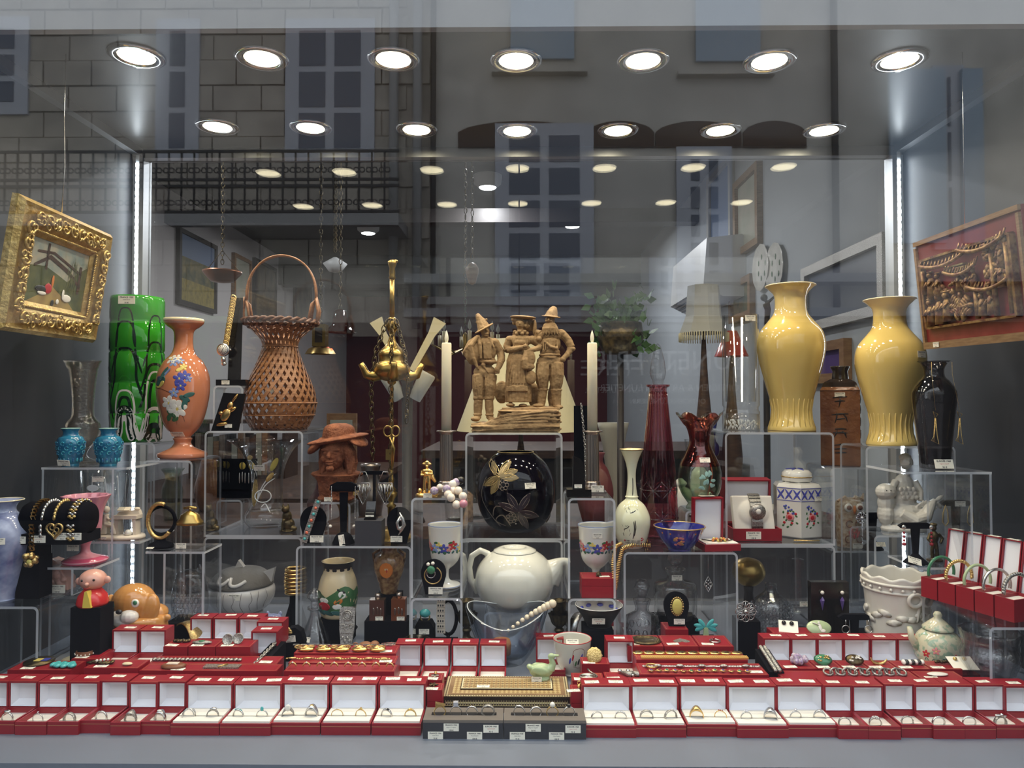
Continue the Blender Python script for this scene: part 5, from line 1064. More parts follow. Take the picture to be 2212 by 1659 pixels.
x0, x1 = q(640, 0)[0], q(1285, 0)[0]; xl, xr = q(318, 0)[0], q(1278, 0)[0]
for j in range(11): r.box(x0-3+5*math.sin(j*2.7), x1+3*math.sin(j*1.9), -40+4*math.sin(j*3.3), 36, j*4.6+.3, j*4.6+4.6-1.2*(j % 2))
for j in range(4): r.box(xl+3*math.sin(j*2), xr, -42+3*math.sin(j*2.2), 38, j*4.4+.3, j*4.4+4)
for i in range(12): T(r, [(330+i*14, 1575-i*9, -205+6*math.sin(i*2)), (560+i*14, 1560-i*14+14*math.sin(i), -222), (860+i*16, 1545-i*17, -226+8*math.sin(i*3)), (1250, 1560-i*20, -216)], [5, 9, 8, 5], 6)
r.blob('rock_base', G, (0, 0, 0), .0015, 2, .003, .012)
# first man
m = MB(k).m('terracotta'); R_ = Euler((0, -.5, 0))
T(m, [(443, 440, -10), (405, 350, 0), (362, 272, 10)], [78, 52, 20]); E(m, (445, 436, -10), (122, 100, 14), Euler((.15, -.5, 0))); T(m, [(350, 372, 0), (480, 335, -20)], [12, 12])
E(m, (455, 470, -15), (50, 58, 64)); E(m, (478, 462, -72), (13, 20, 20)); E(m, (474, 500, -65), (26, 16, 10)); E(m, (470, 520, -50), (28, 22, 18)); T(m, [(450, 520, 0), (450, 565, 0)], [40, 48])
E(m, (470, 600, 0), (105, 75, 70)); E(m, (490, 700, 0), (92, 72, 110)); E(m, (490, 800, 0), (85, 68, 60)); m.ring(q(490, 815), 86*zq, 18*zq, 28, 'z', 8)
T(m, [(560, 590, 0), (628, 700, 20), (638, 790, -10), (615, 860, -50)], [52, 50, 44, 34]); E(m, (592, 905, -66), (32, 26, 38)); T(m, [(628, 830, -40), (612, 872, -56), (592, 905, -66)], [36, 30, 26]); [T(m, [(575+i*14, 920, -78), (570+i*14, 950, -74)], [8, 6], 6) for i in range(4)]
for i in range(9): T(m, [(380-i*12, 530+i*6, -62+i*9), (300-i*9, 640+i*8, -88+i*12), (330-i*4, 780+i*4, -92+i*12), (385-i*3, 900-i*12, -80+i*10)], [22, 34, 30, 12], 8)
E(m, (330, 700, -10), (105, 80, 150)); E(m, (440, 850, -75), (30, 24, 22)); T(m, [(440, 860, -80), (500, 940, -85)], [14, 9])
T(m, [(380, 520, -40), (400, 620, -78), (415, 780, -80)], [20, 24, 14]); T(m, [(500, 540, -50), (560, 660, -70)], [16, 10])
E(m, (450, 930, 0), (128, 85, 90)); T(m, [(390, 960, 0), (382, 1100, -10), (382, 1200, 0)], [80, 72, 58]); T(m, [(515, 960, 0), (512, 1090, -10), (505, 1200, 0)], [78, 70, 56]); E(m, (382, 1225, 0), (64, 58, 20)); E(m, (500, 1225, 0), (60, 56, 20))
T(m, [(380, 1240, 0), (375, 1330, 8), (372, 1430, 0)], [52, 52, 40]); T(m, [(500, 1240, 0), (503, 1330, 8), (508, 1430, 0)], [50, 50, 40]); E(m, (350, 1450, -40), (55, 70, 30)); E(m, (545, 1462, -40), (55, 62, 28)); E(m, (372, 1400, 0), (52, 50, 16)); E(m, (505, 1405, 0), (52, 50, 16))
[T(m, [(330+i*26, 960, -70), (345+i*22, 1080, -78), (360+i*12, 1190, -50)], [6, 9, 6], 6) for i in range(4)]; [T(m, [(460+i*26, 960, -70), (465+i*24, 1080, -78), (485+i*12, 1190, -50)], [6, 9, 6], 6) for i in range(4)]; [T(m, [(440+i*14, 600, -72-4*math.sin(i*2)), (450+i*13, 780, -68-5*math.cos(i*2))], [6, 8], 6) for i in range(7)]; E(m, (556, 592, 2), (56, 56, 48)); E(m, (382, 1210, 0), (62, 60, 40)); E(m, (505, 1212, 0), (60, 58, 40)); E(m, (372, 1430, 0), (42, 46, 30)); E(m, (508, 1432, 0), (42, 46, 30))
m.blob('standing_man', G, (0, 0, 0), .0012, 3, .0022, .009)
# woman
m = MB(k).m('terracotta')
E(m, (880, 312, 0), (150, 95, 18), Euler((0, .06, 0))); E(m, (1010, 420, 50), (26, 60, 90)); E(m, (950, 380, 70), (70, 30, 80)); E(m, (848, 385, -10), (50, 54, 62)); E(m, (845, 388, -64), (10, 16, 16)); E(m, (845, 412, -58), (18, 8, 6)); E(m, (828, 372, -55), (12, 8, 6)); E(m, (866, 372, -55), (12, 8, 6))
for i in range(16): a = i*.5; E(m, (850+85*math.cos(a)*(1 if i % 2 else .8), 375+40*math.sin(a*1.3), 10+25*math.sin(a)), (24, 26, 26))
T(m, [(850, 430, 0), (852, 490, 0)], [34, 44])
for i in range(14): a = i*2*PI/14; E(m, (855+70*math.cos(a), 488+12*math.sin(i*3), -8+58*math.sin(a)), (24, 24, 18))
E(m, (850, 570, 0), (135, 82, 75)); E(m, (845, 600, -40), (85, 55, 50)); E(m, (855, 660, 0), (105, 74, 60))
T(m, [(735, 560, 0), (706, 640, 10), (720, 690, -20)], [52, 52, 48]); T(m, [(720, 680, -25), (790, 675, -85), (880, 655, -105)], [40, 32, 24]); E(m, (905, 645, -112), (30, 22, 24)); T(m, [(905, 640, -118), (915, 612, -118)], [10, 7])
T(m, [(985, 560, 0), (1068, 610, 10), (1075, 660, -20)], [54, 50, 42]); T(m, [(1070, 655, -30), (1000, 680, -90), (930, 700, -100)], [36, 30, 22]); E(m, (1060, 560, -40), (36, 36, 36))
prs = [(100*zq, q(0, 700)[2]), (130*zq, q(0, 800)[2]), (140*zq, q(0, 1000)[2]), (148*zq, q(0, 1150)[2]), (146*zq, q(0, 1265)[2]), (0, q(0, 1266)[2])]
m.lathe([(0, prs[0][1])]+prs, 56, q(828, 0)[0], 0, rib=lambda a, r, z: (r*(1+.03*math.cos(22*a)), z), sy=.78)
for i in range(16): T(m, [(700+i*15, 1085+6*math.sin(i), -100-18*math.sin(i*PI/15)), (698+i*15.5, 1145, -102-20*math.sin(i*PI/15))], [9, 7], 6)
T(m, [(905, 690, -105), (900, 800, -118), (915, 900, -122)], [14, 40, 30]); E(m, (945, 780, -105), (75, 26, 100)); E(m, (940, 870, -110), (72, 24, 45)); E(m, (970, 990, -95), (58, 34, 78)); E(m, (740, 1295, -50), (52, 60, 22)); E(m, (880, 1300, -40), (50, 50, 20))
E(m, (738, 562, 0), (56, 56, 46)); E(m, (984, 562, 0), (58, 56, 46)); [T(m, [(760+i*22, 540, -66-14*math.sin(i*PI/8)), (775+i*19, 650, -66-10*math.sin(i*PI/8))], [5, 7], 6) for i in range(9)]; [T(m, [(770+i*9, 720, -76), (700+i*17, 1060, -98-22*math.sin(i*PI/14))], [4, 6], 6) for i in range(0, 15, 2)]
m.blob('standing_woman', G, (0, 0, 0), .0012, 2, .0015, .008)
# bearded man
m = MB(k).m('terracotta')
T(m, [(1198, 305, 0), (1208, 262, 2), (1225, 225, 5), (1238, 195, 8)], [74, 64, 48, 26]); E(m, (1194, 304, -5), (112, 100, 11), Euler((.12, .12, 0))); E(m, (1188, 352, -12), (50, 56, 58)); E(m, (1165, 352, -74), (12, 22, 20)); E(m, (1192, 334, -62), (20, 10, 8)); E(m, (1140, 335, -56), (16, 10, 8)); E(m, (1195, 358, -62), (16, 12, 12)); E(m, (1138, 358, -56), (12, 12, 12))
for i in range(18): u = i/17; T(m, [(1125+u*115, 392+8*math.sin(i*2), -52-16*math.sin(u*PI)), (1105+u*150, 445, -66-26*math.sin(u*PI)), (1090+u*200+10*math.sin(i*2.3), 512-12*math.cos(i*1.7), -66-20*math.sin(u*PI))], [11, 15, 5], 7)
E(m, (1180, 448, -36), (72, 40, 58)); T(m, [(1190, 400, 10), (1190, 470, 10)], [44, 56]); E(m, (1182, 520, 5), (150, 80, 62)); E(m, (1180, 610, 0), (124, 78, 110)); E(m, (1182, 705, 0), (114, 76, 60)); T(m, [(1078, 500, 0), (1050, 475, 20), (1042, 530, 30)], [46, 40, 36]); E(m, (1306, 495, 4), (58, 56, 50))
T(m, [(1316, 495, 4), (1385, 570, 20), (1424, 650, 10)], [50, 48, 42]); E(m, (1420, 668, 8), (52, 46, 32)); T(m, [(1410, 680, 0), (1370, 740, -20), (1328, 778, -30)], [34, 31, 28]); E(m, (1322, 786, -34), (36, 28, 30)); T(m, [(1120, 590, -78), (1190, 650, -92), (1262, 672, -88)], [8, 17, 24])
for i in range(7): T(m, [(1110+i*24, 560, -70-8*math.sin(i)), (1105+i*26, 690, -72-10*math.cos(i))], [6, 9], 6)
m.ring(q(1180, 738), 112*zq, 13*zq, 28, 'z', 8); E(m, (1180, 810, 0), (148, 90, 84)); T(m, [(1112, 830, -6), (1098, 960, -20), (1096, 1040, -8), (1104, 1108, 0)], [88, 84, 74, 58]); T(m, [(1252, 830, -6), (1256, 960, -20), (1252, 1050, -8), (1248, 1115, 0)], [88, 84, 76, 60]); E(m, (1100, 1122, 0), (70, 62, 18)); E(m, (1250, 1128, 0), (72, 64, 18))
for i in range(5): T(m, [(1050+i*28, 840, -80), (1040+i*30, 960, -92), (1062+i*18, 1090, -56)], [6, 10, 7], 6); T(m, [(1200+i*26, 840, -80), (1200+i*28, 960, -92), (1212+i*18, 1095, -56)], [6, 10, 7], 6)
T(m, [(1098, 1125, 0), (1090, 1220, 8), (1084, 1296, 0)], [60, 52, 44]); T(m, [(1250, 1130, 0), (1255, 1220, 8), (1260, 1306, 0)], [64, 54, 46]); E(m, (1082, 1296, 0), (46, 48, 26)); E(m, (1260, 1308, 0), (48, 50, 26)); E(m, (1046, 1302, -44), (66, 54, 24)); E(m, (1282, 1320, -56), (46, 64, 24))
m.blob('bearded_man', G, (0, 0, 0), .0012, 3, .0022, .009)
# ---------------------------------------------------------------- black globe vase
Y = 1.885
o, pr, k = ves('globe_vase', 'black glass globe vase with gilt-outlined lily flowers', 'vase', 1114, 1150, Y, [(36, 0), (42, 2), (62, 16), (78, 44), (84, 78), (80, 112), (66, 142), (48, 160), (39, 166), (38.5, 169)], 'black_glass', ZC1+.006, 3, 6, 64, parts='body')
g = MB(k); 
def petal(cx, cz, ang, L, m, ml):
    x = cx+L*.5*math.cos(ang); z = cz+L*.5*math.sin(ang); r = interp(pr, z)[0]; leafs(g, pr, [(m, math.asin(max(-.95, min(.95, x/r))), z, 7, L*.5, PI/2-ang)])
    for s_ in (-1, 0, 1):
        pts = []
        for i in range(7):
            u = i/6; d = L*u; wv_ = s_*7.4*math.sin(PI*u)**.8; x = cx+d*math.cos(ang)-wv_*math.sin(ang); z = cz+d*math.sin(ang)+wv_*math.cos(ang); r = interp(pr, max(2, min(166, z)))[0]; pts.append(onlathe(pr, math.asin(max(-.95, min(.95, x/r))), max(2, min(166, z)), .5)[0])
        g.m(ml).tube(pts, .6 if s_ else .4, 5)
mat('petal_gold', (.2, .15, .07), .3, .3); mat('petal_violet', (.03, .022, .03), .25)
for a in (2.2, 1.0, .35, -.05, -2.6, -2.0): petal(-33, 122, a, 40, 'petal_gold', 'gilt_line')
for a in (2.1, 1.0, 2.75, -.3, -1.1): petal(6, 52, a, 44, 'petal_violet', 'gilt_dim')
for cx_, cz_ in ((-25, 106), (-8, 38)):
    for i in range(7): a = i*2*PI/7; x = cx_+8*math.cos(a); z = cz_+8*math.sin(a); r = interp(pr, z)[0]; pp, RR = onlathe(pr, math.asin(x/r), z, .4); g.m('gilt_dim').mtx(Matrix.Translation(pp) @ RR.to_4x4()); g.ring((0, 0, 0), 3.6, .6, 10, 'y', 5)
    g.mtx(Matrix.Identity(4))
for pts in (((-.9, 120), (-1.0, 80), (-.7, 40), (-.5, 18)), ((-.1, 55), (-.5, 62), (-.65, 40)), ((-.3, 20), (-.6, 30), (-.35, 44), (-.15, 20))): stemline(g, pr, list(pts), .9, 'gilt_dim')
g.m('gilt_line').ring((0, 0, 168), 38.5, 1.1, 48, 'z', 6); g.build('gilt_flowers', o); vtag(o, pr, k, .38, 104, 24)
# ---------------------------------------------------------------- gilt soldier figurine, agate beads, obelisk
Y = 1.625; k = Y/F; p = at(922, 1069, Y); t = thing('gilt_figurine', 'small gilt standing figure with folded arms on oval base', 'figurine', (p.x, Y, ZD2))
MB(k).m('gold').lathe([(0, 0), (24, 0), (25, 3), (22, 7), (0, 8)], 28, sy=.6).build('base', t)
b = MB(k).m('gold'); b.tube([(-5, 0, 8), (-5, 0, 26), (-3, 0, 40)], [3.6, 3.8, 5], 8); b.tube([(6, -2, 8), (5, -1, 26), (3, 0, 40)], [3.6, 3.8, 5], 8); b.ell((0, 0, 46), (8.5, 6, 12)); b.ell((0, -1, 55), (11, 6, 5)); b.tube([(-10, 0, 55), (-12, -3, 46), (4, -8, 48)], [3.2, 3, 2.4], 8); b.tube([(10, 0, 55), (12, -3, 48), (-4, -8, 50)], [3.2, 3, 2.4], 8); b.ell((0, 0, 65), (4.4, 4.6, 5.2)); b.ell((0, -5, 64), (1, 1.4, 1.4)); b.ell((0, 0, 70), (11, 4, 3.4)); b.ell((0, 0, 73), (6, 4, 4)); b.ell((-5, -2, 9), (4, 7, 3)); b.ell((6, -4, 9), (4, 7, 3)); b.ell((-15, 0, 12), (5, 5, 6)); b.ell((16, 0, 13), (6, 5, 7)); b.tube([(9, 4, 44), (18, 6, 30)], [6, 3], 8); b.blob('figure', t, (0, 0, 0), .0008, 1); ptag(t, (.004, -.017, .004), .02)
bn = thing('bead_necklace', 'string of large agate and amethyst beads spilling over the acrylic edge', 'necklace', (at(975, 1070, Y).x, Y, ZD2)); k = 1.615/F
for i, (x, y, z, m) in enumerate(((950, 1052, 10, 'agate'), (938, 1060, 0, 'amethyst'), (965, 1056, -6, 'amethyst'), (978, 1060, 2, 'agate'), (968, 1068, -12, 'agate'), (985, 1042, 14, 'amethyst'), (995, 1038, 18, 'black_gloss'), (990, 1060, -4, 'agate'), (974, 1075, -18, 'agate'), (1000, 1072, -16, 'agate'), (986, 1090, -22, 'agate'), (1001, 1088, -22, 'pinkglass'), (978, 1046, 8, 'gem_pearl'))):
    q_ = at(x, y, 1.615+z*k-.022); MB(k).m(m).ell((0, 0, 0), 9 if i else 7, 14, 10).build('bead', bn, (q_.x-bn.location.x, q_.y-bn.location.y, q_.z-bn.location.z))
Y = 1.632; p = at(1250, 1066, Y); k = Y/F; t = thing('obelisk_paperweight', 'pointed black obelisk on dark plinth by the fluted candlestick', 'ornament', (p.x, Y, ZD2)); MB(k).m('black_gloss').box(-26, 26, -16, 16, 0, 16).build('plinth', t); MB(k).m('black_gloss').prism([(-13, 16), (13, 16), (12, 68), (4, 80), (-12, 86)], -10, 10).build('shaft', t); ptag(t, (-.002, -.0125, .024), .017)
Y = 1.775; k = Y/F; p = at(1256, 1180, 1.75); t = thing('necklace_board', 'tall narrow black board hung with a silver chain', 'jewellery stand', (p.x, 1.755, ZD2)); MB(k).m('black_velvet').box(-15, 14, 0, 4, 0, 178).build('board', t)
cn = thing('chain_necklace', 'silver trace chain hanging down the narrow black board', 'necklace', (p.x, 1.75, ZD2)); chain(MB(k).m('silver'), [(0, 0, 182), (3, -1, 150), (8, -1, 90), (10, -1, 10)], 34, 4, .9).build('links', cn)
# ---------------------------------------------------------------- yellow vases, cylinder, bottle
yp = [(49, 0), (48, 8), (41, 26), (40, 42), (43, 62), (53, 100), (65, 146), (70, 182), (64, 212), (46, 236), (35, 252), (32, 272), (34, 292), (44, 304), (52, 311)]
for cx, py, Y, z, lab in ((1710, 930, 1.865, ZG2, 'tall yellow glazed baluster vase next to the clear glass cylinder'), (1925, 958, 1.765, ZJR, 'tall yellow glazed baluster vase with a price slip on its shoulder')):
    o, pr, k = ves('baluster_vase', lab, 'vase', cx, py, Y, yp, 'yellow_glaze', z, 3, 20, 56, parts='body')
    r = MB(k).m('cream_rim'); r.ring((0, 0, 311), 51, 1.5, 48, 'z', 6); r.build('rim', o)
    r = MB(k).m('yellow_glaze')
    for i in range(24): r.tube([onlathe(pr, i*PI/12, zz, -.9)[0] for zz in (8, 24, 44, 64, 70)], [1, 2.4, 2.4, 2, .6], 6)
    r.build('lappets', o)
    if cx > 1800: vtag(o, pr, k, .5, 190, 27)
o, pr, k = ves('cylinder_vase', 'tall clear glass cylinder vase with heavy bubbled foot', 'vase', 1601, 930, 1.85, [(38.5, 0), (39, 2), (39, 40), (36, 44), (36, 50), (38.5, 54), (38, 248)], 'clear', ZG2, 3, 62, 56, parts='body', smoothn=0)
b = MB(k).m('engraved')
for i in range(90): a = random.uniform(0, 2*PI); rr = 34*random.random()**.5; b.ell((rr*math.cos(a), rr*math.sin(a), random.uniform(4, 22)), (1.4, 1.4, 3), 6, 4)
bb_ = b.build('bubbles', o); bb_['kind'] = 'stuff'; MB(k).m('clear').lathe([(0, 2), (36, 2), (36, 36), (0, 37)], 40).build('foot_core', o); vtag(o, pr, k, .25, 238, 24)
Y = 1.925; k = Y/F; p = at(1817, 1003, Y); t = thing('stoneware_bottle', 'square brown stoneware bottle with black brushed characters', 'bottle', (p.x, Y, ZH2), -.45)
b = MB(k).m('brown_glaze'); a = 38; vs = [(x*s, y*s, z) for z, s in ((0, 36), (2, a), (160, a), (176, a*.8), (184, 17)) for x, y in ((-1, -1), (1, -1), (1, 1), (-1, 1))]
b.add(vs, [(4*i+j, 4*i+(j+1) % 4, 4*i+4+(j+1) % 4, 4*i+4+j) for i in range(4) for j in range(4)]+[(0, 3, 2, 1)], False); b.build('body', t)
MB(k).m('dark_glaze').lathe([(19, 178), (17, 186), (15, 200), (19, 208), (20, 211), (16, 212), (0, 208)], 28).build('neck', t)
b = MB(k).m('dark_glaze'); b.add([(x*s, y*s, z) for z, s in ((158, a+.4), (176.5, a*.8+.4), (184, 18)) for x, y in ((-1, -1), (1, -1), (1, 1), (-1, 1))], [(4*i+j, 4*i+(j+1) % 4, 4*i+4+(j+1) % 4, 4*i+4+j) for i in range(2) for j in range(4)], False); b.build('shoulder_glaze', t)
g = MB(k).m('p_black')
def stroke(face, pts, r=1.6):
    P = [(x, -a-.2, z) if face == 0 else (a+.2, x, z) for x, z in pts]; g.tube(P, [r*.5]+[r]*(len(P)-2)+[r*.4], 6, flat=1)
for z0, ch in ((132, ((-14, 12, 14, 14), (-10, 4, 10, 5), (0, 14, -2, -8))), (100, ((-16, 8, 16, 10), (-6, 12, -10, -10), (6, 10, 14, -6), (-8, -2, 10, 0))), (68, ((-10, 10, 12, 10), (-14, 2, 14, 2), (-6, 8, -12, -8), (4, 6, 12, -8))), (36, ((-12, 8, 12, 10), (-12, 0, 12, 1), (-10, -8, 12, -7), (0, 12, 0, -10)))):
    for x0, q0, x1, q1 in ch: stroke(0, [(x0, z0+q0), ((x0+x1)/2+1.5, z0+(q0+q1)/2+1), (x1, z0+q1)])
for z0 in (140, 118, 92, 66): 
    for x0, q0, x1, q1 in ((-10, 8, 10, 9), (-4, 10, -8, -8), (4, 6, 10, -6), (-8, 0, 8, -2)): stroke(1, [(x0*.8, z0+q0), ((x0+x1)*.4+2, z0+(q0+q1)/2), (x1*.8, z0+q1)], 1.4)
g.build('brushed_characters', t); ptag(t, (.0, -a*k-.0012, 150*k), 20*k)
# smoked vase with wire earrings
Y = 1.585
o, pr, k = ves('smoked_vase', 'dark smoked glass shouldered vase by the carved panel', 'vase', 2020, 1019, Y, [(28, 0), (30, 3), (31, 30), (38, 100), (43, 148), (41, 168), (30, 186), (21, 196), (20, 212), (26, 224), (32, 229)], 'smoke', ZKR, 2.5, 8, 48, parts='body'); ptag(o, (.0, -.034, .012), .04, (-.3, 0, 0))
for x in (-24, 26):
    e = MB(k).m('gold_old'); y = -46
    e.tube([(x-5, y, 122), (x+5, y, 116), (x-1, y, 108)], .8, 5, closed=True); e.tube([(x-1, y, 108), (x-4, y, 70), (x-9, y, 62), (x+6, y, 54), (x+3, y, 72), (x, y, 108)], .8, 5); e.tube([(x+1, y, 108), (x-4, y, 60)], .6, 5); e.tube([(x, y, 124), (x*.86, y*.62, 200), (x*.86, -28, 226)], .35, 4)
    tagp(e.build('earring', None, o.location), 'gold wire triangle drop earring hanging before the smoked vase', 'earring', 'pair of gold wire earrings')
# ---------------------------------------------------------------- ceramic owl, earring stands, porcelain fish woman
Y = 1.905; k = Y/F; p = at(1835, 1176, Y); t = thing('ceramic_owl', 'tall brown and cream ceramic owl with scrolled feathers', 'figurine', (p.x, Y, ZH1))
b = MB(k).m('owl_brown'); b.lathe(smoothprof([(0, 0), (24, 0), (26, 6), (27, 50), (28, 85), (25, 98), (12, 104), (0, 105)]), 32, sy=.85); b.tube([(-26, -4, 96), (-12, -6, 104), (0, -14, 92), (12, -6, 104), (26, -4, 100), (30, -2, 114)], [4, 7, 6, 7, 6, 2], 8); b.blob('body', t, (0, 0, 0), .0015, 2)
e = MB(k)
for x in (-11, 12): e.m('p_white').at((x, -22, 86), (PI/2, 0, 0)).lathe([(0, 3), (8, 2), (9, 0)], 20); e.m('p_brown').at((x, -24, 86), (PI/2, 0, 0)).lathe([(0, 2.4), (5, 2), (5, 0)], 16)
e.at().m('p_orange').ell((0, -26, 82), (3, 4, 9)); e.build('face', t)
e = MB(k).m('p_brown')
for x, z, r in ((-10, 52, 7), (10, 52, 7), (-12, 20, 7), (12, 20, 7), (0, 36, 5)): e.ring((x, -24.5+abs(x)*.15, z), r, 1.2, 16, 'y', 5, .4, 5.4)
e.m('red_paint'); [e.ell((x, -24, z), (3, 1.5, 8), 8, 6, Euler((0, x*.05, 0))) for x, z in ((-5, 38), (5, 38), (0, 28), (-8, 30), (8, 30))]; e.build('scrolls', t); ptag(t, (.006, -.034, .008), .026)
def tstand(px, py, Y, z, hp, wp, label):
    k = Y/F; p = at(px, py, Y); t = thing('earring_stand', label, 'jewellery stand', (p.x, Y, z)); MB(k).m('black_velvet').lathe(smoothprof([(0, 0), (wp*.32, 0), (wp*.3, 5), (wp*.16, 14), (6, 20), (0, 21)]), 24).build('foot', t)
    s = MB(k).m('black_velvet'); s.prism([(-5, 18), (5, 18), (9, hp-10), (-9, hp-10)], -3, 3); a = wp/2; s.prism([(-a, hp-6), (-a*.8, hp-12), (a*.8, hp-12), (a, hp-6), (a*.7, hp), (-a*.7, hp)], -5, 5); s.build('bar', t); return t, k, p
t, k, p = tstand(1885, 1188, 1.87, ZH1, 78, 64, 'black T stand with sparkling flower earrings'); ptag(t, (.008, -.026, .018), .024, (-.6, 0, 0))
for x in (-26, 28):
    e = thing('earring', 'sparkling starburst flower earring on black stand', 'earring', (p.x+x*k, 1.862, ZH1), 0, 'pair of starburst earrings'); g = MB(k).m('gem_clear')
    for i in range(10): g.ell((11*math.cos(i*.628), -2, 68+11*math.sin(i*.628)), (2.2, 2, 2.2), 6, 4); g.tube([(0, 0, 68), (13*math.cos(i*.628+.3), 0, 68+13*math.sin(i*.628+.3))], .8, 4)
    g.ell((0, -3, 68), 4); g.build('petals', e)
Y = 1.765; k = Y/F; p = at(1950, 1141, Y); t = thing('porcelain_group', 'white porcelain woman seated beside a large curling fish', 'figurine', (p.x, Y, ZQ))
b = MB(k).m('parian'); b.lathe([(0, 0), (48, 0), (50, 6), (44, 14), (0, 18)], 36, 4, 0, sy=.55)
b.ell((10, 0, 36), (44, 24, 28)); b.ell((-34, 0, 60), (18, 18, 22)); b.ell((-38, -6, 84), (22, 18, 18)); b.ell((-36, 0, 36), (16, 20, 26)); b.ell((6, 4, 70), (26, 20, 30)); b.ell((4, 2, 96), (22, 16, 26)); b.tube([(6, 2, 112), (8, 0, 134)], [10, 8], 10); b.ell((8, -4, 146), (13, 13, 15)); b.ell((8, 2, 156), (13, 11, 10)); b.ell((6, -16, 146), (2.6, 4, 4))
b.tube([(24, -2, 106), (34, -8, 84), (30, -14, 66)], [8, 7, 5], 8); b.tube([(-14, -2, 106), (-26, -8, 92), (-32, -12, 82)], [8, 7, 5], 8); b.tube([(-10, -16, 40), (14, -24, 26), (36, -22, 34), (50, -16, 56), (62, -12, 68)], [10, 14, 14, 10, 4], 12); b.ell((70, -10, 58), (5, 3, 12), 10, 8, Euler((0, -.7, 0))); b.ell((72, -10, 70), (5, 3, 11), 10, 8, Euler((0, .9, 0)))
for i in range(8): b.ell((22+i*5, -18, 52+9*math.sin(i*.5)), (3, 2, 9), 8, 6, Euler((0, .3+i*.1, 0)))
for i in range(12): b.ell((-12+i*3, -17, 90-i % 3*8), (5, 3, 6))
b.blob('figure', t, (0, 0, 0), .0014, 1, .0012, .006)
pl = MB(k).m('p_black'); pl.ell((-44, -21, 88), 1.6); pl.ell((-36, -22, 88), 1.6); pl.build('eyes', t)
t, k, p = tstand(1978, 1215, 1.60, ZP, 86, 72, 'black T stand with red drop earrings by the bronze figurine')
t.children[0]['label'] = 'round black foot'
for x in (-28, 30):
    e = thing('earring', 'dark red beaded drop earring on black stand', 'earring', (p.x+x*k, 1.592, ZP), 0, 'pair of red drop earrings'); g = MB(k).m('silver').ell((0, 0, 78), (5, 3, 5)); g.build('stud', e); g = MB(k).m('gem_red'); [g.ell((0, 0, 66-i*8), (2.6, 2.4, 3.2)) for i in range(3)]; g.ell((0, 0, 42), 4); g.build('beads', e)
t = ptag(t, (-.018, -.03, .012), .03, (-.6, .3, 0))
p = at(2019, 1215, 1.625); k = 1.625/F; b = MB(k).m('bronze'); b.lathe([(0, 0), (16, 0), (16, 4), (0, 5)], 20); b.tube([(-4, 0, 4), (-5, 0, 24), (-2, 0, 38)], [4, 4, 5], 8); b.tube([(6, 0, 4), (5, 0, 24), (2, 0, 38)], [4, 4, 5], 8); b.ell((0, 0, 50), (9, 7, 14)); b.ell((-2, -1, 70), (6, 6, 7)); b.ell((-2, 0, 77), (8, 7, 4)); b.tube([(-8, 0, 58), (-15, -3, 46), (-8, -6, 38)], [4, 3.4, 3], 8); b.tube([(8, 0, 58), (16, -2, 48), (10, -5, 38)], [4, 3.4, 3], 8)
tagp(b.blob('bronze_figurine', None, (p.x, 1.625, ZP), .0012, 2), 'small dark bronze standing figure behind the bangles', 'figurine')
t, k, p = tstand(2066, 1215, 1.66, ZP, 122, 66, 'black T stand with gold hoop earrings above the bangle boxes')
for x in (-26, 26): tagp(MB(k).m('gold_old').tube([(0, 0, 112), (-5, 0, 96), (-6, 0, 76), (0, 0, 68), (6, 0, 76), (5, 0, 96)], 1.3, 6, closed=True).build('earring', None, (p.x+x*k, 1.652, ZP)), 'long thin gold hoop earring on black stand', 'earring', 'pair of long gold hoops')
ptag(t, (.006, -.008, .124), .024)
# ---------------------------------------------------------------- hexagonal jar, watch box
Y = 1.855; k = Y/F; p = at(1722, 1156, Y); zb = ZG1+.006; t = thing('ginger_jar', 'white hexagonal lidded jar with blue lattice border and rose bouquet', 'jar', (p.x, Y, zb), .32)
def hexp(r, z): return [(r*math.cos(i*PI/3-PI/2-PI/6), r*math.sin(i*PI/3-PI/2-PI/6), z) for i in range(6)]
b = MB(k).m('porcelain'); lv = [(50, 0), (51, 2), (51, 104), (46, 111), (30, 113), (28, 118)]; b.add([q_ for r, z in lv for q_ in hexp(r, z)], [(6*i+j, 6*i+(j+1) % 6, 6*i+6+(j+1) % 6, 6*i+6+j) for i in range(len(lv)-1) for j in range(6)]+[(5, 4, 3, 2, 1, 0)], False); b.build('body', t)
b = MB(k).m('porcelain'); b.lathe([(30, 115), (31, 118), (30.5, 132), (24, 138), (0, 141)], 36); b.m('gold_old').ring((0, 0, 124), 30.8, 1.2, 36, 'z', 5); b.m('p_blue'); [b.tube([(4*math.cos(a), 4*math.sin(a), 141), (22*math.cos(a), 22*math.sin(a), 139)], 1.2, 5) for a in (.3, 1.4, 2.5, 3.6, 4.7)]; b.build('lid', t)
dc = MB(k); ap = 51*math.cos(PI/6)
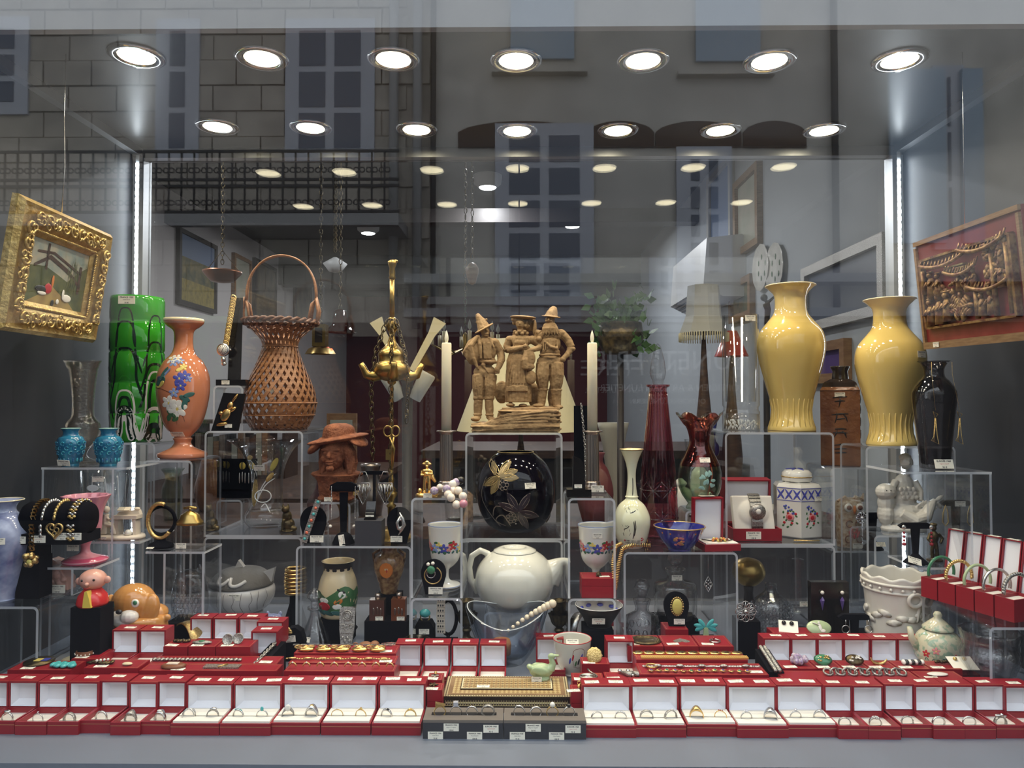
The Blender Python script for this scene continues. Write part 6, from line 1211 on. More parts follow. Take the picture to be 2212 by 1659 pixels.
for f in range(-1, 2):
    M = Matrix.Rotation(f*PI/3, 4, 'Z') @ Matrix.Translation((0, -ap-.25, 0)); dc.mtx(M); dc.m('p_blue')
    for z in (76, 102): dc.box(-25, 25, -.3, .2, z, z+1.2)
    for x in (-17, 0, 17):
        for s_ in (-1, 1): dc.ell((x, 0, 89.5), (2.2, .5, 13.5), 8, 6, Euler((0, s_*.62, 0)))
    dc.m('p_green'); [dc.ell((14*math.cos(i*1.9)*(.4+.07*i), 0, 42+22*math.sin(i*1.9)*(.4+.06*i)), (3, .5, 2), 8, 5, Euler((0, i, 0))) for i in range(14)]
    dc.m('p_blue'); [dc.ell((10*math.cos(i*2.3+1), 0, 58+8*math.sin(i*2.3)), (2.4, .6, 2.4), 8, 5) for i in range(8)]
    dc.m('p_pink').ell((2, 0, 42), (9, .8, 8)); dc.m('p_red').ell((2, -.6, 42), (5, .6, 4.5)); [dc.ell((-10+i*8, 0, 30+i % 2*20), (3, .6, 3), 8, 5) for i in range(4)]
dc.mtx(Matrix.Identity(4)); dc.build('painted_decor', t); ptag(t, (.018, -.058, .098), .022)
tagp(MB(k).m('gold_old').tube([(-24, -6, 2), (10, -8, 1.6), (28, -6, 1.6)], 1.4, 6).build('bar_pin', None, (p.x-.015, 1.77, zb)), 'thin gold bar pin lying before the hexagonal jar', 'brooch')
Y0 = 1.765; k = Y0/F; p = at(1640, 1165, Y0); t = thing('watch_box', 'large open red box with white pillow holding an ornate bangle watch', 'jewellery box', (p.x-.004, Y0, zb)); a = 52
b = MB(k).m('red_box'); b.box(-a, a, 0, 74, 0, 3).box(-a, a, 0, 3, 3, 26).box(-a, -a+3, 3, 74, 3, 26).box(a-3, a, 3, 74, 3, 26).box(-a+3, a-3, 71, 74, 3, 26); b.build('base', t)
b = MB(k).m('red_box').at((0, 76, 24), (.12, 0, 0)); b.box(-a, a, 26, 29, 0, 100).box(-a, a, 0, 26, 97, 100).box(-a, -a+3, 0, 26, 0, 97).box(a-3, a, 0, 26, 0, 97).box(-a, a, 0, 26, 0, 3); b.build('lid', t); MB(k).m('white_satin').at((0, 76, 24), (.12, 0, 0)).box(-a+3.4, a-3.4, 8, 25, 3.4, 96.6).build('lining', t)
b = MB(k).m('cream_velvet').at((0, 34, 54), (-.3, 0, 0)); b.box(-44, 44, -8, 8, -38, 38); b.ell((0, 0, 0), (40, 16, 34), 24, 16); b.blob('pillow', t, (0, 0, 0), .002, 10); ptag(t, (-.01, -.0012, .014), 32*k)
wt = thing('bangle_watch', 'ornate dark silver bangle watch around a white pillow', 'watch', (p.x-.004, Y0, zb)); b = MB(k).m('silver_dark')
for i in range(11): a2 = -1.3+i*.26; b.at((4, 34-18*math.cos(a2)+10*math.sin(a2), 54+40*math.sin(a2)), (-a2*.8-.3, 0, 0)).box(-12, 12, -2.5, 2.5, -5, 5)
b.at().build('bracelet_band', wt); b = MB(k).m('silver_dark').at((4, 10, 60), (PI/2+.2, 0, 0)); b.lathe([(0, 5), (9, 5), (17, 2), (18, -2), (0, -3)], 28); b.at().m('gem_pearl').ell((4, 4, 62), (6, 3, 6)); b.build('watch_head', wt)
# ---------------------------------------------------------------- red decanter, ruby vase, long-neck vase, bowl, necklace box
Y = 1.745
o, pr, k = ves('decanter', 'tall red cut-to-clear glass decanter with pointed crystal stopper', 'decanter', 1423, 1172, Y, [(42, 0), (43, 4), (41, 60), (37, 130), (30, 200), (23, 265), (19, 310), (18, 328), (24, 332), (25, 336)], 'cranberry', ZE1, 3, 10, 64, rib=lambda a, r, z: (r*(1+(.025*math.cos(20*a) if z > 130 else 0)), z), parts='body')
c = MB(k).m('crystal_cut')
for i in range(7):
    for zc in (52, 112):
        th0 = i*2*PI/7+(.45 if zc > 100 else 0)
        for j in range(8):
            an = j*PI/4; L = 26; pts = [onlathe(pr, th0+u*L*math.cos(an)/interp(pr, zc)[0], zc+u*L*math.sin(an), .2)[0] for u in (0, .5, 1)]; c.tube(pts, [1.8, 1.6, .5], 5)
c.build('star_cutting', o)
s = MB(k).m('cranberry')
for i in range(20): s.tube([onlathe(pr, i*PI/10, zz, .1)[0] for zz in range(140, 326, 20)], [1.6]*10, 5)
s.build('red_flutes', o); s = MB(k).m('crystal'); s.lathe([(0, 318), (10, 322), (12, 344), (15, 350), (18, 362), (14, 390), (6, 420), (2, 424), (0, 425)], 8, smooth=False); s.build('stopper', o); ptag(o, (.012, -.049, .012), .024)
Y = 1.752; k = Y/F; p = at(1510, 1097, Y); zr = 1.238; riser('small clear acrylic cube under the ruby ruffled vase', p.x-.042, p.x+.045, 1.715, 1.80, zr, ZE1)
o, pr, k = ves('ruffled_vase', 'ruby red glass vase shading to green with ruffled rim and enamelled flower', 'vase', 1512, 1097, Y, [(30, 0), (28, 6), (26, 12), (40, 34), (46, 62), (42, 92), (28, 122), (21, 142), (24, 165), (34, 185), (46, 200)], 'green_clear', zr, 2.5, 18, 64, rib=lambda a, r, z: (r*(1+(.09*math.cos(6*a) if z > 180 else 0)), z+(6*math.cos(6*a+1) if z > 190 else 0)), parts='lower_body')
up = [(r+.7, z) for r, z in pr if z > 86]; MB(k).m('ruby').lathe(up, 64, rib=lambda a, r, z: (r*(1+(.09*math.cos(6*a) if z > 180 else 0)), z+(6*math.cos(6*a+1) if z > 190 else 0))).build('ruby_overlay', o)
MB(k).m('green_clear').lathe([(r+.5, z) for r, z in pr if 10 < z < 50], 48).build('green_overlay', o)
fl = MB(k); stemline(fl, pr, [(.15, 24), (.2, 50), (.35, 78), (.3, 100)], 1.6, 'p_brown'); [leafs(fl, pr, [('turq_rim', .1+.28*math.cos(i), 64+16*math.sin(i*1.7), 6, 3.4, i)]) for i in range(12)]; fl.build('enamel_flower', o); vtag(o, pr, k, .05, 106, 22)
Y = 1.672
o, pr, k = ves('bottle_vase', 'long-necked cream opaline vase with painted tree, fence and red leaves', 'vase', 1365, 1173, Y, [(20, 0), (24, 3), (33, 20), (39, 48), (38, 68), (28, 90), (15, 102), (13, 106), (14.5, 109), (12, 113), (9, 140), (9.5, 165), (15, 188), (25, 210)], 'lemon_opal', ZE1, 2, 10, 48, parts='body')
d = MB(k); d.m('gilt_line').ring((0, 0, 210), 25, 1.1, 36, 'z', 5)
for a, b in (((-.1, 24), (-.05, 62)), ((-.02, 30), (.02, 64)), ((-.6, 44), (-.3, 52)), ((0, 112), (.1, 150)), ((-.25, 78), (.1, 84))): stemline(d, pr, [a, ((a[0]+b[0])/2+.06, (a[1]+b[1])/2), b], .9, 'p_black')
for i in range(11): th = -.55+i*.09; stemline(d, pr, [(th, 13), (th, 22)], .35, 'p_black')
stemline(d, pr, [(-.6, 21), (.45, 20)], .4, 'p_black'); stemline(d, pr, [(-.6, 16), (.45, 15)], .4, 'p_black'); [leafs(d, pr, [('p_red', t_, z_, 2.6, 1.6, i)]) for i, (t_, z_) in enumerate(((.5, 20), (.55, 14), (.6, 22), (-.1, 8), (-.15, 6), (-.62, 20), (.48, 25)))]
for i in range(16): th = random.uniform(-.7, .5); z_ = random.choice((30, 40, 78, 84, 50)); stemline(d, pr, [(th, z_), (th+random.uniform(-.12, .12), z_+random.uniform(3, 8))], .3, 'p_black')
d.build('painted_scene', o)
Y = 1.652
o, pr, k = ves('enamel_bowl', 'cobalt blue cloisonné bowl with golden flower cluster', 'bowl', 1468, 1188, Y, [(24, 0), (25, 4), (28, 6), (42, 24), (50, 40), (54, 50)], 'cobalt', ZE1, 1.8, 9, 48, parts='body')
d = MB(k); d.m('gilt_line').ring((0, 0, 50), 54, 1.3, 48, 'z', 6); [leafs(d, pr, [('gilt_line' if i % 2 else 'p_pink', -.25+.2*math.cos(i*2), 24+8*math.sin(i*1.4), 3.4, 3, 0)]) for i in range(14)]; [leafs(d, pr, [('p_orange', th, 40, 2, 2, 0)]) for th in (-1, -.6, .5, .9)]; d.build('enamel_flowers', o)
t = closedbox(.4, .4+.001, 1.6, 1.601, 0, .001, 'x') if False else None
Y0 = 1.632; k = Y0/F; p = at(1560, 1190, Y0); t = thing('necklace_box', 'open red box lined white with amber bead necklace, beside the blue bowl', 'jewellery box', (p.x+.002, Y0, ZE1), .12); a = 40
b = MB(k).m('red_box'); b.box(-a, a, 0, 60, 0, 14); b.build('base', t); MB(k).m('cream_velvet').box(-a+4, a-4, 4, 56, 14, 16).build('pad', t)
b = MB(k).m('red_box').at((-8, 62, 10), (.05, 0, 0)); b.box(-a+6, a-6, 14, 17, 0, 96).box(-a+6, a-6, 0, 14, 93, 96).box(-a+6, -a+9, 0, 14, 0, 93).box(a-9, a-6, 0, 14, 0, 93); b.build('lid', t); MB(k).m('white_satin').at((-8, 62, 10), (.05, 0, 0)).box(-a+9.4, a-9.4, 6, 13, 1, 92.6).build('lining', t); ptag(t, (-.008, .075, .116), .036, (-PI/2, 0, 0))
n = thing('necklace', 'short necklace of amber beads on a dark cord in the open box', 'necklace', (p.x, Y0+.03, ZE1+17*k)); b = MB(k).m('p_black').tube([(-34, 10, 1), (-20, -4, 1), (0, -10, 2), (20, -4, 1), (34, 8, 1)], 1.2, 6); b.build('cord', n); b = MB(k)
for i in range(12): b.m(('p_orange', 'gem_yellow', 'p_brown')[i % 3]).ell((-14+i*2.6, -9+5*math.sin(i), 3+2*(i % 2)), 3.4, 8, 6)
b.build('beads', n)
# gold mesh necklace over the riser edge
g = thing('mesh_necklace', 'flat gold mesh necklace draped over the acrylic riser edge', 'necklace', (.23, 1.625, ZE1)); 
def lace(path, wd):
    P = [at(x, y, Yy)-g.location for x, y, Yy in path]; m = MB(1).m('gold'); n = 40
    pts = []
    for i in range(n+1):
        f = i/n*(len(P)-1); j = min(int(f), len(P)-2); pts.append(P[j].lerp(P[j+1], f-j))
    for i in range(2):
        pts = [pts[0]]+[(pts[q-1]+pts[q]*2+pts[q+1])/4 for q in range(1, n)]+[pts[-1]]
    for i, q_ in enumerate(pts):
        d = (pts[min(i+1, n)]-pts[max(i-1, 0)]).normalized(); s_ = d.cross(Vector((0, -1, .3))).normalized(); m.tube([q_-s_*wd/2, q_+s_*wd/2], .0016, 6)
    m.build('strand', g)
lace([(1404, 1178, 1.655), (1372, 1176, 1.64), (1345, 1184, 1.617), (1337, 1215, 1.612), (1333, 1245, 1.612), (1329, 1272, 1.612)], .009); lace([(1398, 1168, 1.70), (1352, 1168, 1.68), (1330, 1180, 1.612), (1324, 1215, 1.61), (1327, 1262, 1.61)], .008)
# ---------------------------------------------------------------- goblets and their neighbours
gob = [(31, 0), (33, 2), (30, 6), (14, 11), (8, 18), (7.5, 32), (10, 38), (20, 46), (30, 60), (34, 84), (36, 110), (37.5, 132)]
for cx, lab in ((962, 'white opaline goblet with flower garland, behind the bangle stand'), (1287, 'white opaline goblet with flower garland and blue rim, behind a red box')):
    o, pr, k = ves('goblet', lab, 'goblet', cx, 1262, 1.705, gob, 'opaline', ZD1, 2, 44, 48, parts='body'); d = MB(k); d.m('p_sky').ring((0, 0, 132), 37.4, .7, 40, 'z', 5); d.m('p_sky').ring((0, 0, 3.5), 32.6, .7, 40, 'z', 5)
    for i in range(11): flower(d, pr, -1.5+i*.3, 88+4*math.sin(i*2), 6+i % 2*2, ('p_blue', 'p_pink', 'p_red', 'p_sky', 'p_yellow')[i % 5], 'p_yellow'); leafs(d, pr, [('p_green', -1.4+i*.3, 98-i % 3*10, 5, 2.6, i), ('p_teal', -1.5+i*.3, 78, 4, 2.4, -i)])
    d.build('painted_garland', o); 
    if cx > 1000: vtag(o, pr, k, 0, 114, 20)
t, k, p = oval_stand(936, 1272, 1.632, ZD1, 54, 74, 'black oval board with a thin wire bangle and dark stone ring'); ptag(t, (.006, -.008, .01), .032)
b = thing('bangle', 'thin gold wire bangle with two pearl ends on black board', 'bracelet', (p.x, 1.624, ZD1)); MB(k).m('gold_old').ring((0, 0, 42), 18, 1.3, 32, 'y', 6, 2.0, 7.4).build('wire', b); g_ = MB(k).m('gem_pearl'); g_.ell((-10, -2, 66), 4); g_.ell((0, -2, 68), 4); g_.build('pearls', b)
b = thing('stone_ring', 'ring with round dark green stone inside the wire bangle', 'ring', (p.x, 1.622, ZD1)); MB(k).m('gem_green').ell((-4, -1, 54), (9, 4, 9)).build('stone', b); MB(k).m('silver').ring((-4, 0, 46), 9, 1, 20, 'y', 5).build('band', b)
t = closedbox(at(1256, 1280, 1.61).x, at(1331, 1280, 1.61).x, 1.605, 1.665, ZD1, ZD1+.043, 'closed red box under a tiny turtle, before the goblet', ((.014, -.012),))
b = MB(.001).m('bronze'); b.ell((0, 0, 4), (6, 7, 4)); b.ell((-1, -8, 4), (3, 3, 3)); b.ell((5, -5, 1.5), (2, 2, 1.5)); b.ell((-5, -5, 1.5), (2, 2, 1.5)); b.ell((0, 1, 8), (2, 2, 3)); tagp(b.blob('turtle_charm', None, (at(1293, 1250, 1.63).x, 1.63, ZD1+.0432), .0008, 1), 'tiny bronze turtle on a closed red box', 'figurine')
# ---------------------------------------------------------------- white teapot, glass bowl, beads
Y = 1.745; k = Y/F; p = at(1112, 1314, Y); t = thing('teapot', 'large round white ceramic teapot with oval recessed lid', 'teapot', (p.x, Y, ZTP))
bp2 = smoothprof([(44, 0), (50, 2), (72, 18), (83, 42), (85, 62), (80, 84), (66, 104), (48, 117), (40, 121)], 4); b = MB(k).m('teapot'); b.lathe([(0, 0)]+bp2+[(0, 121)], 56); b.tube([(70, 0, 66), (88, 0, 84), (100, 0, 96), (118, 0, 100)], [34, 22, 10, 6], 18); b.tube([(112, 0, 99), (119, 0, 100.5)], [6, 5.5], 14)
b.tube([(-56, 0, 112), (-74, 0, 120), (-92, 0, 108), (-98, 0, 84), (-94, 0, 56), (-78, 0, 30)], [7, 7, 7, 7, 7, 8], 12); b.blob('body', t, (0, 0, 0), .002, 5)
MB(k).m('teapot').lathe([(46, 119.5), (45, 122), (34, 126.5), (24, 128), (22, 126), (20, 122), (0, 121)], 48).build('lid', t)
Y = 1.595; k = Y/F; p = at(1095, 1415, Y); t = thing('glass_bowl', 'thick clear glass bowl with waving rim', 'bowl', (p.x, Y, ZF))
def wave(a, r, z): f = max(0, (z-30)/75)**1.5; return (r*(1+.06*f*math.cos(2*a)), z+f*(12*math.cos(2*a)+5*math.sin(a)))
bo_ = smoothprof([(34, 0), (40, 4), (58, 30), (74, 66), (83, 100), (84, 108)], 4); MB(k).m('opal_glass').lathe(hollow(bo_, 8, 16), 64, rib=wave).build('body', t)
b = MB(k).m('engraved'); b.tube([((r_[0]+.0)*1, r_[1], r_[2]) for r_ in [(lambda q_: (q_[0]*math.cos(a), q_[0]*math.sin(a), q_[1]))(wave(a, 80, 108)) for a in [i*2*PI/64 for i in range(64)]]], 1.1, 6, closed=True); b.build('rim_edge', t)
tagp(MB(k).m('cork').lathe([(0, 0), (20, 0), (21, 20), (18, 30), (0, 32)], 24).build('cork_ornament', None, (p.x-.012, Y+.0, ZF+17*k)), 'carved brown cork piece inside the glass bowl', 'ornament')
bd = thing('bead_strand', 'strand of graduated pale wooden beads rising from the glass bowl', 'necklace', (p.x, 1.56, ZF+.06)); kk = 1.56/F
for i in range(11):
    u = i/10; q_ = at(1098+95*u+3*math.sin(u*3), 1362-58*u-6*math.sin(u*PI), 1.575-.02*u); MB(kk).m('wood_bead').ell((0, 0, 0), 3.6+5.2*u, 14, 10).build('bead', bd, q_-bd.location)
# bronze flower candlesticks either side of the bowl
for cx, lab in ((1008, 'left open beside the black ring stand'), (1208, 'beside the famille bowl')):
    Y = 1.71; k = Y/F; p = at(cx, 1390, Y); t = thing('bronze_candlestick', 'small bronze flower-cup candlestick ' + ('behind the glass bowl near the ring stand' if cx < 1100 else 'behind the small porcelain bowl'), 'candlestick', (p.x, Y, ZF))
    b = MB(k).m('bronze'); b.lathe(smoothprof([(0, 0), (26, 0), (24, 6), (10, 14), (7, 24), (11, 30), (6, 36)], 3)+[(0, 37)], 24); b.build('foot', t); b = MB(k).m('bronze'); b.lathe(smoothprof([(6, 36), (14, 44), (18, 56), (22, 66)], 4), 32, rib=lambda a, r, z: (r*(1+.12*math.cos(8*a)), z)); b.build('leaf_cup', t); MB(k).m('bronze').lathe([(0, 50), (13, 52), (15, 92), (15.5, 94), (12.5, 94), (12.5, 70), (0, 70)], 24).build('socket', t)
# ---------------------------------------------------------------- under the left riser
def block(px, py, Y, w, d, z1, label, m='black_velvet'):
    k = Y/F; p = at(px, py, Y); return tagp(MB().m(m).box(-w*k/2, w*k/2, -d/2, d/2, 0, z1-ZF).build('display_block', None, (p.x, Y, ZF)), label, 'display block'), p
_, p = block(730, 1330, 1.735, 66, .06, .98, 'black block under the village jug')
o, pr, k = ves('village_jug', 'cream pottery jug vase painted with red-roofed village and green hills', 'vase', 730, 1330, 1.735, [(30, 0), (36, 5), (41, 30), (42, 55), (38, 78), (31, 96), (31, 108), (35, 118)], 'cream_ware', .98, 3, 8, 48, parts='body')
d = MB(k); d.m('p_black').lathe([(r+.4, z) for r, z in pr if z > 104], 48)
for i in range(12): leafs(d, pr, [('p_black', i*PI/6, 103, 5, 4, 0)])
stemline(d, pr, [(-1.6, 40), (-1, 52), (-.4, 40), (.1, 50), (.6, 62), (1.1, 50), (1.6, 60)], 9, 'p_green'); stemline(d, pr, [(-1.6, 26), (-.8, 32), (0, 26), (.8, 38), (1.6, 30)], 11, 'p_green')
leafs(d, pr, [('p_teal', th, 16, 14, 5, .2) for th in (-.8, -.3, .2, .7)]); leafs(d, pr, [('p_red', -.5, 30, 16, 9, 0), ('p_white', -.5, 42, 12, 6, 0), ('p_orange', .25, 40, 10, 6, -.3), ('p_white', .2, 30, 10, 6, 0), ('p_white', .45, 54, 9, 7, .5), ('p_black', .4, 62, 10, 3, .5)]); d.build('painted_village', o)
_, p = block(838, 1378, 1.70, 92, .05, .985, 'long black block under the two pewter bottles')
for cx, w_, h_, lab in ((816, 32, 44, 'square pewter tea caddy with a small neck'), (862, 30, 46, 'pinkish embossed metal caddy beside the square pewter one')):
    Y = 1.69; k = Y/F; q_ = at(cx, 1335, Y); t = thing('tea_caddy', lab, 'caddy', (q_.x, Y, .985)); MB(k).m('pewter' if cx < 840 else 'copper').box(-w_/2, w_/2, -11, 11, 0, h_).build('body', t); r = MB(k).m('pewter'); r.lathe([(0, h_), (6, h_), (6, h_+11), (0, h_+12)], 16); [r.ell((x, -11.5, z), (2.6, 1.4, 8)) for x, z in ((-7, 20), (1, 22), (8, 19))]; r.build('neck_and_relief', t); ptag(t, (.006, -.0135, .006), .018)
b, p = block(842, 1300, 1.755, 50, .05, 1.03, 'black block under the figured satsuma vase')
o, pr, k = ves('satsuma_vase', 'brown and gold oriental vase with figure medallion and handles', 'vase', 840, 1292, 1.755, [(16, 0), (18, 3), (22, 20), (31, 48), (33, 66), (28, 80), (18, 88), (17, 96), (22, 102)], 'satsuma', 1.03, 2, 8, 40, parts='body'); d = MB(k); leafs(d, pr, [('p_orange', 0, 55, 15, 17, 0), ('cream_ware', 0, 56, 12, 13, 0), ('p_brown', -.15, 55, 4, 8, 0), ('p_red', .15, 54, 5, 8, 0)]); d.build('medallion', o); h = MB(k).m('satsuma'); [h.tube([(s_*20, 0, 92), (s_*34, 0, 84), (s_*32, 0, 66)], 3, 8) for s_ in (-1, 1)]; h.build('handles', o)
o, pr, k = ves('decanter', 'small clear fluted glass decanter with faceted stopper, before the village jug', 'decanter', 679, 1397, 1.64, [(40, 0), (40, 3), (34, 20), (26, 45), (16, 66), (11, 80), (10, 92), (15, 96), (15, 100)], 'crystal', ZF, 2, 8, 48, rib=lambda a, r, z: (r*(1+.03*math.cos(12*a)), z), parts='body')
MB(k).m('crystal_cut').lathe([(0, 94), (8, 96), (9, 108), (7, 112), (17, 122), (13, 132), (0, 142)], 10, smooth=False).build('stopper', o); ptag(o, (-.012, -.03, .042), .022, (-.4, .15, 0))
t, k, p = tstand(752, 1397, 1.628, ZF, 66, 40, 'short black stand for the carved dark bracelet'); t.children[1].hide_render = False
b = MB(k).m('silver_dark'); b.at((0, -10, 62), (-.15, 0, 0)); b.prism([(-17, 40), (-10, 44), (10, 44), (17, 40), (16, 0), (12, -32), (6, -42), (-6, -42), (-12, -32), (-16, 0)], -3, 3); [b.ring((0, -4, 26), 10-i*4, 1.2, 20, 'y', 5) for i in range(2)]; [b.ring((x, -4, 4), 4, 1.2, 14, 'y', 5) for x in (-8, 8)]; b.box(-14, 14, -5, -3, -10, -6); [b.ell((-8+i*5, -3, -20-(i % 2)*6), (3, 2, 4), 8, 6) for i in range(4)]
tagp(b.build('carved_bracelet', None, (p.x, 1.628, ZF)), 'broad carved dark metal bracelet panel on short black stand', 'bracelet'); ptag(t, (0, -.02, .012), .026, (-.8, 0, 0))
Y = 1.60; k = Y/F; p = at(790, 1397, Y); b = MB(k).m('elephant'); b.ell((0, 0, 28), (18, 12, 12)); b.ell((20, -3, 30), (12, 10, 13)); b.tube([(30, -6, 28), (34, -8, 14), (30, -9, 4)], [5, 4, 2.6], 8); b.ell((16, -12, 32), (7, 3, 9)); [b.tube([(x, y, 22), (x, y, 0)], [6, 5], 8) for x in (-12, 12) for y in (-6, 6)]; b.ring((-22, 0, 32), 5, 2, 12, 'y', 6); tagp(b.blob('elephant_figurine', None, (p.x, Y, ZF), .0012, 2), 'small brown clay elephant by the checked trinket box', 'figurine')
Y = 1.60; k = Y/F; p = at(842, 1400, Y); t = thing('trinket_box', 'round porcelain trinket box with checked lid', 'box', (p.x, Y, ZF)); MB(k).m('p_black').lathe([(0, 0), (26, 0), (27, 4), (27, 22), (0, 22)], 36).build('body', t); b = MB(k).m('porcelain'); b.lathe([(28, 22), (28.5, 26), (26, 30), (0, 33)], 36); b.m('p_green'); [b.tube([(x, -math.sqrt(620-x*x), 31), (x, 0, 33.2), (x, math.sqrt(620-x*x), 31)], .7, 4) for x in (-16, -8, 0, 8, 16)]; b.m('p_pink'); [b.tube([(-math.sqrt(620-x*x), x, 31), (0, x, 33.2), (math.sqrt(620-x*x), x, 31)], .7, 4) for x in (-16, -6, 4, 14)]; b.build('lid', t); ptag(t, (.006, -.0295, .014), .022)
o, pr, k = ves('glass_salt', 'small amber-green hexagonal glass bowl', 'bowl', 898, 1400, 1.60, [(24, 0), (28, 4), (27, 20), (33, 46)], 'olive', ZF, 4, 10, 6, smoothn=0)
# ring stand, white bracelet, branch brooch
Y = 1.69; k = Y/F; p = at(918, 1390, Y); t = thing('ring_stand', 'black post stand with a turquoise ring', 'jewellery stand', (p.x, Y, ZF)); MB(k).m('black_velvet').prism([(-21, 0), (21, 0), (21, 44), (14, 56), (-14, 56), (-21, 44)], -14, 14).build('post', t); ptag(t, (0, -.017, .04), .024)
r = thing('ring', 'large dome turquoise ring on the black post', 'ring', (p.x, Y, ZF+57*k)); MB(k).m('gem_turq').ell((0, 0, 14), (12, 10, 9)).build('stone', r); MB(k).m('gold_old').ring((0, 0, 6), 10, 1.6, 20, 'y', 6).build('band', r)
p = at(962, 1390, 1.71); k = 1.71/F; t = thing('bracelet_stand', 'black hoop stand under the spotted white bracelet', 'jewellery stand', (p.x, 1.71, ZF)); s = MB(k).m('black_velvet'); s.box(-24, 26, -14, 14, 0, 10); s.ring((6, 0, 56), 36, 4, 32, 'y', 8, sx=.5); s.tube([(6, 0, 10), (6, 0, 22)], 4); s.build('hoop', t)
b = thing('bracelet', 'flat white bracelet with dark spots on black hoop', 'bracelet', (p.x, 1.70, ZF)); m = MB(k).m('ivory'); [m.box(-18+abs(i-3)*.4, 0+abs(i-3)*.4, -4, -1, 26+i*11, 36+i*11) for i in range(7)]; m.build('links', b); m = MB(k).m('ink'); [m.ell((-14+j*5, -4.2, 30+i*11), (1.4, .5, 2.4), 6, 4) for i in range(7) for j in range(3)]; m.build('spots', b)
_, p = block(952, 1398, 1.615, 44, .03, ZF+.04, 'small black velvet block with branch brooch'); k = 1.6/F; b = MB(k).m('silver'); b.tube([(-12, 0, 6), (-4, 0, 20), (-8, 0, 36)], 2, 6); [b.ell((-8+6*math.cos(i*2), 0, 12+i*4), 3.4, 8, 6) for i in range(7)]; tagp(b.build('brooch', None, (p.x-.004, 1.596, ZF+.005)), 'small silver coral-branch brooch on black block', 'brooch')
# ---------------------------------------------------------------- bowls right of the glass bowl
o, pr, k = ves('porcelain_bowl', 'small deep porcelain bowl with painted figures and red rim', 'bowl', 1230, 1446, 1.525, [(22, 0), (24, 4), (23, 8), (34, 30), (39, 58), (41, 76)], 'canton', ZF, 2, 12, 40, parts='body'); o.location.x += .006
d = MB(k); d.m('p_red').ring((0, 0, 76), 40.8, .9, 36, 'z', 5); [leafs(d, pr, [(('p_blue', 'p_red', 'p_green', 'p_black')[i % 4], -.2+i*.17, 40+8*math.sin(i*2), 2, 7, .2)]) for i in range(7)]; stemline(d, pr, [(.0, 26), (.0, 62), (.6, 62), (.6, 26), (0, 26)], .5, 'p_brown'); d.build('painted_figures', o); q_ = ptag(o, (0, -.006, .068), .026, (-.55, 0, 0))
_, p = block(1290, 1440, 1.60, 62, .07, 1.0, 'black block under the blue and white bowl')
o, pr, k = ves('blue_white_bowl', 'wide blue and white porcelain bowl with flower panels', 'bowl', 1294, 1388, 1.605, [(26, 0), (27, 4), (38, 22), (47, 36), (51, 44)], 'p_black', 1.0, 2, 6, 48, parts='body'); d = MB(k); inn = [(r-2.6, z) for r, z in pr if z > 8]; d.m('porcelain').lathe([(0, 8)]+inn, 48)
for i in range(9):
    a = i*2*PI/9; r_, z_ = 36, 33; d.m('p_blue').ell((r_*math.cos(a)*1.05, r_*math.sin(a)*1.05, z_), (7, 4, 4), 8, 6, Euler((0, 0, a+PI/2)))
d.m('porcelain').ring((0, 0, 44), 50, 1, 40, 'z', 5); d.build('painted_lining', o); ptag(o, (-.006, -.046, .022), .028, (.3, 0, 0))
# bracelet arch and open box at the back
p = at(1254, 1375, 1.70); k = 1.70/F; tagp(MB(k).m('silver').lathe([(30, -11), (32, -11), (32, 11), (30, 11), (30, -11)], 36).build('cuff', None, (p.x+.002, 1.72, ZF+32*k)), 'wide engraved silver cuff standing under the right acrylic wing', 'bracelet'); bpy.data.objects[-1] if False else None
C.objects[-1].rotation_euler = (PI/2, 0, .9)
openbox(1268, 1325, 1.74, ZF+.02, 'open dark red ring box under the right acrylic wing', 'single', 1); tagp(MB().m('red_box').box(-.035, .035, -.03, .03, 0, .02).build('jewellery_box', None, (at(1296, 1380, 1.71).x, 1.71, ZF)), 'flat closed red box under the back open box', 'jewellery box')
# ---------------------------------------------------------------- perfume bottles and stands under the right riser
o, pr, k = ves('perfume_bottle', 'squat cut-glass perfume bottle with ball stopper, beside the blue bowl', 'bottle', 1387, 1394, 1.69, [(36, 0), (38, 4), (38, 50), (34, 66), (16, 76), (14, 84), (18, 98), (19, 102)], 'crystal_cut', ZF, 4, 8, 36, parts='body', smoothn=0); b = MB(k).m('crystal_cut'); [b.prism([(-4, -7), (0, 0), (4, -7), (0, -14)], -1, 1) if False else b.ell(onlathe(pr, i*2*PI/14, 40, .5)[0], (6, 6, 9), 4, 4) for i in range(14)]; b.build('diamond_cutting', o); b = MB(k).m('crystal_cut'); b.lathe([(0, 96), (10, 98), (9, 108), (12, 112), (18, 128), (12, 142), (0, 146)], 10, smooth=False); b.build('stopper', o)
_, p = block(1458, 1380, 1.745, 90, .07, .978, 'black block under the tall perfume bottle')
o, pr, k = ves('perfume_bottle', 'large round perfume bottle with tall flat stopper, behind the yellow stone board', 'bottle', 1459, 1332, 1.745, [(42, 0), (45, 4), (46, 56), (44, 68), (40, 72), (18, 76), (17, 92), (22, 98), (22, 102)], 'clear', .978, 3, 8, 48, parts='body', smoothn=0); b = MB(k).m('crystal'); b.lathe([(0, 98), (8, 100), (8, 108)], 20); b.ell((0, 0, 124), (18, 7, 18), 24, 14); b.build('stopper', o); vtag(o, pr, k, 0, 86, 22)
closedbox(at(1432, 1370, 1.60).x, at(1482, 1370, 1.60).x, 1.575, 1.63, ZF, 1.0, 'small upright red box under the yellow stone board')
t, k, p = oval_stand(1462, 1345, 1.60, 1.0, 54, 72, 'black oval board with yellow stone brooch'); ptag(t, (.004, -.008, .012), .024)
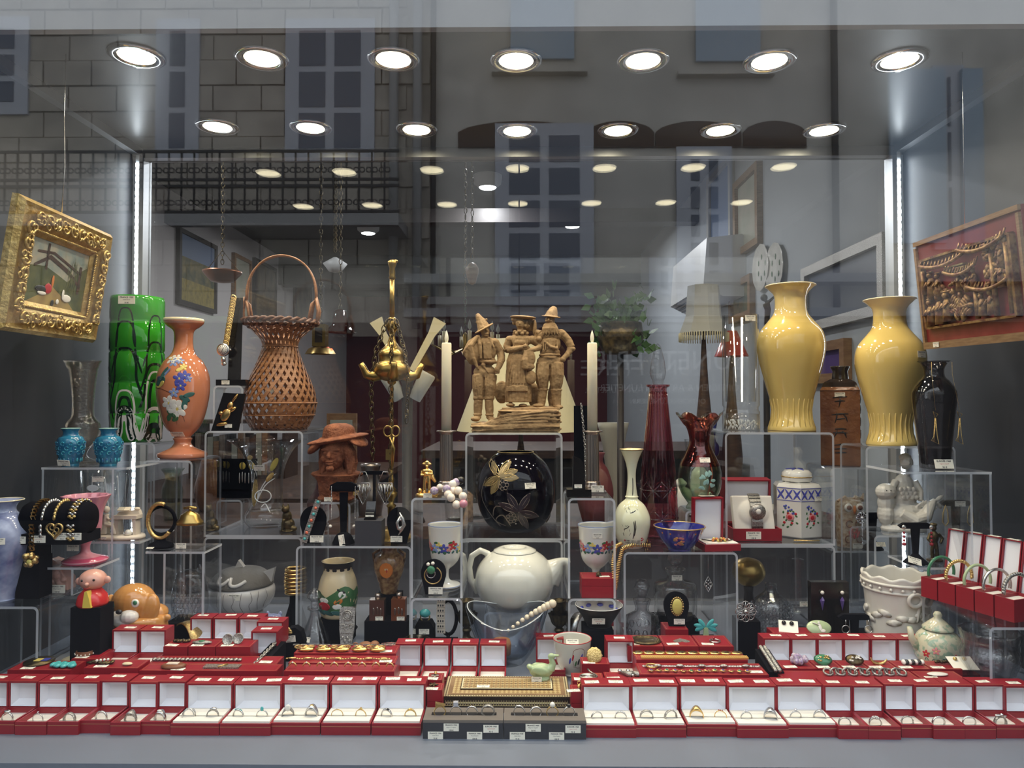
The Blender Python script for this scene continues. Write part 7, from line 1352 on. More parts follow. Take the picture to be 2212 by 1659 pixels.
b = thing('brooch', 'oval yellow stone brooch in beaded gold setting on black board', 'brooch', (p.x, 1.592, 1.0)); MB(k).m('gem_yellow').ell((-1, -3, 44), (11, 4, 17), 20, 12).build('stone', b); m = MB(k).m('gold_old'); [m.ell((-1+13*math.cos(i*.27), -1, 44+19*math.sin(i*.27)), 2, 6, 4) for i in range(24)]; m.build('setting', b)
_, p = block(1520, 1385, 1.60, 50, .03, ZF+.055, 'black block under the iridescent palm brooch'); k = 1.6/F; b = thing('brooch', 'iridescent green palm-shaped brooch', 'brooch', (p.x, 1.58, ZF+.052)); m = MB(k).m('gem_turq'); [m.ell((14*math.cos(a), 0, 30+8*math.sin(a)), (12, 2, 5), 10, 6, Euler((0, -a, 0))) for a in (.2, .9, 2.2, 2.95, 3.6, -.5)]; m.m('jade').prism([(-7, 0), (7, 0), (4, 28), (-4, 28)], -2, 2); m.build('fronds', b)
for x, y, lab in ((1530, 1262, 'lozenge silver drop earring hanging under the riser'),):
    q_ = at(x, y, 1.655); k = 1.655/F; e = MB(k).m('silver'); e.tube([(0, 0, 17), (0, 0, (1.154-q_.z)/k)], .4, 4); e.tube([(0, 0, 16), (9, 0, 0), (0, 0, -16), (-9, 0, 0)], 1.2, 6, closed=True); [e.ell((x2, 0, z2), 2, 6, 4) for x2, z2 in ((0, 8), (0, 0), (0, -8), (4, 3), (-4, 3), (4, -4), (-4, -4))]; tagp(e.build('earring', None, q_), lab, 'earring')
# right back, under the cube
Y = 1.815; k = Y/F; p = at(1725, 1358, Y); t = thing('crystal_candlestick', 'heavy crystal candlestick with ringed base and faceted column', 'candlestick', (p.x, Y, ZF)); b = MB(k).m('crystal'); b.lathe([(0, 0), (34, 0), (36, 6), (32, 12), (36, 18), (31, 24), (34, 30), (28, 36), (30, 42), (22, 50), (0, 52)], 40); b.build('base', t); MB(k).m('crystal').lathe([(0, 50), (19, 52), (13, 152), (0, 154)], 8, smooth=False).build('column', t); ptag(t, (.004, -.03, .075), .024)
o, pr, k = ves('decanter', 'globular diamond-cut glass decanter beside the crystal candlestick', 'decanter', 1666, 1380, 1.80, [(30, 0), (36, 6), (42, 40), (36, 66), (18, 84), (12, 92), (12, 104)], 'crystal', ZF, 3, 8, 40, parts='body'); b = MB(k).m('crystal_cut'); [b.ell(onlathe(pr, (i+.5*(j % 2))*2*PI/18, 14+j*9, .2)[0], (5, 5, 5), 4, 4) for j in range(6) for i in range(18)]; b.build('diamond_cutting', o)
p = at(1618, 1366, 1.90); k = 1.90/F; t = thing('brass_finial', 'flattened brass ball on a dark column behind the flower brooch', 'ornament', (p.x, 1.90, ZF)); MB(k).m('shop_dark').lathe([(0, 0), (20, 0), (14, 10), (9, 60), (11, 76), (0, 77)], 20).build('column', t); MB(k).m('brass').lathe(smoothprof([(0, 74), (16, 76), (32, 92), (34, 108), (24, 126), (0, 134)]), 36).build('ball', t)
_, p = block(1612, 1400, 1.64, 46, .05, 1.005, 'tall black block with silver flower brooch'); k = 1.605/F; b = MB(k).m('silver'); 
for i in range(8): a = i*PI/4; b.ring((14*math.cos(a), -1, 14*math.sin(a)), 8, 1, 12, 'y', 5); b.tube([(4*math.cos(a), -1, 4*math.sin(a)), (20*math.cos(a), -1, 20*math.sin(a))], .9, 4)
b.ell((0, -2, 0), 5); q_ = at(1612, 1318, 1.605); q_.z = 1.03; tagp(b.build('brooch', None, (q_.x, 1.61, 1.03)), 'large silver openwork flower brooch standing on black block', 'brooch')
t, k, p = tstand(1846, 1396, 1.63, ZF, 92, 70, 'black T stand with hoop drop earrings behind the ring boxes')
for x in (-22, 26): tagp(MB(k).m('silver').ring((0, -1, 62), 8, 1.2, 18, 'y', 6).tube([(0, -1, 70), (0, -1, 82)], 1, 5).build('earring', None, (p.x+x*k, 1.622, ZF)), 'small double-hoop silver earring on the black T stand', 'earring', 'pair of hoop drop earrings')
_, p = block(1790, 1390, 1.70, 80, .02, 1.075, 'dark upright card with violet drop earrings', 'black_gloss')
for x in (-18, 24): 
    e = thing('earring', 'violet kite-shaped drop earring on dark card', 'earring', (p.x+x*1.7/F, 1.685, 1.03), 0, 'pair of violet drop earrings'); MB(1.7/F).m('gem_pearl').ell((0, 0, 20), 4).build('stud', e); MB(1.7/F).m('gem_violet').lathe([(0, 12), (5, 4), (0, -18)], 6, smooth=False).build('drop', e)
# planter, famille teapot, cut vase
b, p = block(1935, 1400, 1.635, 130, .12, .968, 'low black block under the white basket planter')
o, pr, k = ves('planter', 'white ceramic basket-shaped planter with modelled bow and leaves', 'planter', 1938, 1372, 1.635, [(52, 0), (58, 6), (60, 50), (64, 100), (69, 134)], 'parian', .968, 5, 8, 64, rib=lambda a, r, z: (r*(1+.012*math.cos(28*a)), z+(3*math.cos(10*a) if z > 126 else 0)), parts='body')
d = MB(k).m('parian'); [d.ring((0, 0, z), interp(pr, z)[0]+1, 3.2, 56, 'z', 6) for z in (8, 104, 120)]
for i in range(22): pp, R_ = onlathe(pr, i*2*PI/22, 52+10*math.sin(i*2.1), 1); d.ell(pp, (15, 3, 7), 4, 6, R_ @ Matrix.Rotation(.5*math.sin(i*3), 3, 'Y'))
for i in range(20): d.ell(onlathe(pr, i*2*PI/20, 112, 3)[0], 3.4, 8, 6)
d.build('leaf_relief', o); d = MB(k).m('parian'); M_ = lambda th, z: onlathe(pr, th, z, 4)
for th in (.05, .5): pp, R_ = M_(th, 94); d.mtx(Matrix.Translation(pp) @ R_.to_4x4()); d.ring((0, 0, 0), 13, 4, 20, 'y', 8, sx=1.1)
d.mtx(Matrix.Identity(4)); stemline(d, pr, [(.28, 92), (.22, 70), (.15, 48)], 4, 'parian', True); stemline(d, pr, [(.28, 92), (.38, 68), (.36, 50)], 4, 'parian', True); d.build('bow', o)
closedbox(.835, .925, 1.455, 1.545, ZF, .95, 'flat closed red box under the flowered chinese teapot')
Y = 1.50; p = at(2025, 1430, Y); o, pr, k = ves('chinese_teapot', 'small flower-enamelled chinese teapot with pointed lid', 'teapot', 2027, 1432, Y, [(30, 0), (34, 4), (46, 24), (47, 44), (40, 66), (24, 80), (20, 82)], 'famille', .95, 3, 8, 48, parts='body'); b = MB(k).m('famille'); b.lathe([(30, 80), (30, 84), (16, 96), (7, 104), (9, 110), (5, 116), (0, 117)], 32); b.build('lid', o); b = MB(k).m('famille'); b.tube([(-42, 0, 40), (-56, 0, 60), (-60, 0, 84)], [10, 7, 5], 10); b.build('spout', o); b = MB(k).m('p_pink'); b.tube([(42, 0, 58), (62, 0, 52), (60, 0, 30), (44, 0, 18)], 5, 10); b.build('handle', o); d = MB(k); [flower(d, pr, -1+i*.4, 36+10*math.sin(i*2), 6, ('p_red', 'p_pink', 'p_teal')[i % 3], 'p_yellow') for i in range(6)]; [stemline(d, pr, [(-1.1+i*.3, 20), (-1+i*.3, 28), (-.9+i*.3, 22)], .8, 'p_teal') for i in range(8)]; d.build('enamel_flowers', o)
o, pr, k = ves('cut_vase', 'clear cut-glass vase with scalloped waist under the bangle riser', 'vase', 2140, 1490, 1.395, [(48, 0), (50, 6), (40, 40), (46, 70), (56, 100), (50, 120), (58, 150)], 'crystal_cut', ZF, 4, 12, 48, rib=lambda a, r, z: (r*(1+.04*math.cos(10*a)), z))
# ---------------------------------------------------------------- row of bangle boxes on the right riser
BL = ['dark green enamel bangle', 'rope-twisted gold bangle', 'green marbled bangle', 'plain silver bangle', 'silver beaded flower bangle']
for i in range(5):
    u = i/4; Yb = 1.522-.148*u; Xb = .862+.058*u; lab = BL[i]
    t = thing('bangle_box', 'long open red box holding the ' + lab, 'jewellery box', (Xb, Yb, ZO), .37); w_ = .0185
    b = MB().m('red_box'); b.box(0, .065, -w_, w_, 0, .003).box(0, .0025, -w_, w_, .003, .042).box(.0625, .065, -w_, w_, .003, .042).box(.0025, .0625, -w_, -w_+.0025, .003, .042).box(.0025, .0625, w_-.0025, w_, .003, .042); b.build('base', t); MB().m('cream_velvet').box(.003, .062, -w_+.003, w_-.003, .003, .036).build('cushion', t)
    b = MB().m('red_box').at((.067, 0, .04), (0, .16, 0)); b.box(.011, .0135, -w_, w_, 0, .1).box(0, .011, -w_, w_, .098, .1).box(0, .011, -w_, -w_+.0018, 0, .098).box(0, .011, w_-.0018, w_, 0, .098); b.build('lid', t); MB().m('white_satin').at((.067, 0, .04), (0, .16, 0)).box(.005, .0108, -w_+.002, w_-.002, .001, .0975).build('lining', t); ptag(t, (.088, 0, .1395), .022, (-PI/2, 0, PI/2))
    g = thing('bangle', lab + ' standing in a long red box', 'bracelet', (Xb+.034*math.cos(.37), Yb+.034*math.sin(.37)-.003, ZO+.036), .2); m = MB().m(('gem_green', 'gold_old', 'jade', 'silver', 'silver_dark')[i]); z0 = .026
    if i in (1, 4): [m.ell((.031*math.cos(a), 0, z0-.008+.031*math.sin(a)), .0036 if i == 1 else .004, 8, 6) for a in [j*PI/20-.1 for j in range(22)]]; m.ring((0, 0, z0-.008), .03, .0018, 36, 'y', 6, -.25, PI+.25)
    else: m.lathe([(.029, -.004), (.0315, -.004), (.0315, .004), (.029, .004), (.029, -.004)], 40) if False else m.ring((0, 0, z0-.008), .031, .003, 40, 'y', 8, -.25, PI+.25)
    m.build('hoop', g)
# ---------------------------------------------------------------- inlaid box, jade duck
def checker(key, c1, c2, c3, s):
    m, n, l = _mat(key); b = n['Principled BSDF']; b.inputs['Roughness'].default_value = .35; tc = n.new('ShaderNodeTexCoord'); mp = n.new('ShaderNodeMapping'); mp.inputs['Rotation'].default_value = (0, 0, PI/4); l.new(tc.outputs['Object'], mp.inputs[0])
    a = n.new('ShaderNodeTexChecker'); a.inputs['Scale'].default_value = s; a.inputs[1].default_value = rgb(c1); a.inputs[2].default_value = rgb(c2); l.new(mp.outputs[0], a.inputs[0])
    v = n.new('ShaderNodeTexVoronoi'); v.inputs['Scale'].default_value = s*.7; v.inputs['Randomness'].default_value = 0; l.new(tc.outputs['Object'], v.inputs['Vector']); lt = n.new('ShaderNodeMath'); lt.operation = 'LESS_THAN'; lt.inputs[1].default_value = .25; l.new(v.outputs['Distance'], lt.inputs[0])
    mx = n.new('ShaderNodeMix'); mx.data_type = 'RGBA'; mx.inputs[7].default_value = rgb(c3); l.new(lt.outputs[0], mx.inputs[0]); l.new(a.outputs[0], mx.inputs[6]); l.new(mx.outputs[2], b.inputs['Base Color'])
checker('marquetry', (.3, .18, .07), (.55, .42, .2), (.1, .05, .02), 170); checker('marquetry_fine', (.6, .5, .28), (.06, .03, .015), (.5, .38, .16), 300)
Yf = 1.335; p = at(1094, 1545, Yf); hw = 272*Yf/F/2; t = thing('inlaid_box', 'long wooden box with geometric marquetry inlay, jade duck on its lid', 'box', (p.x, Yf, ZF)); dp = .097
b = MB().m('inlay_dark').box(-hw, hw, 0, dp, 0, .009).box(-hw, hw, .001, dp-.001, .009, .026).box(-hw-.001, hw+.001, -.001, dp+.001, .026, .029); b.m('marquetry_fine').box(-hw+.004, hw-.004, -.0003, .002, .0125, .0225); b.m('bone').box(-hw, hw, -.0006, .0005, .0265, .0275); b.build('case', t)
b = MB().m('marquetry_fine').box(-hw, hw, 0, dp, .0293, .0303); b.m('oldwood').box(-hw+.008, hw-.008, .006, dp-.006, .0303, .031); b.m('marquetry').box(-hw+.016, hw-.016, .012, dp-.012, .031, .0313); b.m('inlay_dark').box(-hw+.03, hw-.03, .026, dp-.018, .0313, .0335); b.m('bone').box(-hw+.0315, hw-.0315, .0275, dp-.0195, .0335, .034); b.m('marquetry').box(-hw+.034, hw-.034, .03, dp-.022, .034, .0344); b.build('lid', t); ptag(t, (-.045, .035, .0352), .024, (-PI/2, 0, 0))
Y = 1.41; k = Y/F; p = at(1172, 1450, Y); t = thing('jade_duck', 'pale green carved jade duck on the inlaid box', 'figurine', (p.x, Y, ZF+.0345))
b = MB(k).m('jade'); b.ell((-3, 0, 17), (26, 15, 16)); b.ell((-26, 0, 24), (9, 8, 6), 12, 8, Euler((0, .5, 0))); b.tube([(16, 0, 20), (22, 0, 32), (18, 0, 44)], [11, 7, 6], 12); b.ell((19, 0, 47), (8, 6, 7)); b.ell((28, 0, 49), (9, 4, 2.6)); b.ell((-6, -13, 20), (18, 4, 9), 12, 8, Euler((0, .2, 0))); b.ell((-6, 13, 20), (18, 4, 9), 12, 8, Euler((0, .2, 0))); b.lathe([(0, 0), (16, 0), (15, 4), (0, 5)], 20); b.blob('body', t, (0, 0, 0), .0012, 2); ptag(t, (-.012, -.0165, .004), .02)
# ---------------------------------------------------------------- closed red boxes behind the front row
def flat(x0, x1, pyf, Yf_, d, label, tags=(), zbase=ZF):
    z = at(1106, pyf, Yf_).z; return closedbox(at(x0, pyf, Yf_).x, at(x1, pyf, Yf_).x, Yf_, Yf_+d, zbase, z, label, tags), z
FL = {}
for key, a_ in dict(turq=(15, 152, 1452, 1.348, .05, 'closed red box under the turquoise carved pendant'), wire=(153, 212, 1428, 1.40, .06, 'closed red box under the coiled bead bracelet'), leaf=(180, 298, 1447, 1.348, .046, 'closed red box under the dark leaf brooch'),
    buckle=(300, 598, 1452, 1.348, .036, 'long closed red box under the silver buckle and round shell brooch'), link=(318, 598, 1437, 1.386, .044, 'long closed red box under the broad silver link bracelet'),
    s1=(352, 405, 1400, 1.434, .045, 'small closed red box with a dark bar brooch at its edge'), s2=(406, 465, 1400, 1.434, .045, 'small closed red box under the green enamel bar brooch'), s3=(466, 541, 1400, 1.434, .045, 'small closed red box under two coin cufflinks'),
    g1=(612, 852, 1452, 1.348, .036, 'long closed red box with a row of small gilt rings'), g2=(622, 854, 1434, 1.386, .042, 'long closed red box under the thin gold leaf chain'), g3=(634, 856, 1413, 1.43, .05, 'long closed red box under the gold shell bracelet'),
    c1=(922, 956, 1470, 1.345, .036, 'small closed red box under the cross pendant'), c0=(922, 956, 1492, 1.308, .034, 'small closed red box under the star pendant'), sp=(1236, 1306, 1470, 1.348, .04, 'closed red box under the coiled spiral pendant'), sp0=(1233, 1257, 1495, 1.305, .036, 'narrow closed red box with a gold bead, next to the inlaid box'), bt=(1308, 1378, 1468, 1.348, .04, 'closed red box under the two tasselled silver earrings'),
    gb=(1256, 1318, 1434, 1.43, .04, 'closed red box under the round gold brooch'), l1=(1374, 1616, 1424, 1.412, .05, 'long closed red box under the two broad gold bracelets'), l2=(1382, 1662, 1456, 1.348, .06, 'long closed red box under the two charm bracelets'),
    m1=(1355, 1434, 1395, 1.47, .07, 'closed red box under the bronze medal'), m2=(1435, 1510, 1395, 1.47, .07, 'closed red box under the heart locket'), m3=(1511, 1586, 1395, 1.47, .07, 'closed red box under the small gold ring'),
    r1=(1690, 1766, 1442, 1.392, .046, 'closed red box under the pale crystal cluster brooch'), r2=(1767, 1822, 1442, 1.392, .046, 'closed red box under the green oval brooch'), r3=(1823, 1880, 1442, 1.392, .046, 'closed red box under the oval pearl brooch'), r4=(1881, 1942, 1442, 1.392, .046, 'closed red box under the crescent brooch'), r5=(1943, 2012, 1442, 1.392, .046, 'closed red box under the striped bar brooch'), r6=(2013, 2080, 1442, 1.392, .046, 'closed red box under the dark bar brooch'),
    ch=(1690, 1990, 1464, 1.346, .042, 'long closed red box under the heavy chain'), ch2=(1992, 2090, 1464, 1.346, .042, 'closed red box under the white oval brooch and earring card'), cam=(1676, 1800, 1372, 1.545, .06, 'closed red box under the green cameo plaque')).items():
    tg = [(-(a_[1]-a_[0])*.0002, -a_[4]*.3)] if key not in ('g1', 'ch') else []
    if key in ('g2', 'g3', 'l1', 'l2', 'link'): tg = [((a_[1]-a_[0])*.00036, -a_[4]*.25)]
    o, z = flat(*a_[:5], a_[5], tg); FL[key] = (o, z, a_[3], a_[4])
# open boxes of the second rows
def OB(x0, x1, Yh, pyt, label, base=True):
    z = at(1106, pyt, Yh).z-.068
    if base and z > ZF+.004: closedbox(at(x0, 0, Yh).x, at(x1, 0, Yh).x, Yh-.058, Yh+.036, ZF, z, 'low red box under the ' + ' '.join(label.replace('open red ring box', 'open box').split()[:9]))
    return openbox(x0, x1, Yh, max(z, ZF), label, 'single', 1), max(z, ZF)
OB(240, 297, 1.456, 1364, 'open red ring box with empty crossed-satin lid, beside the puppy jar'); t, z1_ = OB(299, 357, 1.456, 1364, 'open red ring box with two black hoop earrings on a card')
for x0, x1, lab in ((409, 457, 'open red ring box behind the dark bar brooch'), (459, 512, 'open red ring box behind the green enamel bar brooch'), (514, 566, 'open red ring box behind the coin cufflinks')): OB(x0, x1, 1.575, 1337, lab)
OB(553, 611, 1.545, 1345, 'open red ring box half hidden by another box, below the black bust'); OB(541, 599, 1.478, 1366, 'open red ring box with small cluster studs on a card')
for x0, x1, lab in ((853, 911, 'with leafy gilt studs'), (914, 972, 'behind the cross pendant'), (975, 1033, 'behind the inlaid box, nearer the cross pendant'), (1036, 1094, 'behind the inlaid box, against the glass bowl')): OB(x0, x1, 1.492, 1392, 'open red ring box ' + lab, False)
OB(1158, 1218, 1.545, 1396, 'open red ring box behind the jade duck', False); OB(1310, 1370, 1.468, 1383, 'open red ring box with violet stone studs')
for x0, x1, lab in ((1650, 1709, 'behind the crystal cluster'), (1710, 1766, 'between crystal cluster and green brooch'), (1767, 1823, 'behind the green oval brooch'), (1824, 1881, 'behind the oval pearl brooch'), (1882, 1940, 'behind the crescent brooch'), (1941, 1996, 'behind the striped bar brooch')): OB(x0, x1, 1.50, 1377, 'open red ring box ' + lab)
# ---------------------------------------------------------------- jewellery lying on the boxes
def lay(key, px, label, cat, fn, name, dy=.5, lift=0):
    o, z, yf, d = FL[key]; y = yf+d*dy; x = at(px, 1440, y).x; m = MB(.001); fn(m); return tagp(m.build(name, None, (x, y, z+.0004+lift)), label, cat)
def turqp(m): m.m('turq_rim'); m.m('gem_turq'); [m.ell((-20+i*4, 6*math.sin(i*1.8), 4), (6, 8, 4)) for i in range(11)]
lay('turq', 138, 'carved pale turquoise scroll pendant', 'pendant', turqp, 'pendant', .35); lay('turq', 85, 'round green and blue enamel disc brooch', 'brooch', lambda m: (m.m('bronze').lathe([(0, 0), (26, 0), (27, 3), (0, 4)], 32), m.m('p_yellow').box(-8, 4, -6, 8, 4, 4.6), m.m('p_blue').box(5, 17, -4, 10, 4, 4.6)), 'brooch', .8)
lay('wire', 185, 'coiled bead and wire bracelet', 'bracelet', lambda m: [m.m('p_brown').ring((0, 0, 2+i*1.6), 18-i*.6, 1.2, 28, 'z', 6) for i in range(4)]+[m.m('gem_pearl').ell((19*math.cos(i*.4), 19*math.sin(i*.4), 3), 1.4, 6, 4) for i in range(16)], 'bracelet')
lay('leaf', 215, 'dark leaf-shaped brooch with pearls', 'brooch', lambda m: [m.m('bronze').ell((-18+i*6, 3*math.sin(i), 3+i % 2), (7, 4, 2.4), 8, 6, Euler((0, 0, i*.7))) for i in range(8)]+[m.m('gem_pearl').ell((-4+i*6, -2+i*2, 7), 2.6, 8, 6) for i in range(4)], 'brooch', .45)
lay('leaf', 275, 'pale yellow oval cabochon', 'gemstone', lambda m: m.m('bone').ell((0, 0, 3), (10, 5, 3)), 'cabochon', .3)
lay('buckle', 375, 'round tortoiseshell brooch with pale shell panel', 'brooch', lambda m: (m.m('p_brown').lathe([(0, 0), (22, 0), (24, 3), (18, 6), (0, 7)], 32, sy=.6), m.m('agate').box(-12, 10, -5, 5, 6.5, 8)), 'brooch', .5); lay('buckle', 480, 'engraved rectangular silver belt buckle', 'buckle', lambda m: (m.m('silver_dark').box(-34, 34, -8, 8, 0, 3), m.m('gold_old').tube([(-5, -8, 4), (8, 6, 4)], 1.5)), 'buckle', .5)
def links(m, n, s, mt, big=0): [m.m(mt).ell(((i-n/2)*s, (-1)**i*s*.18, 3), (s*.62, s*.5, 2.6), 8, 6) for i in range(n)]; [m.ell(((i-n/2)*s, (-1)**(i+1)*s*.35, 3), (s*.4, s*.4, 2.2), 8, 6) for i in range(n)]
lay('link', 430, 'broad silver leaf-link bracelet', 'bracelet', lambda m: links(m, 22, 8, 'silver_dark'), 'bracelet', .35); lay('s1', 392, 'dark bar brooch with fine leaves', 'brooch', lambda m: [m.m('bronze').ell((-14+i*4, 2*math.sin(i*2), 3), (4, 5, 3), 8, 6) for i in range(8)], 'brooch', .6)
lay('s2', 436, 'green enamel bar brooch', 'brooch', lambda m: (m.m('silver_dark').ell((0, 0, 3), (21, 6, 3.4)), m.m('gem_green').ell((0, -1, 5), (8, 4, 2.6))), 'brooch', .4)
for i, x in enumerate((492, 512)): o, z, yf, d = FL['s3']; tagp(MB(.001).m('silver_dark').at((0, 0, 10), (PI/2-.35, 0, 0)).lathe([(0, 1.4), (9, 1.4), (9.6, 2), (11, 1.6), (11, 0), (0, 0)], 28).build('cufflink', None, (at(x, 1400, yf+.015).x, yf+.015+i*.006, z)), 'round silver coin cufflink leaning on a small red box', 'cufflink', 'pair of coin cufflinks')
# chain bracelet on a sloping black velvet pad
for a_, b_, lab, pad in (((604, 1385, 1.50), (548, 1442, 1.39), 'oval-link silver chain bracelet on a sloping black pad', 'sloping black velvet pad under the silver chain bracelet'), ((1646, 1402, 1.47), (1678, 1452, 1.372), 'round-bead dark silver bracelet on a sloping black pad', 'sloping black velvet pad under the beaded bracelet')):
    A, B = at(*a_), at(*b_); M = A.lerp(B, .5); d = (A-B); t = MB().m('black_velvet'); ln = Vector((d.y, -d.x, 0)).normalized()*.014; vs = [B-ln, B+ln, A+ln, A-ln]; lo = [Vector((v.x, v.y, ZF)) for v in vs]; t.add([v-Vector((M.x, M.y, ZF)) for v in vs+lo], [(0, 1, 2, 3), (7, 6, 5, 4), (0, 4, 5, 1), (1, 5, 6, 2), (2, 6, 7, 3), (3, 7, 4, 0)], False); tagp(t.build('display_pad', None, (M.x, M.y, ZF)), pad, 'display block')
    g = thing('bracelet', lab, 'bracelet', M); up_ = Vector((0, -.004, .005)); m = MB()
    if a_[0] < 1000: chain(m.m('silver_dark'), [A-M+up_, B-M+up_], 17, .0052, .0016)
    else: m.m('silver_dark'); [m.ell(A.lerp(B, i/16)-M+up_+Vector((s_*.004, 0, 0)), .0042, 8, 6) for i in range(17) for s_ in (-1, 1)]
    m.build('links', g)
def rings_row(m): [m.m('gold_old').ring(((i-3.5)*22, 0, 4), 6.5, 1.4, 16, 'y', 6) for i in range(8)]
o, z, yf, d = FL['g1']
for i in range(8): x = at(632+i*30, 1446, yf+.016).x; tagp(MB(.001).m('gold_old').ring((0, 0, 3), 6.5, 1.5, 18, 'y', 6, 0, PI).m('gem_pearl').ell((0, 0, 10), 2, 6, 4).build('earring', None, (x, yf+.016, z+.0006)), 'small gilt hoop earring in the row on the long red box', 'earring', 'gilt hoops on the long red box')
def leafchain(m): [m.m('gold_old').ell(((i-20)*5, 2*math.sin(i*.8), 2), (3, 1.6, 1.4), 6, 4) for i in range(41)]+[m.m('gold_old').ell(((i-3)*30, 0, 3), (9, 3, 2), 8, 6) for i in range(7)]
lay('g2', 730, 'thin gold chain bracelet with leaf clusters', 'bracelet', leafchain, 'bracelet', .4)
def shells(m):
    for i in range(5): m.m('gold').at(((i-2)*36, 0, 0)); m.ell((0, 0, 4), (17, 9, 5)); [m.tube([(14, 0, 6), (-2, (j-2)*3.5, 9), (-15, (j-2)*2, 4)], 1, 5) for j in range(5)]
    m.at()
lay('g3', 738, 'bright gold shell-link bracelet on red box', 'bracelet', shells, 'bracelet', .25); lay('g3', 735, 'gold filigree rosette bracelet behind the shell bracelet', 'bracelet', lambda m: [m.m('gold_old').ring(((i-3.5)*24, 0, 2), 7 if i % 2 else 9, 1.2, 18, 'z', 6) for i in range(8)]+[m.tube([((i-3.5)*24-7, 0, 2), ((i-3.5)*24+7, 0, 2)], .8, 4) for i in range(8)], 'bracelet', .62); lay('g3', 740, 'slim silver bar-link bracelet at the back of the red box', 'bracelet', lambda m: [m.m('silver_dark').box((i-6)*16-6, (i-6)*16+6, -2, 2, 0, 2.4) for i in range(13)], 'bracelet', .9)
lay('c1', 940, 'small silver and gold cross pendant', 'pendant', lambda m: (m.m('silver').box(-7, 7, -2, 2, 0, 3).box(-2, 2, -6, 8, 0, 3), m.m('gold').ell((0, 9, 3), 3)), 'pendant', .5); lay('c0', 936, 'dark metal star pendant', 'pendant', lambda m: [m.m('bronze').ell((4*math.cos(a), 4*math.sin(a), 2), (6, 2, 2), 8, 6, Euler((0, 0, a))) for a in (0, 1.26, 2.5, 3.8, 5)], 'pendant', .6)
def spiral(m): m.m('silver').tube([((3+i*.42)*math.cos(i*.55), (3+i*.42)*math.sin(i*.55)*.8, 2) for i in range(36)]+[(6, 20, 3), (2, 26, 6)], 1.8, 6)
lay('sp', 1270, 'coiled silver spiral pendant', 'pendant', spiral, 'pendant', .4); lay('sp0', 1251, 'tiny gold bead pendant', 'pendant', lambda m: (m.m('gold').ell((0, 0, 4), 4), m.ring((0, 0, 10), 3, 1, 12, 'y', 5)), 'pendant', .5)
for i, (x, a) in enumerate(((1352, .5), (1370, .3))): o, z, yf, d = FL['bt']; tagp(MB(.001).m('silver_dark').tube([(-8, 8, 3), (2, -2, 4), (10, -10, 4)], [2, 4.5, 5.5], 8).m('silver').ell((-10, 10, 4), 4).ell((12, -12, 4), 3).build('earring', None, (at(x, 1460, yf+.02).x, yf+.022, z+.001)), 'silver bell-tassel earring lying on a red box', 'earring', 'pair of tasselled earrings')
lay('gb', 1284, 'round gold brooch with arrow relief', 'brooch', lambda m: (m.m('gold_old').at((0, 0, 12), (PI/2-.4, 0, 0)).lathe([(0, 2), (12, 2), (15, 1), (16, 0), (0, -2)], 24, rib=lambda a, r, z: (r*(1+.05*math.cos(14*a)), z)), m.prism([(-6, -3), (6, 0), (-6, 4)], -3, 0) if False else m.at()), 'brooch', .35)
lay('l1', 1485, 'gold bracelet of oval cameo plaques', 'bracelet', lambda m: [m.m('gold').at(((i-4.5)*22, 0, 0)).lathe([(0, 2), (8, 2), (10, 3), (11, 1), (11, 0), (0, 0)], 20, sy=.7).m('bronze').ell((0, 0, 2.4), (6, 4, 1.6)) for i in range(10)]+[m.at().m('gold').box(-108, 108, -2, 2, 0, 1.4)], 'bracelet', .7)
lay('l1', 1500, 'flat woven gold strap bracelet', 'bracelet', lambda m: [m.m('gold_satin').box((i-50)*2.1, (i-50)*2.1+1.8, -7, 7, 0, 2.6+.5*(i % 2)) for i in range(100)], 'bracelet', .2)
lay('l2', 1515, 'silver curb charm bracelet', 'bracelet', lambda m: [m.m('silver').ring(((i-22)*5, 0, 2), 3, .9, 10, 'z', 5) for i in range(45)]+[m.m('silver_dark').ell(((i-2)*42, -3, 4), (8, 4, 3), 8, 6) for i in range(5)]+[m.m('gold_old').ring((-96, -4, 4), 10, 1.6, 20, 'z', 6)], 'bracelet', .62)
lay('l2', 1510, 'bracelet of small square coloured stones', 'bracelet', lambda m: [m.m('gold_old').ring(((i-6)*15, 2*math.sin(i), 3), 5, 1.2, 4, 'z', 5) for i in range(13)]+[m.m(('gem_violet', 'gem_red', 'gem_green')[i % 3]).ell(((i-6)*15, 2*math.sin(i), 3), 3, 6, 4) for i in range(13)]+[m.m('gold_old').tube([(-98, 0, 2), (98, 0, 2)], .8, 5)], 'bracelet', .2)
lay('m1', 1394, 'large bronze medal with ring border', 'medal', lambda m: (m.m('bronze').lathe([(0, 3), (22, 3), (24, 4.5), (32, 3), (33, 0), (0, 0)], 40, sy=.8), [m.ell((28*math.cos(i*.3), 22*math.sin(i*.3), 3), 2, 6, 4) for i in range(21)]), 'medal', .45); lay('m2', 1472, 'engraved heart-shaped metal locket', 'pendant', lambda m: m.m('silver_dark').at((0, 0, 0), (PI/2, 0, 0)).prism([(16*math.sin(a)**3*1.1, (13*math.cos(a)-5*math.cos(2*a)-2*math.cos(3*a)-math.cos(4*a))*.9) for a in [i*2*PI/32 for i in range(32)]][::-1], -4, 0), 'pendant', .5); lay('m3', 1545, 'small gold ring with red stone on a red box', 'ring', lambda m: (m.m('silver').ring((0, 0, 2), 10, 1.6, 24, 'z', 6), m.m('gem_red').ell((0, 10, 4), 3)), 'ring', .4)
def cluster(m): m.m('amethyst'); [m.ell((random.uniform(-12, 12), random.uniform(-6, 6), 9+random.uniform(-5, 6)), random.uniform(4, 7), 6, 5) for i in range(26)]
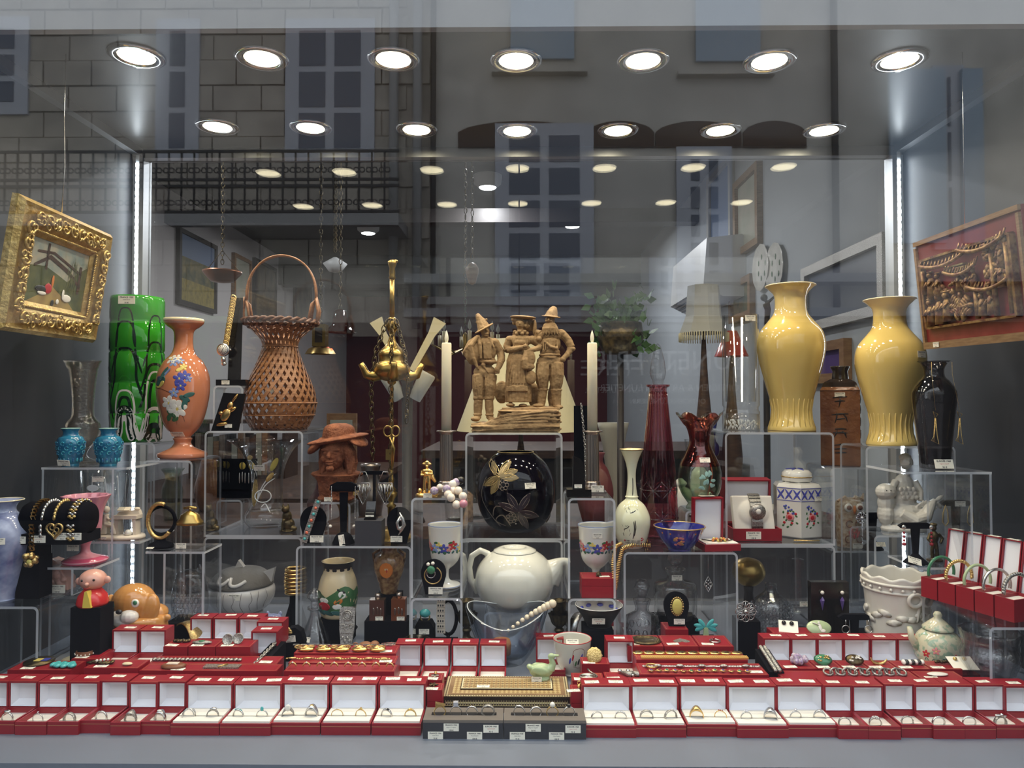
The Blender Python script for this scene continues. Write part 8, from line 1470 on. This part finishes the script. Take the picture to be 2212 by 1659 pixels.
lay('r1', 1727, 'pale amethyst crystal cluster brooch', 'brooch', cluster, 'brooch', .5)
for key, px, lab, m1, m2 in (('r2', 1778, 'green and cream oval enamel brooch', 'gem_green', 'gold_old'), ('r3', 1846, 'dark oval brooch with pearly flowers', 'bronze', 'gem_pearl')): lay(key, px, lab, 'brooch', lambda m: (m.m(m1).at((0, 0, 9), (.7, 0, 0)).lathe([(0, 4), (14, 3), (18, 0), (0, -1)], 28, sy=.65), m.m(m2).ring((0, 0, 0), 18, 1.2, 28, 'z', 6) if False else [m.m(m2).ell((10*math.cos(i), 5*math.sin(i*1.3), 4), (3, 2, 1.4), 6, 4) for i in range(8)], m.at()), 'brooch', .5)
lay('r4', 1900, 'thin gold crescent brooch', 'brooch', lambda m: m.m('gold_old').tube([(16*math.cos(a), 2, 14+14*math.sin(a)) for a in [PI+.1+i*.25 for i in range(12)]], [1, 1.6, 2.4, 3, 3.4, 3.6, 3.6, 3.4, 3, 2.4, 1.6, 1], 8), 'brooch', .5); lay('r5', 1972, 'black and white striped bar brooch', 'brooch', lambda m: [m.m('p_black' if i % 2 else 'p_white').ell(((i-3)*6, 0, 5), (4, 6, 5), 8, 6) for i in range(7)], 'brooch', .5); lay('r6', 2045, 'long dark twig bar brooch', 'brooch', lambda m: [m.m('bronze').ell(((i-4)*5, 2*math.sin(i*2), 4), (4, 3, 3), 8, 6) for i in range(9)], 'brooch', .6)
def heavy(m):
    for i in range(13): m.at(((i-6)*11.5, 0, 5), (PI/2 if i % 2 else .5, 0, .2)); m.m('silver_dark').ring((0, 0, 0), 7.5, 2, 16, 'z', 7, sx=1.15)
    m.at()
lay('ch', 1868, 'heavy oval-link dark silver chain bracelet', 'bracelet', heavy, 'bracelet', .5); lay('ch2', 2025, 'white oval shell brooch', 'brooch', lambda m: m.m('gem_pearl').ell((0, 0, 2), (20, 9, 2.6)), 'brooch', .5)
o, z, yf, d = FL['ch2']; q_ = at(2100, 1455, 1.40); cd = thing('earring_card', 'white card with a pair of small gold studs', 'earring card', (q_.x-.012, 1.395, z)); MB(.001).m('paper').at((0, 0, 0), (-PI/2+.45, 0, 0)).box(-24, 24, 0, 1, 0, 34).build('card', cd); m = MB(.001).m('gold_old').at((0, 0, 0), (-PI/2+.45, 0, 0)); [m.ell((x, -1.6, 26), 4, 8, 6) for x in (-10, 8)]; m.build('studs', cd)
o, z, yf, d = FL['cam']; b = thing('cameo_plaque', 'oval green plaque with white relief figure', 'brooch', (at(1765, 1370, yf+.03).x, yf+.02, z)); MB(.001).m('jade').at((0, 0, 12), (.9, 0, .1)).lathe([(0, 2), (26, 2), (28, 0), (0, -1)], 36, sy=.6).build('plaque', b); m = MB(.001).m('parian').at((0, 0, 12), (.9, 0, .1)); m.ell((2, 0, 2.6), (4, 9, 1.2)); m.ell((2, 10, 2.8), (3, 3, 1.2)); m.tube([(0, 4, 3), (-8, 9, 3), (-12, 10, 3)], 1.2, 6); m.ell((6, -8, 2.4), (6, 4, 1)); m.build('relief_figure', b)
t, k_, p_ = None, None, None
cd = thing('earring_card', 'white folded card with two dark round studs beside the cameo', 'earring card', (at(1702, 1370, yf+.03).x, yf+.025, z)); MB(.001).m('paper').at((0, 0, 0), (-.9, 0, -.3)).box(-20, 20, 0, 1, 0, 30).build('card', cd); m = MB(.001).m('black_gloss').at((0, 0, 0), (-.9, 0, -.3)); [m.ell((x, -2, 22), 5, 8, 6) for x in (-9, 7)]; m.build('studs', cd)
q_ = at(1897, 1395, 1.555); cd = thing('earring_card', 'tan card with a pair of brown violin earrings behind the ring boxes', 'earring card', (q_.x, 1.56, ZF)); kq = 1.56/F; MB(kq).m('wood_bead').at((0, 0, 0), (-.25, 0, 0)).box(-34, 30, 0, 1, 0, 62).build('card', cd)
m = MB(kq).m('p_brown').at((0, 0, 0), (-.25, 0, 0)); [(m.ell((x, -2, 36), (7, 2, 6)), m.ell((x, -2, 46), (5, 2, 5)), m.tube([(x, -2, 46), (x, -2, 60)], 1.2, 5)) for x in (-18, 12)]; m.build('violin_earrings', cd)
# bangles and discs standing at the left back
p = at(195, 1400, 1.515); k = 1.515/F; tagp(MB(k).m('black_velvet').lathe([(0, 0), (44, 0), (44, 26), (0, 27)], 32).build('display_drum', None, (p.x-.006, 1.515, ZF+.0)), 'black round block under the pale carved disc', 'display block'); tagp(MB(k).m('bone').lathe([(0, 3), (20, 4), (40, 3), (52, 5), (54, 2), (50, 0), (0, 0)], 40, sy=.75).build('carved_disc', None, (p.x-.006, 1.515, ZF+27.3*k)), 'pale carved oval plaque lying on a black block', 'plaque')
p = at(378, 1400, 1.56); k = 1.56/F; tagp(MB(k).m('gold_old').at((0, 0, 42), (0, PI/2, .9)).lathe([(38, -14), (41, -14), (42, 0), (41, 14), (38, 14), (38, -14)], 40).build('cuff', None, (p.x+.01, 1.60, ZF)), 'wide old-gold cuff standing behind the small red boxes', 'bracelet')
p = at(288, 1372, 1.535); tagp(MB(1.56/F).m('gold_old').ring((0, 0, 30), 29, 1.5, 40, 'y', 6).build('bangle', None, (p.x, 1.478, ZF+.07)), 'thin gold hoop bangle leaning before the puppy jar', 'bracelet') if False else None
# ---------------------------------------------------------------- things in the shop behind the glass
def onleft(px0, px1, py0, py1, label, mats, name='wall_picture', cat='picture', th=.03):
    Y0, Y1 = SL*F/(px0-1123), SL*F/(px1-1123); z1, z0 = at(px0, py0, Y0).z, at(px0, py1, Y0).z
    t = thing(name, label, cat, (SL, (Y0+Y1)/2, z0)); a = (Y1-Y0)/2; h = z1-z0; f = .03
    b = MB().m(mats[0]); b.box(.001, th, -a, a, 0, f).box(.001, th, -a, a, h-f, h).box(.001, th, -a, -a+f, f, h-f).box(.001, th, a-f, a, f, h-f); b.build('frame', t)
    b = MB(); n = len(mats)-1
    for i, m in enumerate(mats[1:]): b.m(m).box(.001, th*.6, -a+f, a-f, f+(h-2*f)*i/n, f+(h-2*f)*(i+1)/n)
    b.build('picture', t); return t
def onright(px0, px1, py0, py1, label, mats, name='wall_picture', cat='picture'):
    Y0, Y1 = SR*F/(px1-1123), SR*F/(px0-1123); z1, z0 = at(px1, py0, Y0).z, at(px0, py1, Y1).z; t = thing(name, label, cat, (SR, (Y0+Y1)/2, z0)); a = (Y1-Y0)/2; h = z1-z0; f = .035
    b = MB().m(mats[0]); b.box(-.03, -.001, -a, a, 0, f).box(-.03, -.001, -a, a, h-f, h).box(-.03, -.001, -a, -a+f, f, h-f).box(-.03, -.001, a-f, a, f, h-f); b.build('frame', t); b = MB().m(mats[1]).box(-.012, -.001, -a+f, a-f, f, h-f); b.build('picture', t); return t
mat('oil_wheat', (.35, .27, .06), .6, col2=(.2, .16, .04), scale=30); mat('oil_hills', (.05, .07, .04), .6, col2=(.25, .2, .08), scale=12); mat('oil_blue', (.16, .22, .35), .6); mat('oil_dark', (.04, .03, .02), .5, col2=(.12, .09, .05), scale=8); mat('print_cream', (.45, .42, .34), .7, col2=(.3, .33, .25), scale=6)
onleft(372, 456, 490, 655, 'landscape painting of a yellow wheat field under blue sky on white wall', ['shop_dark', 'oil_wheat', 'oil_hills', 'oil_blue']); onleft(494, 532, 545, 690, 'framed botanical print of a green plant on white wall', ['wood_mid', 'print_cream']); onleft(540, 588, 556, 706, 'dark forest painting on the white wall', ['shop_dark', 'oil_dark']); onleft(630, 665, 588, 690, 'narrow dark carved panel at the far end of white wall', ['shop_dark', 'oil_dark'])
onright(1538, 1590, 330, 560, 'tall framed drawing high on the cool white wall', ['shade_grey', 'oil_blue']); onright(1596, 1650, 345, 560, 'gilt-edged framed picture next to the wall plates', ['oldwood', 'print_cream']); onright(1585, 1632, 590, 700, 'small green picture in brown frame above the clear cylinder', ['wood_mid', 'oil_hills']); onright(1745, 1925, 500, 720, 'large ornate dark silver mirror frame behind the yellow vases', ['silver_dark', 'window_dark'], 'wall_mirror', 'mirror'); onright(1752, 1838, 730, 830, 'colourful abstract painting in orange frame', ['wood_mid', 'p_violet'])
for px, lab in ((1652, 'patterned plate hanging further along the wall'), (1682, 'patterned plate hanging nearer the dark mirror')):
    Y = SR*F/(px-1123); p = at(px, 578, Y); t = thing('wall_plate', lab, 'plate', (SR-.001, Y, p.z)); MB().m('porcelain').at((0, 0, 0), (0, -PI/2, 0)).lathe([(0, .012), (.07, .012), (.11, .022), (.112, .02), (.07, .004), (0, 0)], 36, rib=lambda a, r, z: (r*(1+.02*math.cos(12*a)), z)).build('dish', t); b = MB().m('p_green').at((0, 0, 0), (0, -PI/2, 0)); [b.ell((.05*math.cos(i), .05*math.sin(i), .014), (.014, .006, .001), 8, 4) for i in range(6)]; b.build('painted_flowers', t)
p = at(1475, 595, 3.9); t = thing('air_conditioner', 'white wall air conditioner unit on the shop wall', 'air conditioner', (SR, 4.05, p.z-.15)); b = MB().m('white_plastic'); b.prism([(-.22, .05), (-.2, .3), (-.02, .32), (-.002, .3), (-.002, 0), (-.12, 0)], -.4, .4); b.build('casing', t); b = MB().m('grey_card'); [b.box(-.215+.02*i, -.2+.02*i, -.38, .38, .045-.012*i, .05-.012*i) for i in range(4)]; b.build('louvres', t)
# tables
for x0, x1, y0, y1, z, lab in ((-1.95, 1.1, 2.28, 2.8, 1.10, 'long dark wooden display table just behind the glass'), (-2.2, -.9, 3.5, 5.6, 1.02, 'dark wooden table along the white wall'), (-.5, 1.1, 3.6, 4.4, 1.25, 'tall dark cabinet in the middle of the shop')):
    t = thing('shop_table', lab, 'table', ((x0+x1)/2, (y0+y1)/2, 0)); a, d = (x1-x0)/2, (y1-y0)/2; MB().m('wood_dark').box(-a, a, -d, d, z-.04, z).build('top', t); MB().m('shop_dark').box(-a+.05, a-.05, -d+.04, d-.04, .1, z-.042).build('body', t); MB().m('wood_dark').box(-a, a, -d, d, 0, .1).build('plinth', t)
ZT = 1.10
def tv(name, label, cat, cx, py, Y, prof, m, **kw): return ves(name, label, cat, cx, py, Y, prof, m, ZT, 2, 4, 32, **kw)
def shade(label, cx, Y, y0, y1, r0, r1, m, seg=32, zb=None, fringe=False, base='wood_dark'):
    k = Y/F; p = at(cx, y1, Y); z1 = at(cx, y0, Y).z; h = (z1-p.z)/k; t = thing('table_lamp', label, 'lamp', (p.x, Y, ZT)); o = (p.z-ZT)/k
    s = MB(k).m(m); s.lathe([(r1, o), ((r0+r1)*.45, o+h*.35), (r0, o+h), (r0-1, o+h), ((r0+r1)*.45-1, o+h*.35), (r1-1, o), (r1, o)] if seg < 12 else [(r1, o), (r0, o+h), (r0-1, o+h), (r1-1, o), (r1, o)], seg, smooth=seg > 12); s.build('lamp_shade', t)
    MB(k).m(base).lathe(smoothprof([(0, 0), (36, 0), (34, 6), (16, 14), (22, o*.35), (10, o*.7), (4, o), (4, o+h*.5)], 3)+[(0, o+h*.5)], 24).build('base', t)
    if fringe: f_ = MB(k).m('shade_cream'); [f_.tube([(r1*math.cos(a), r1*math.sin(a), o), (r1*math.cos(a), r1*math.sin(a), o-18)], 1, 4) for a in [i*2*PI/60 for i in range(60)]]; f_.build('fringe', t)
    return t
shade('large cream cone lampshade behind the three clay figures', 1125, 2.46, 735, 930, 66, 138, 'shade_cream'); shade('grey panelled lampshade with fringe on table lamp', 1520, 2.5, 618, 720, 34, 52, 'shade_grey', 8, fringe=True); shade('small red lampshade behind the clear cylinder', 1580, 2.58, 715, 770, 12, 36, 'red_paint')
# leafy plant in a basket
p = at(1340, 760, 2.5); t = thing('potted_plant', 'trailing green plant in a dark metal pot on a stand', 'plant', (p.x, 2.5, ZT)); k = 2.5/F; o = (p.z-ZT)/k; MB(k).m('shop_dark').lathe([(0, 0), (30, 0), (8, 10), (7, o-6), (0, o-4)], 20).build('stand', t); MB(k).m('bronze').lathe([(0, o-6), (38, o-4), (50, o+30), (46, o+62), (40, o+60), (0, o+50)], 32).build('pot', t)
lm = MB(k).m('leaf').add([(0, 0, 0), (5, 1, 6), (0, 3, 15), (-5, 1, 6)], [(0, 1, 2, 3)]).mesh('leaf')
for i in range(280): a = random.uniform(0, 6.28); r = random.uniform(15, 66); q_ = link('leaf', lm, t, (r*k*math.cos(a), r*k*math.sin(a)*.7, (o+50+random.uniform(-75, 75)*(r/62)+10)*k)); q_.rotation_euler = (random.uniform(-1, 1), random.uniform(-2, 2), random.uniform(0, 6)); q_.scale = (1.7, 1.7, 1.7)
# hanging things
def hang(name, label, cat, cx, cy, Y, fn, ytop):
    k = Y/F; p = at(cx, cy, Y); t = thing(name, label, cat, p); fn(t, k); chain(MB(k).m('bronze'), [(0, 0, 30), (0, 0, (2.9-p.z)/k)], 40, 6, 1).build('chain', t); return t
hang('hanging_bowl', 'dark copper bowl hanging on three chains before the wheat painting', 'scale pan', 480, 600, 3.2, lambda t, k: (MB(k).m('copper').lathe([(0, -12), (24, -8), (40, 10), (41, 14), (38, 12), (0, -9)], 32).build('bowl', t), MB(k).m('bronze').tube([(-38, 0, 12), (0, 0, 60), (38, 0, 12)], 1, 5).build('cords', t)), 440)
hang('pendant_lamp', 'ruffled red glass pendant lamp near the basket', 'lamp', 735, 700, 3.1, lambda t, k: MB(k).m('ruby').lathe([(8, 32), (14, 28), (18, 0), (30, -16), (34, -18)], 36, rib=lambda a, r, z: (r*(1+(.06*math.cos(9*a) if z < -10 else 0)), z)).build('shade', t), 480)
hang('brass_lantern', 'square pierced brass lantern beyond the basket', 'lantern', 692, 735, 2.95, lambda t, k: (MB(k).m('brass').box(-14, 14, -14, 14, -14, 34).build('body', t), MB(k).m('brass').lathe([(34, -30), (26, -18), (16, -14), (0, -14)], 4).build('foot', t), MB(k).m('shop_dark').box(-8, 8, -15, -14, -6, 26).build('pierced_panel', t)), 480)
hang('pendant_lamp', 'plain white cone pendant lamp deep in the shop', 'lamp', 724, 572, 4.0, lambda t, k: MB(k).m('white_plastic').lathe([(4, 16), (26, 2), (14, -14), (0, -18)], 24).build('shade', t), 480)
hang('pulley', 'grey wooden pulley hanging in the middle of the shop', 'pulley', 1020, 590, 2.75, lambda t, k: MB(k).m('wood_mid').lathe([(0, -26), (8, -22), (14, 0), (14, 10), (8, 20), (0, 24)], 20).build('block', t), 480)
ch = hang('chandelier', 'small brass chandelier with candle bulbs beside the wax candle', 'chandelier', 1005, 745, 3.0, lambda t, k: MB(k).m('brass').lathe([(0, -20), (8, -14), (4, 0), (6, 20), (0, 30)], 16).build('stem', t), 480); k = 3.0/F
for i in range(8): a = i*PI/4+.2; x, y = 72*math.cos(a), 72*math.sin(a); MB(k).m('brass').tube([(0, 0, -8), (x*.5, y*.5, -20), (x, y, 0)], 2, 6).build('arm', ch); b = MB(k).m('candle').lathe([(0, 0), (4, 0), (4, 24), (0, 25)], 10, x, y); b.m('shade_grey').lathe(smoothprof([(0, 25), (4, 32), (2, 42), (0, 48)]), 10, x, y); b.build('candle_bulb', ch)
# goods on the long table
TB = [('glass_bottle', 'tall clear decanter on the table left of the globe vase', 985, 2.4, [(22, 0), (24, 40), (8, 60), (7, 90), (10, 110)], 'clear'), ('glass_bottle', 'clear carafe with wide lip behind the acrylic wing', 1020, 2.45, [(26, 0), (30, 30), (20, 60), (10, 80), (16, 96)], 'clear'), ('tea_jar', 'dark flowered tea jar behind the globe vase', 1085, 2.34, [(34, 0), (40, 30), (36, 60), (20, 72), (22, 80)], 'satsuma'), ('bronze_bottle', 'dark bronze onion bottle behind the globe vase', 1160, 2.34, [(20, 0), (30, 20), (24, 44), (8, 60), (8, 100), (12, 104)], 'bronze'), ('ginger_jar', 'small white lidded vase behind the red decanter', 1470, 2.35, [(14, 0), (16, 10), (26, 50), (20, 72), (10, 78), (14, 86), (4, 96)], 'porcelain'), ('glass_vase', 'cobalt blue vase on a tall foot behind the ruby vase', 1538, 2.6, [(14, 0), (4, 10), (4, 110), (14, 120), (16, 140), (8, 158), (14, 200)], 'cobalt'), ('glass_bottle', 'round clear stoppered jar behind the ruby vase', 1495, 2.65, [(20, 0), (24, 30), (10, 60), (12, 120), (16, 150)], 'clear'), ('white_bottle', 'white porcelain bottle with ball stopper', 1512, 2.4, [(16, 0), (20, 60), (18, 100), (8, 116), (10, 130), (4, 140)], 'porcelain'), ('stacked_bowl', 'white bowl behind the yellow vase riser', 1670, 2.4, [(14, 0), (18, 4), (44, 30)], 'porcelain'), ('brass_vase', 'gold coloured bowl behind the clay bust', 752, 2.5, [(18, 0), (22, 20), (40, 44), (44, 48)], 'brass'), ('glass_bottle', 'pink glass bottle seen past the wicker basket', 690, 2.6, [(22, 0), (26, 20), (8, 50), (6, 90)], 'cranberry'), ('pottery_jug', 'brown pottery jug behind the salmon vase', 455, 2.6, [(22, 0), (34, 40), (26, 80), (20, 110)], 'brown_glaze'), ('glass_vase', 'green glass vase between green and salmon vases', 372, 2.4, [(16, 0), (22, 60), (14, 90), (24, 110)], 'green_clear'), ('pewter_jug', 'dull pewter jug behind the oil lamp', 800, 2.5, [(24, 0), (28, 40), (18, 80), (22, 110)], 'pewter'), ('red_vase', 'dark red vase behind the white goblet', 1285, 2.36, [(26, 0), (40, 60), (30, 110), (18, 130), (22, 150)], 'red_wall'), ('celadon_vase', 'tall grey-green trumpet vase behind the candle', 1325, 2.6, [(20, 0), (14, 30), (20, 120), (34, 190)], 'shade_grey')]
for nm, lab, cx, Y, pf, m in TB: tv(nm, lab, 'vase' if 'vase' in nm else ('bottle' if 'bottle' in nm else 'vessel'), cx, 1100, Y, pf, m)
p = at(905, 790, 2.35); k = 2.35/F; t = thing('sword_stand', 'pair of pale blades with grey grips standing behind the oil lamp', 'swords', (p.x-.04, 2.36, ZT)); o = (p.z-ZT)/k
for s_, a in ((-1, -.5), (1, .5)): MB(k).m('bone').at((s_*10, 0, o-10), (0, a, 0)).prism([(-6, 0), (6, 0), (8, 90), (16, 125), (-14, 125), (-8, 90)], -2, 2).build('blade', t); MB(k).m('shade_grey').at((s_*44, 0, o-20), (0, a, 0)).lathe([(0, -60), (14, -60), (18, 0), (16, 4), (0, 4)], 16).build('cuff', t)
MB(k).m('shop_dark').lathe([(0, 0), (40, 0), (36, 10), (10, 24), (12, o-40), (20, o-16), (0, o-12)], 24).build('vase', t)
tt = thing('framed_calligraphy', 'red-framed calligraphy sheet leaning beyond the basket', 'picture', (at(740, 810, 3.75).x, 3.75, 1.02)); kk = 3.75/F; MB(kk).m('wood_mid').box(-34, 30, 0, 12, 0, 170).build('frame', tt); MB(kk).m('print_cream').box(-26, 22, -1, 0, 14, 156).build('sheet', tt)
t = thing('bookcase', 'low bookcase of old brown books on the dark table', 'bookcase', (-1.75, 4.4, 1.02)); MB().m('wood_dark').box(-.3, .3, 0, .25, 0, .02).box(-.3, .3, 0, .25, .34, .36).box(-.3, -.28, 0, .25, .02, .34).box(.28, .3, 0, .25, .02, .34).build('case', t)
for i in range(14): b = MB().m(('books', 'wood_dark', 'print_cream', 'wood_mid')[i % 4]).box(-.27+i*.038, -.236+i*.038, .02, .2, .021, .2+.1*random.random()).build('book', None, (-1.75, 4.4, 1.02)); tagp(b, 'old book standing in the low brown bookcase', 'book', 'books in the low bookcase')
p = at(1655, 705, 2.6); b = MB(2.6/F).m('shop_dark'); o = (p.z-ZT)/(2.6/F); b.lathe([(0, 0), (20, 0), (20, 6), (7, 10), (7, o), (0, o)], 16); b.tube([(0, 0, o), (4, 0, o+36), (0, 0, o+50)], [5, 7, 8], 10); b.ell((-4, 0, o+62), 8); b.tube([(0, 0, o+48), (16, 0, o+62), (24, 0, o+72)], [4, 3, 2], 8); tagp(b.blob('bronze_dancer', None, (p.x, 2.6, ZT), .003, 2), 'slim black bronze figure with raised arm beside the yellow vase', 'figurine')
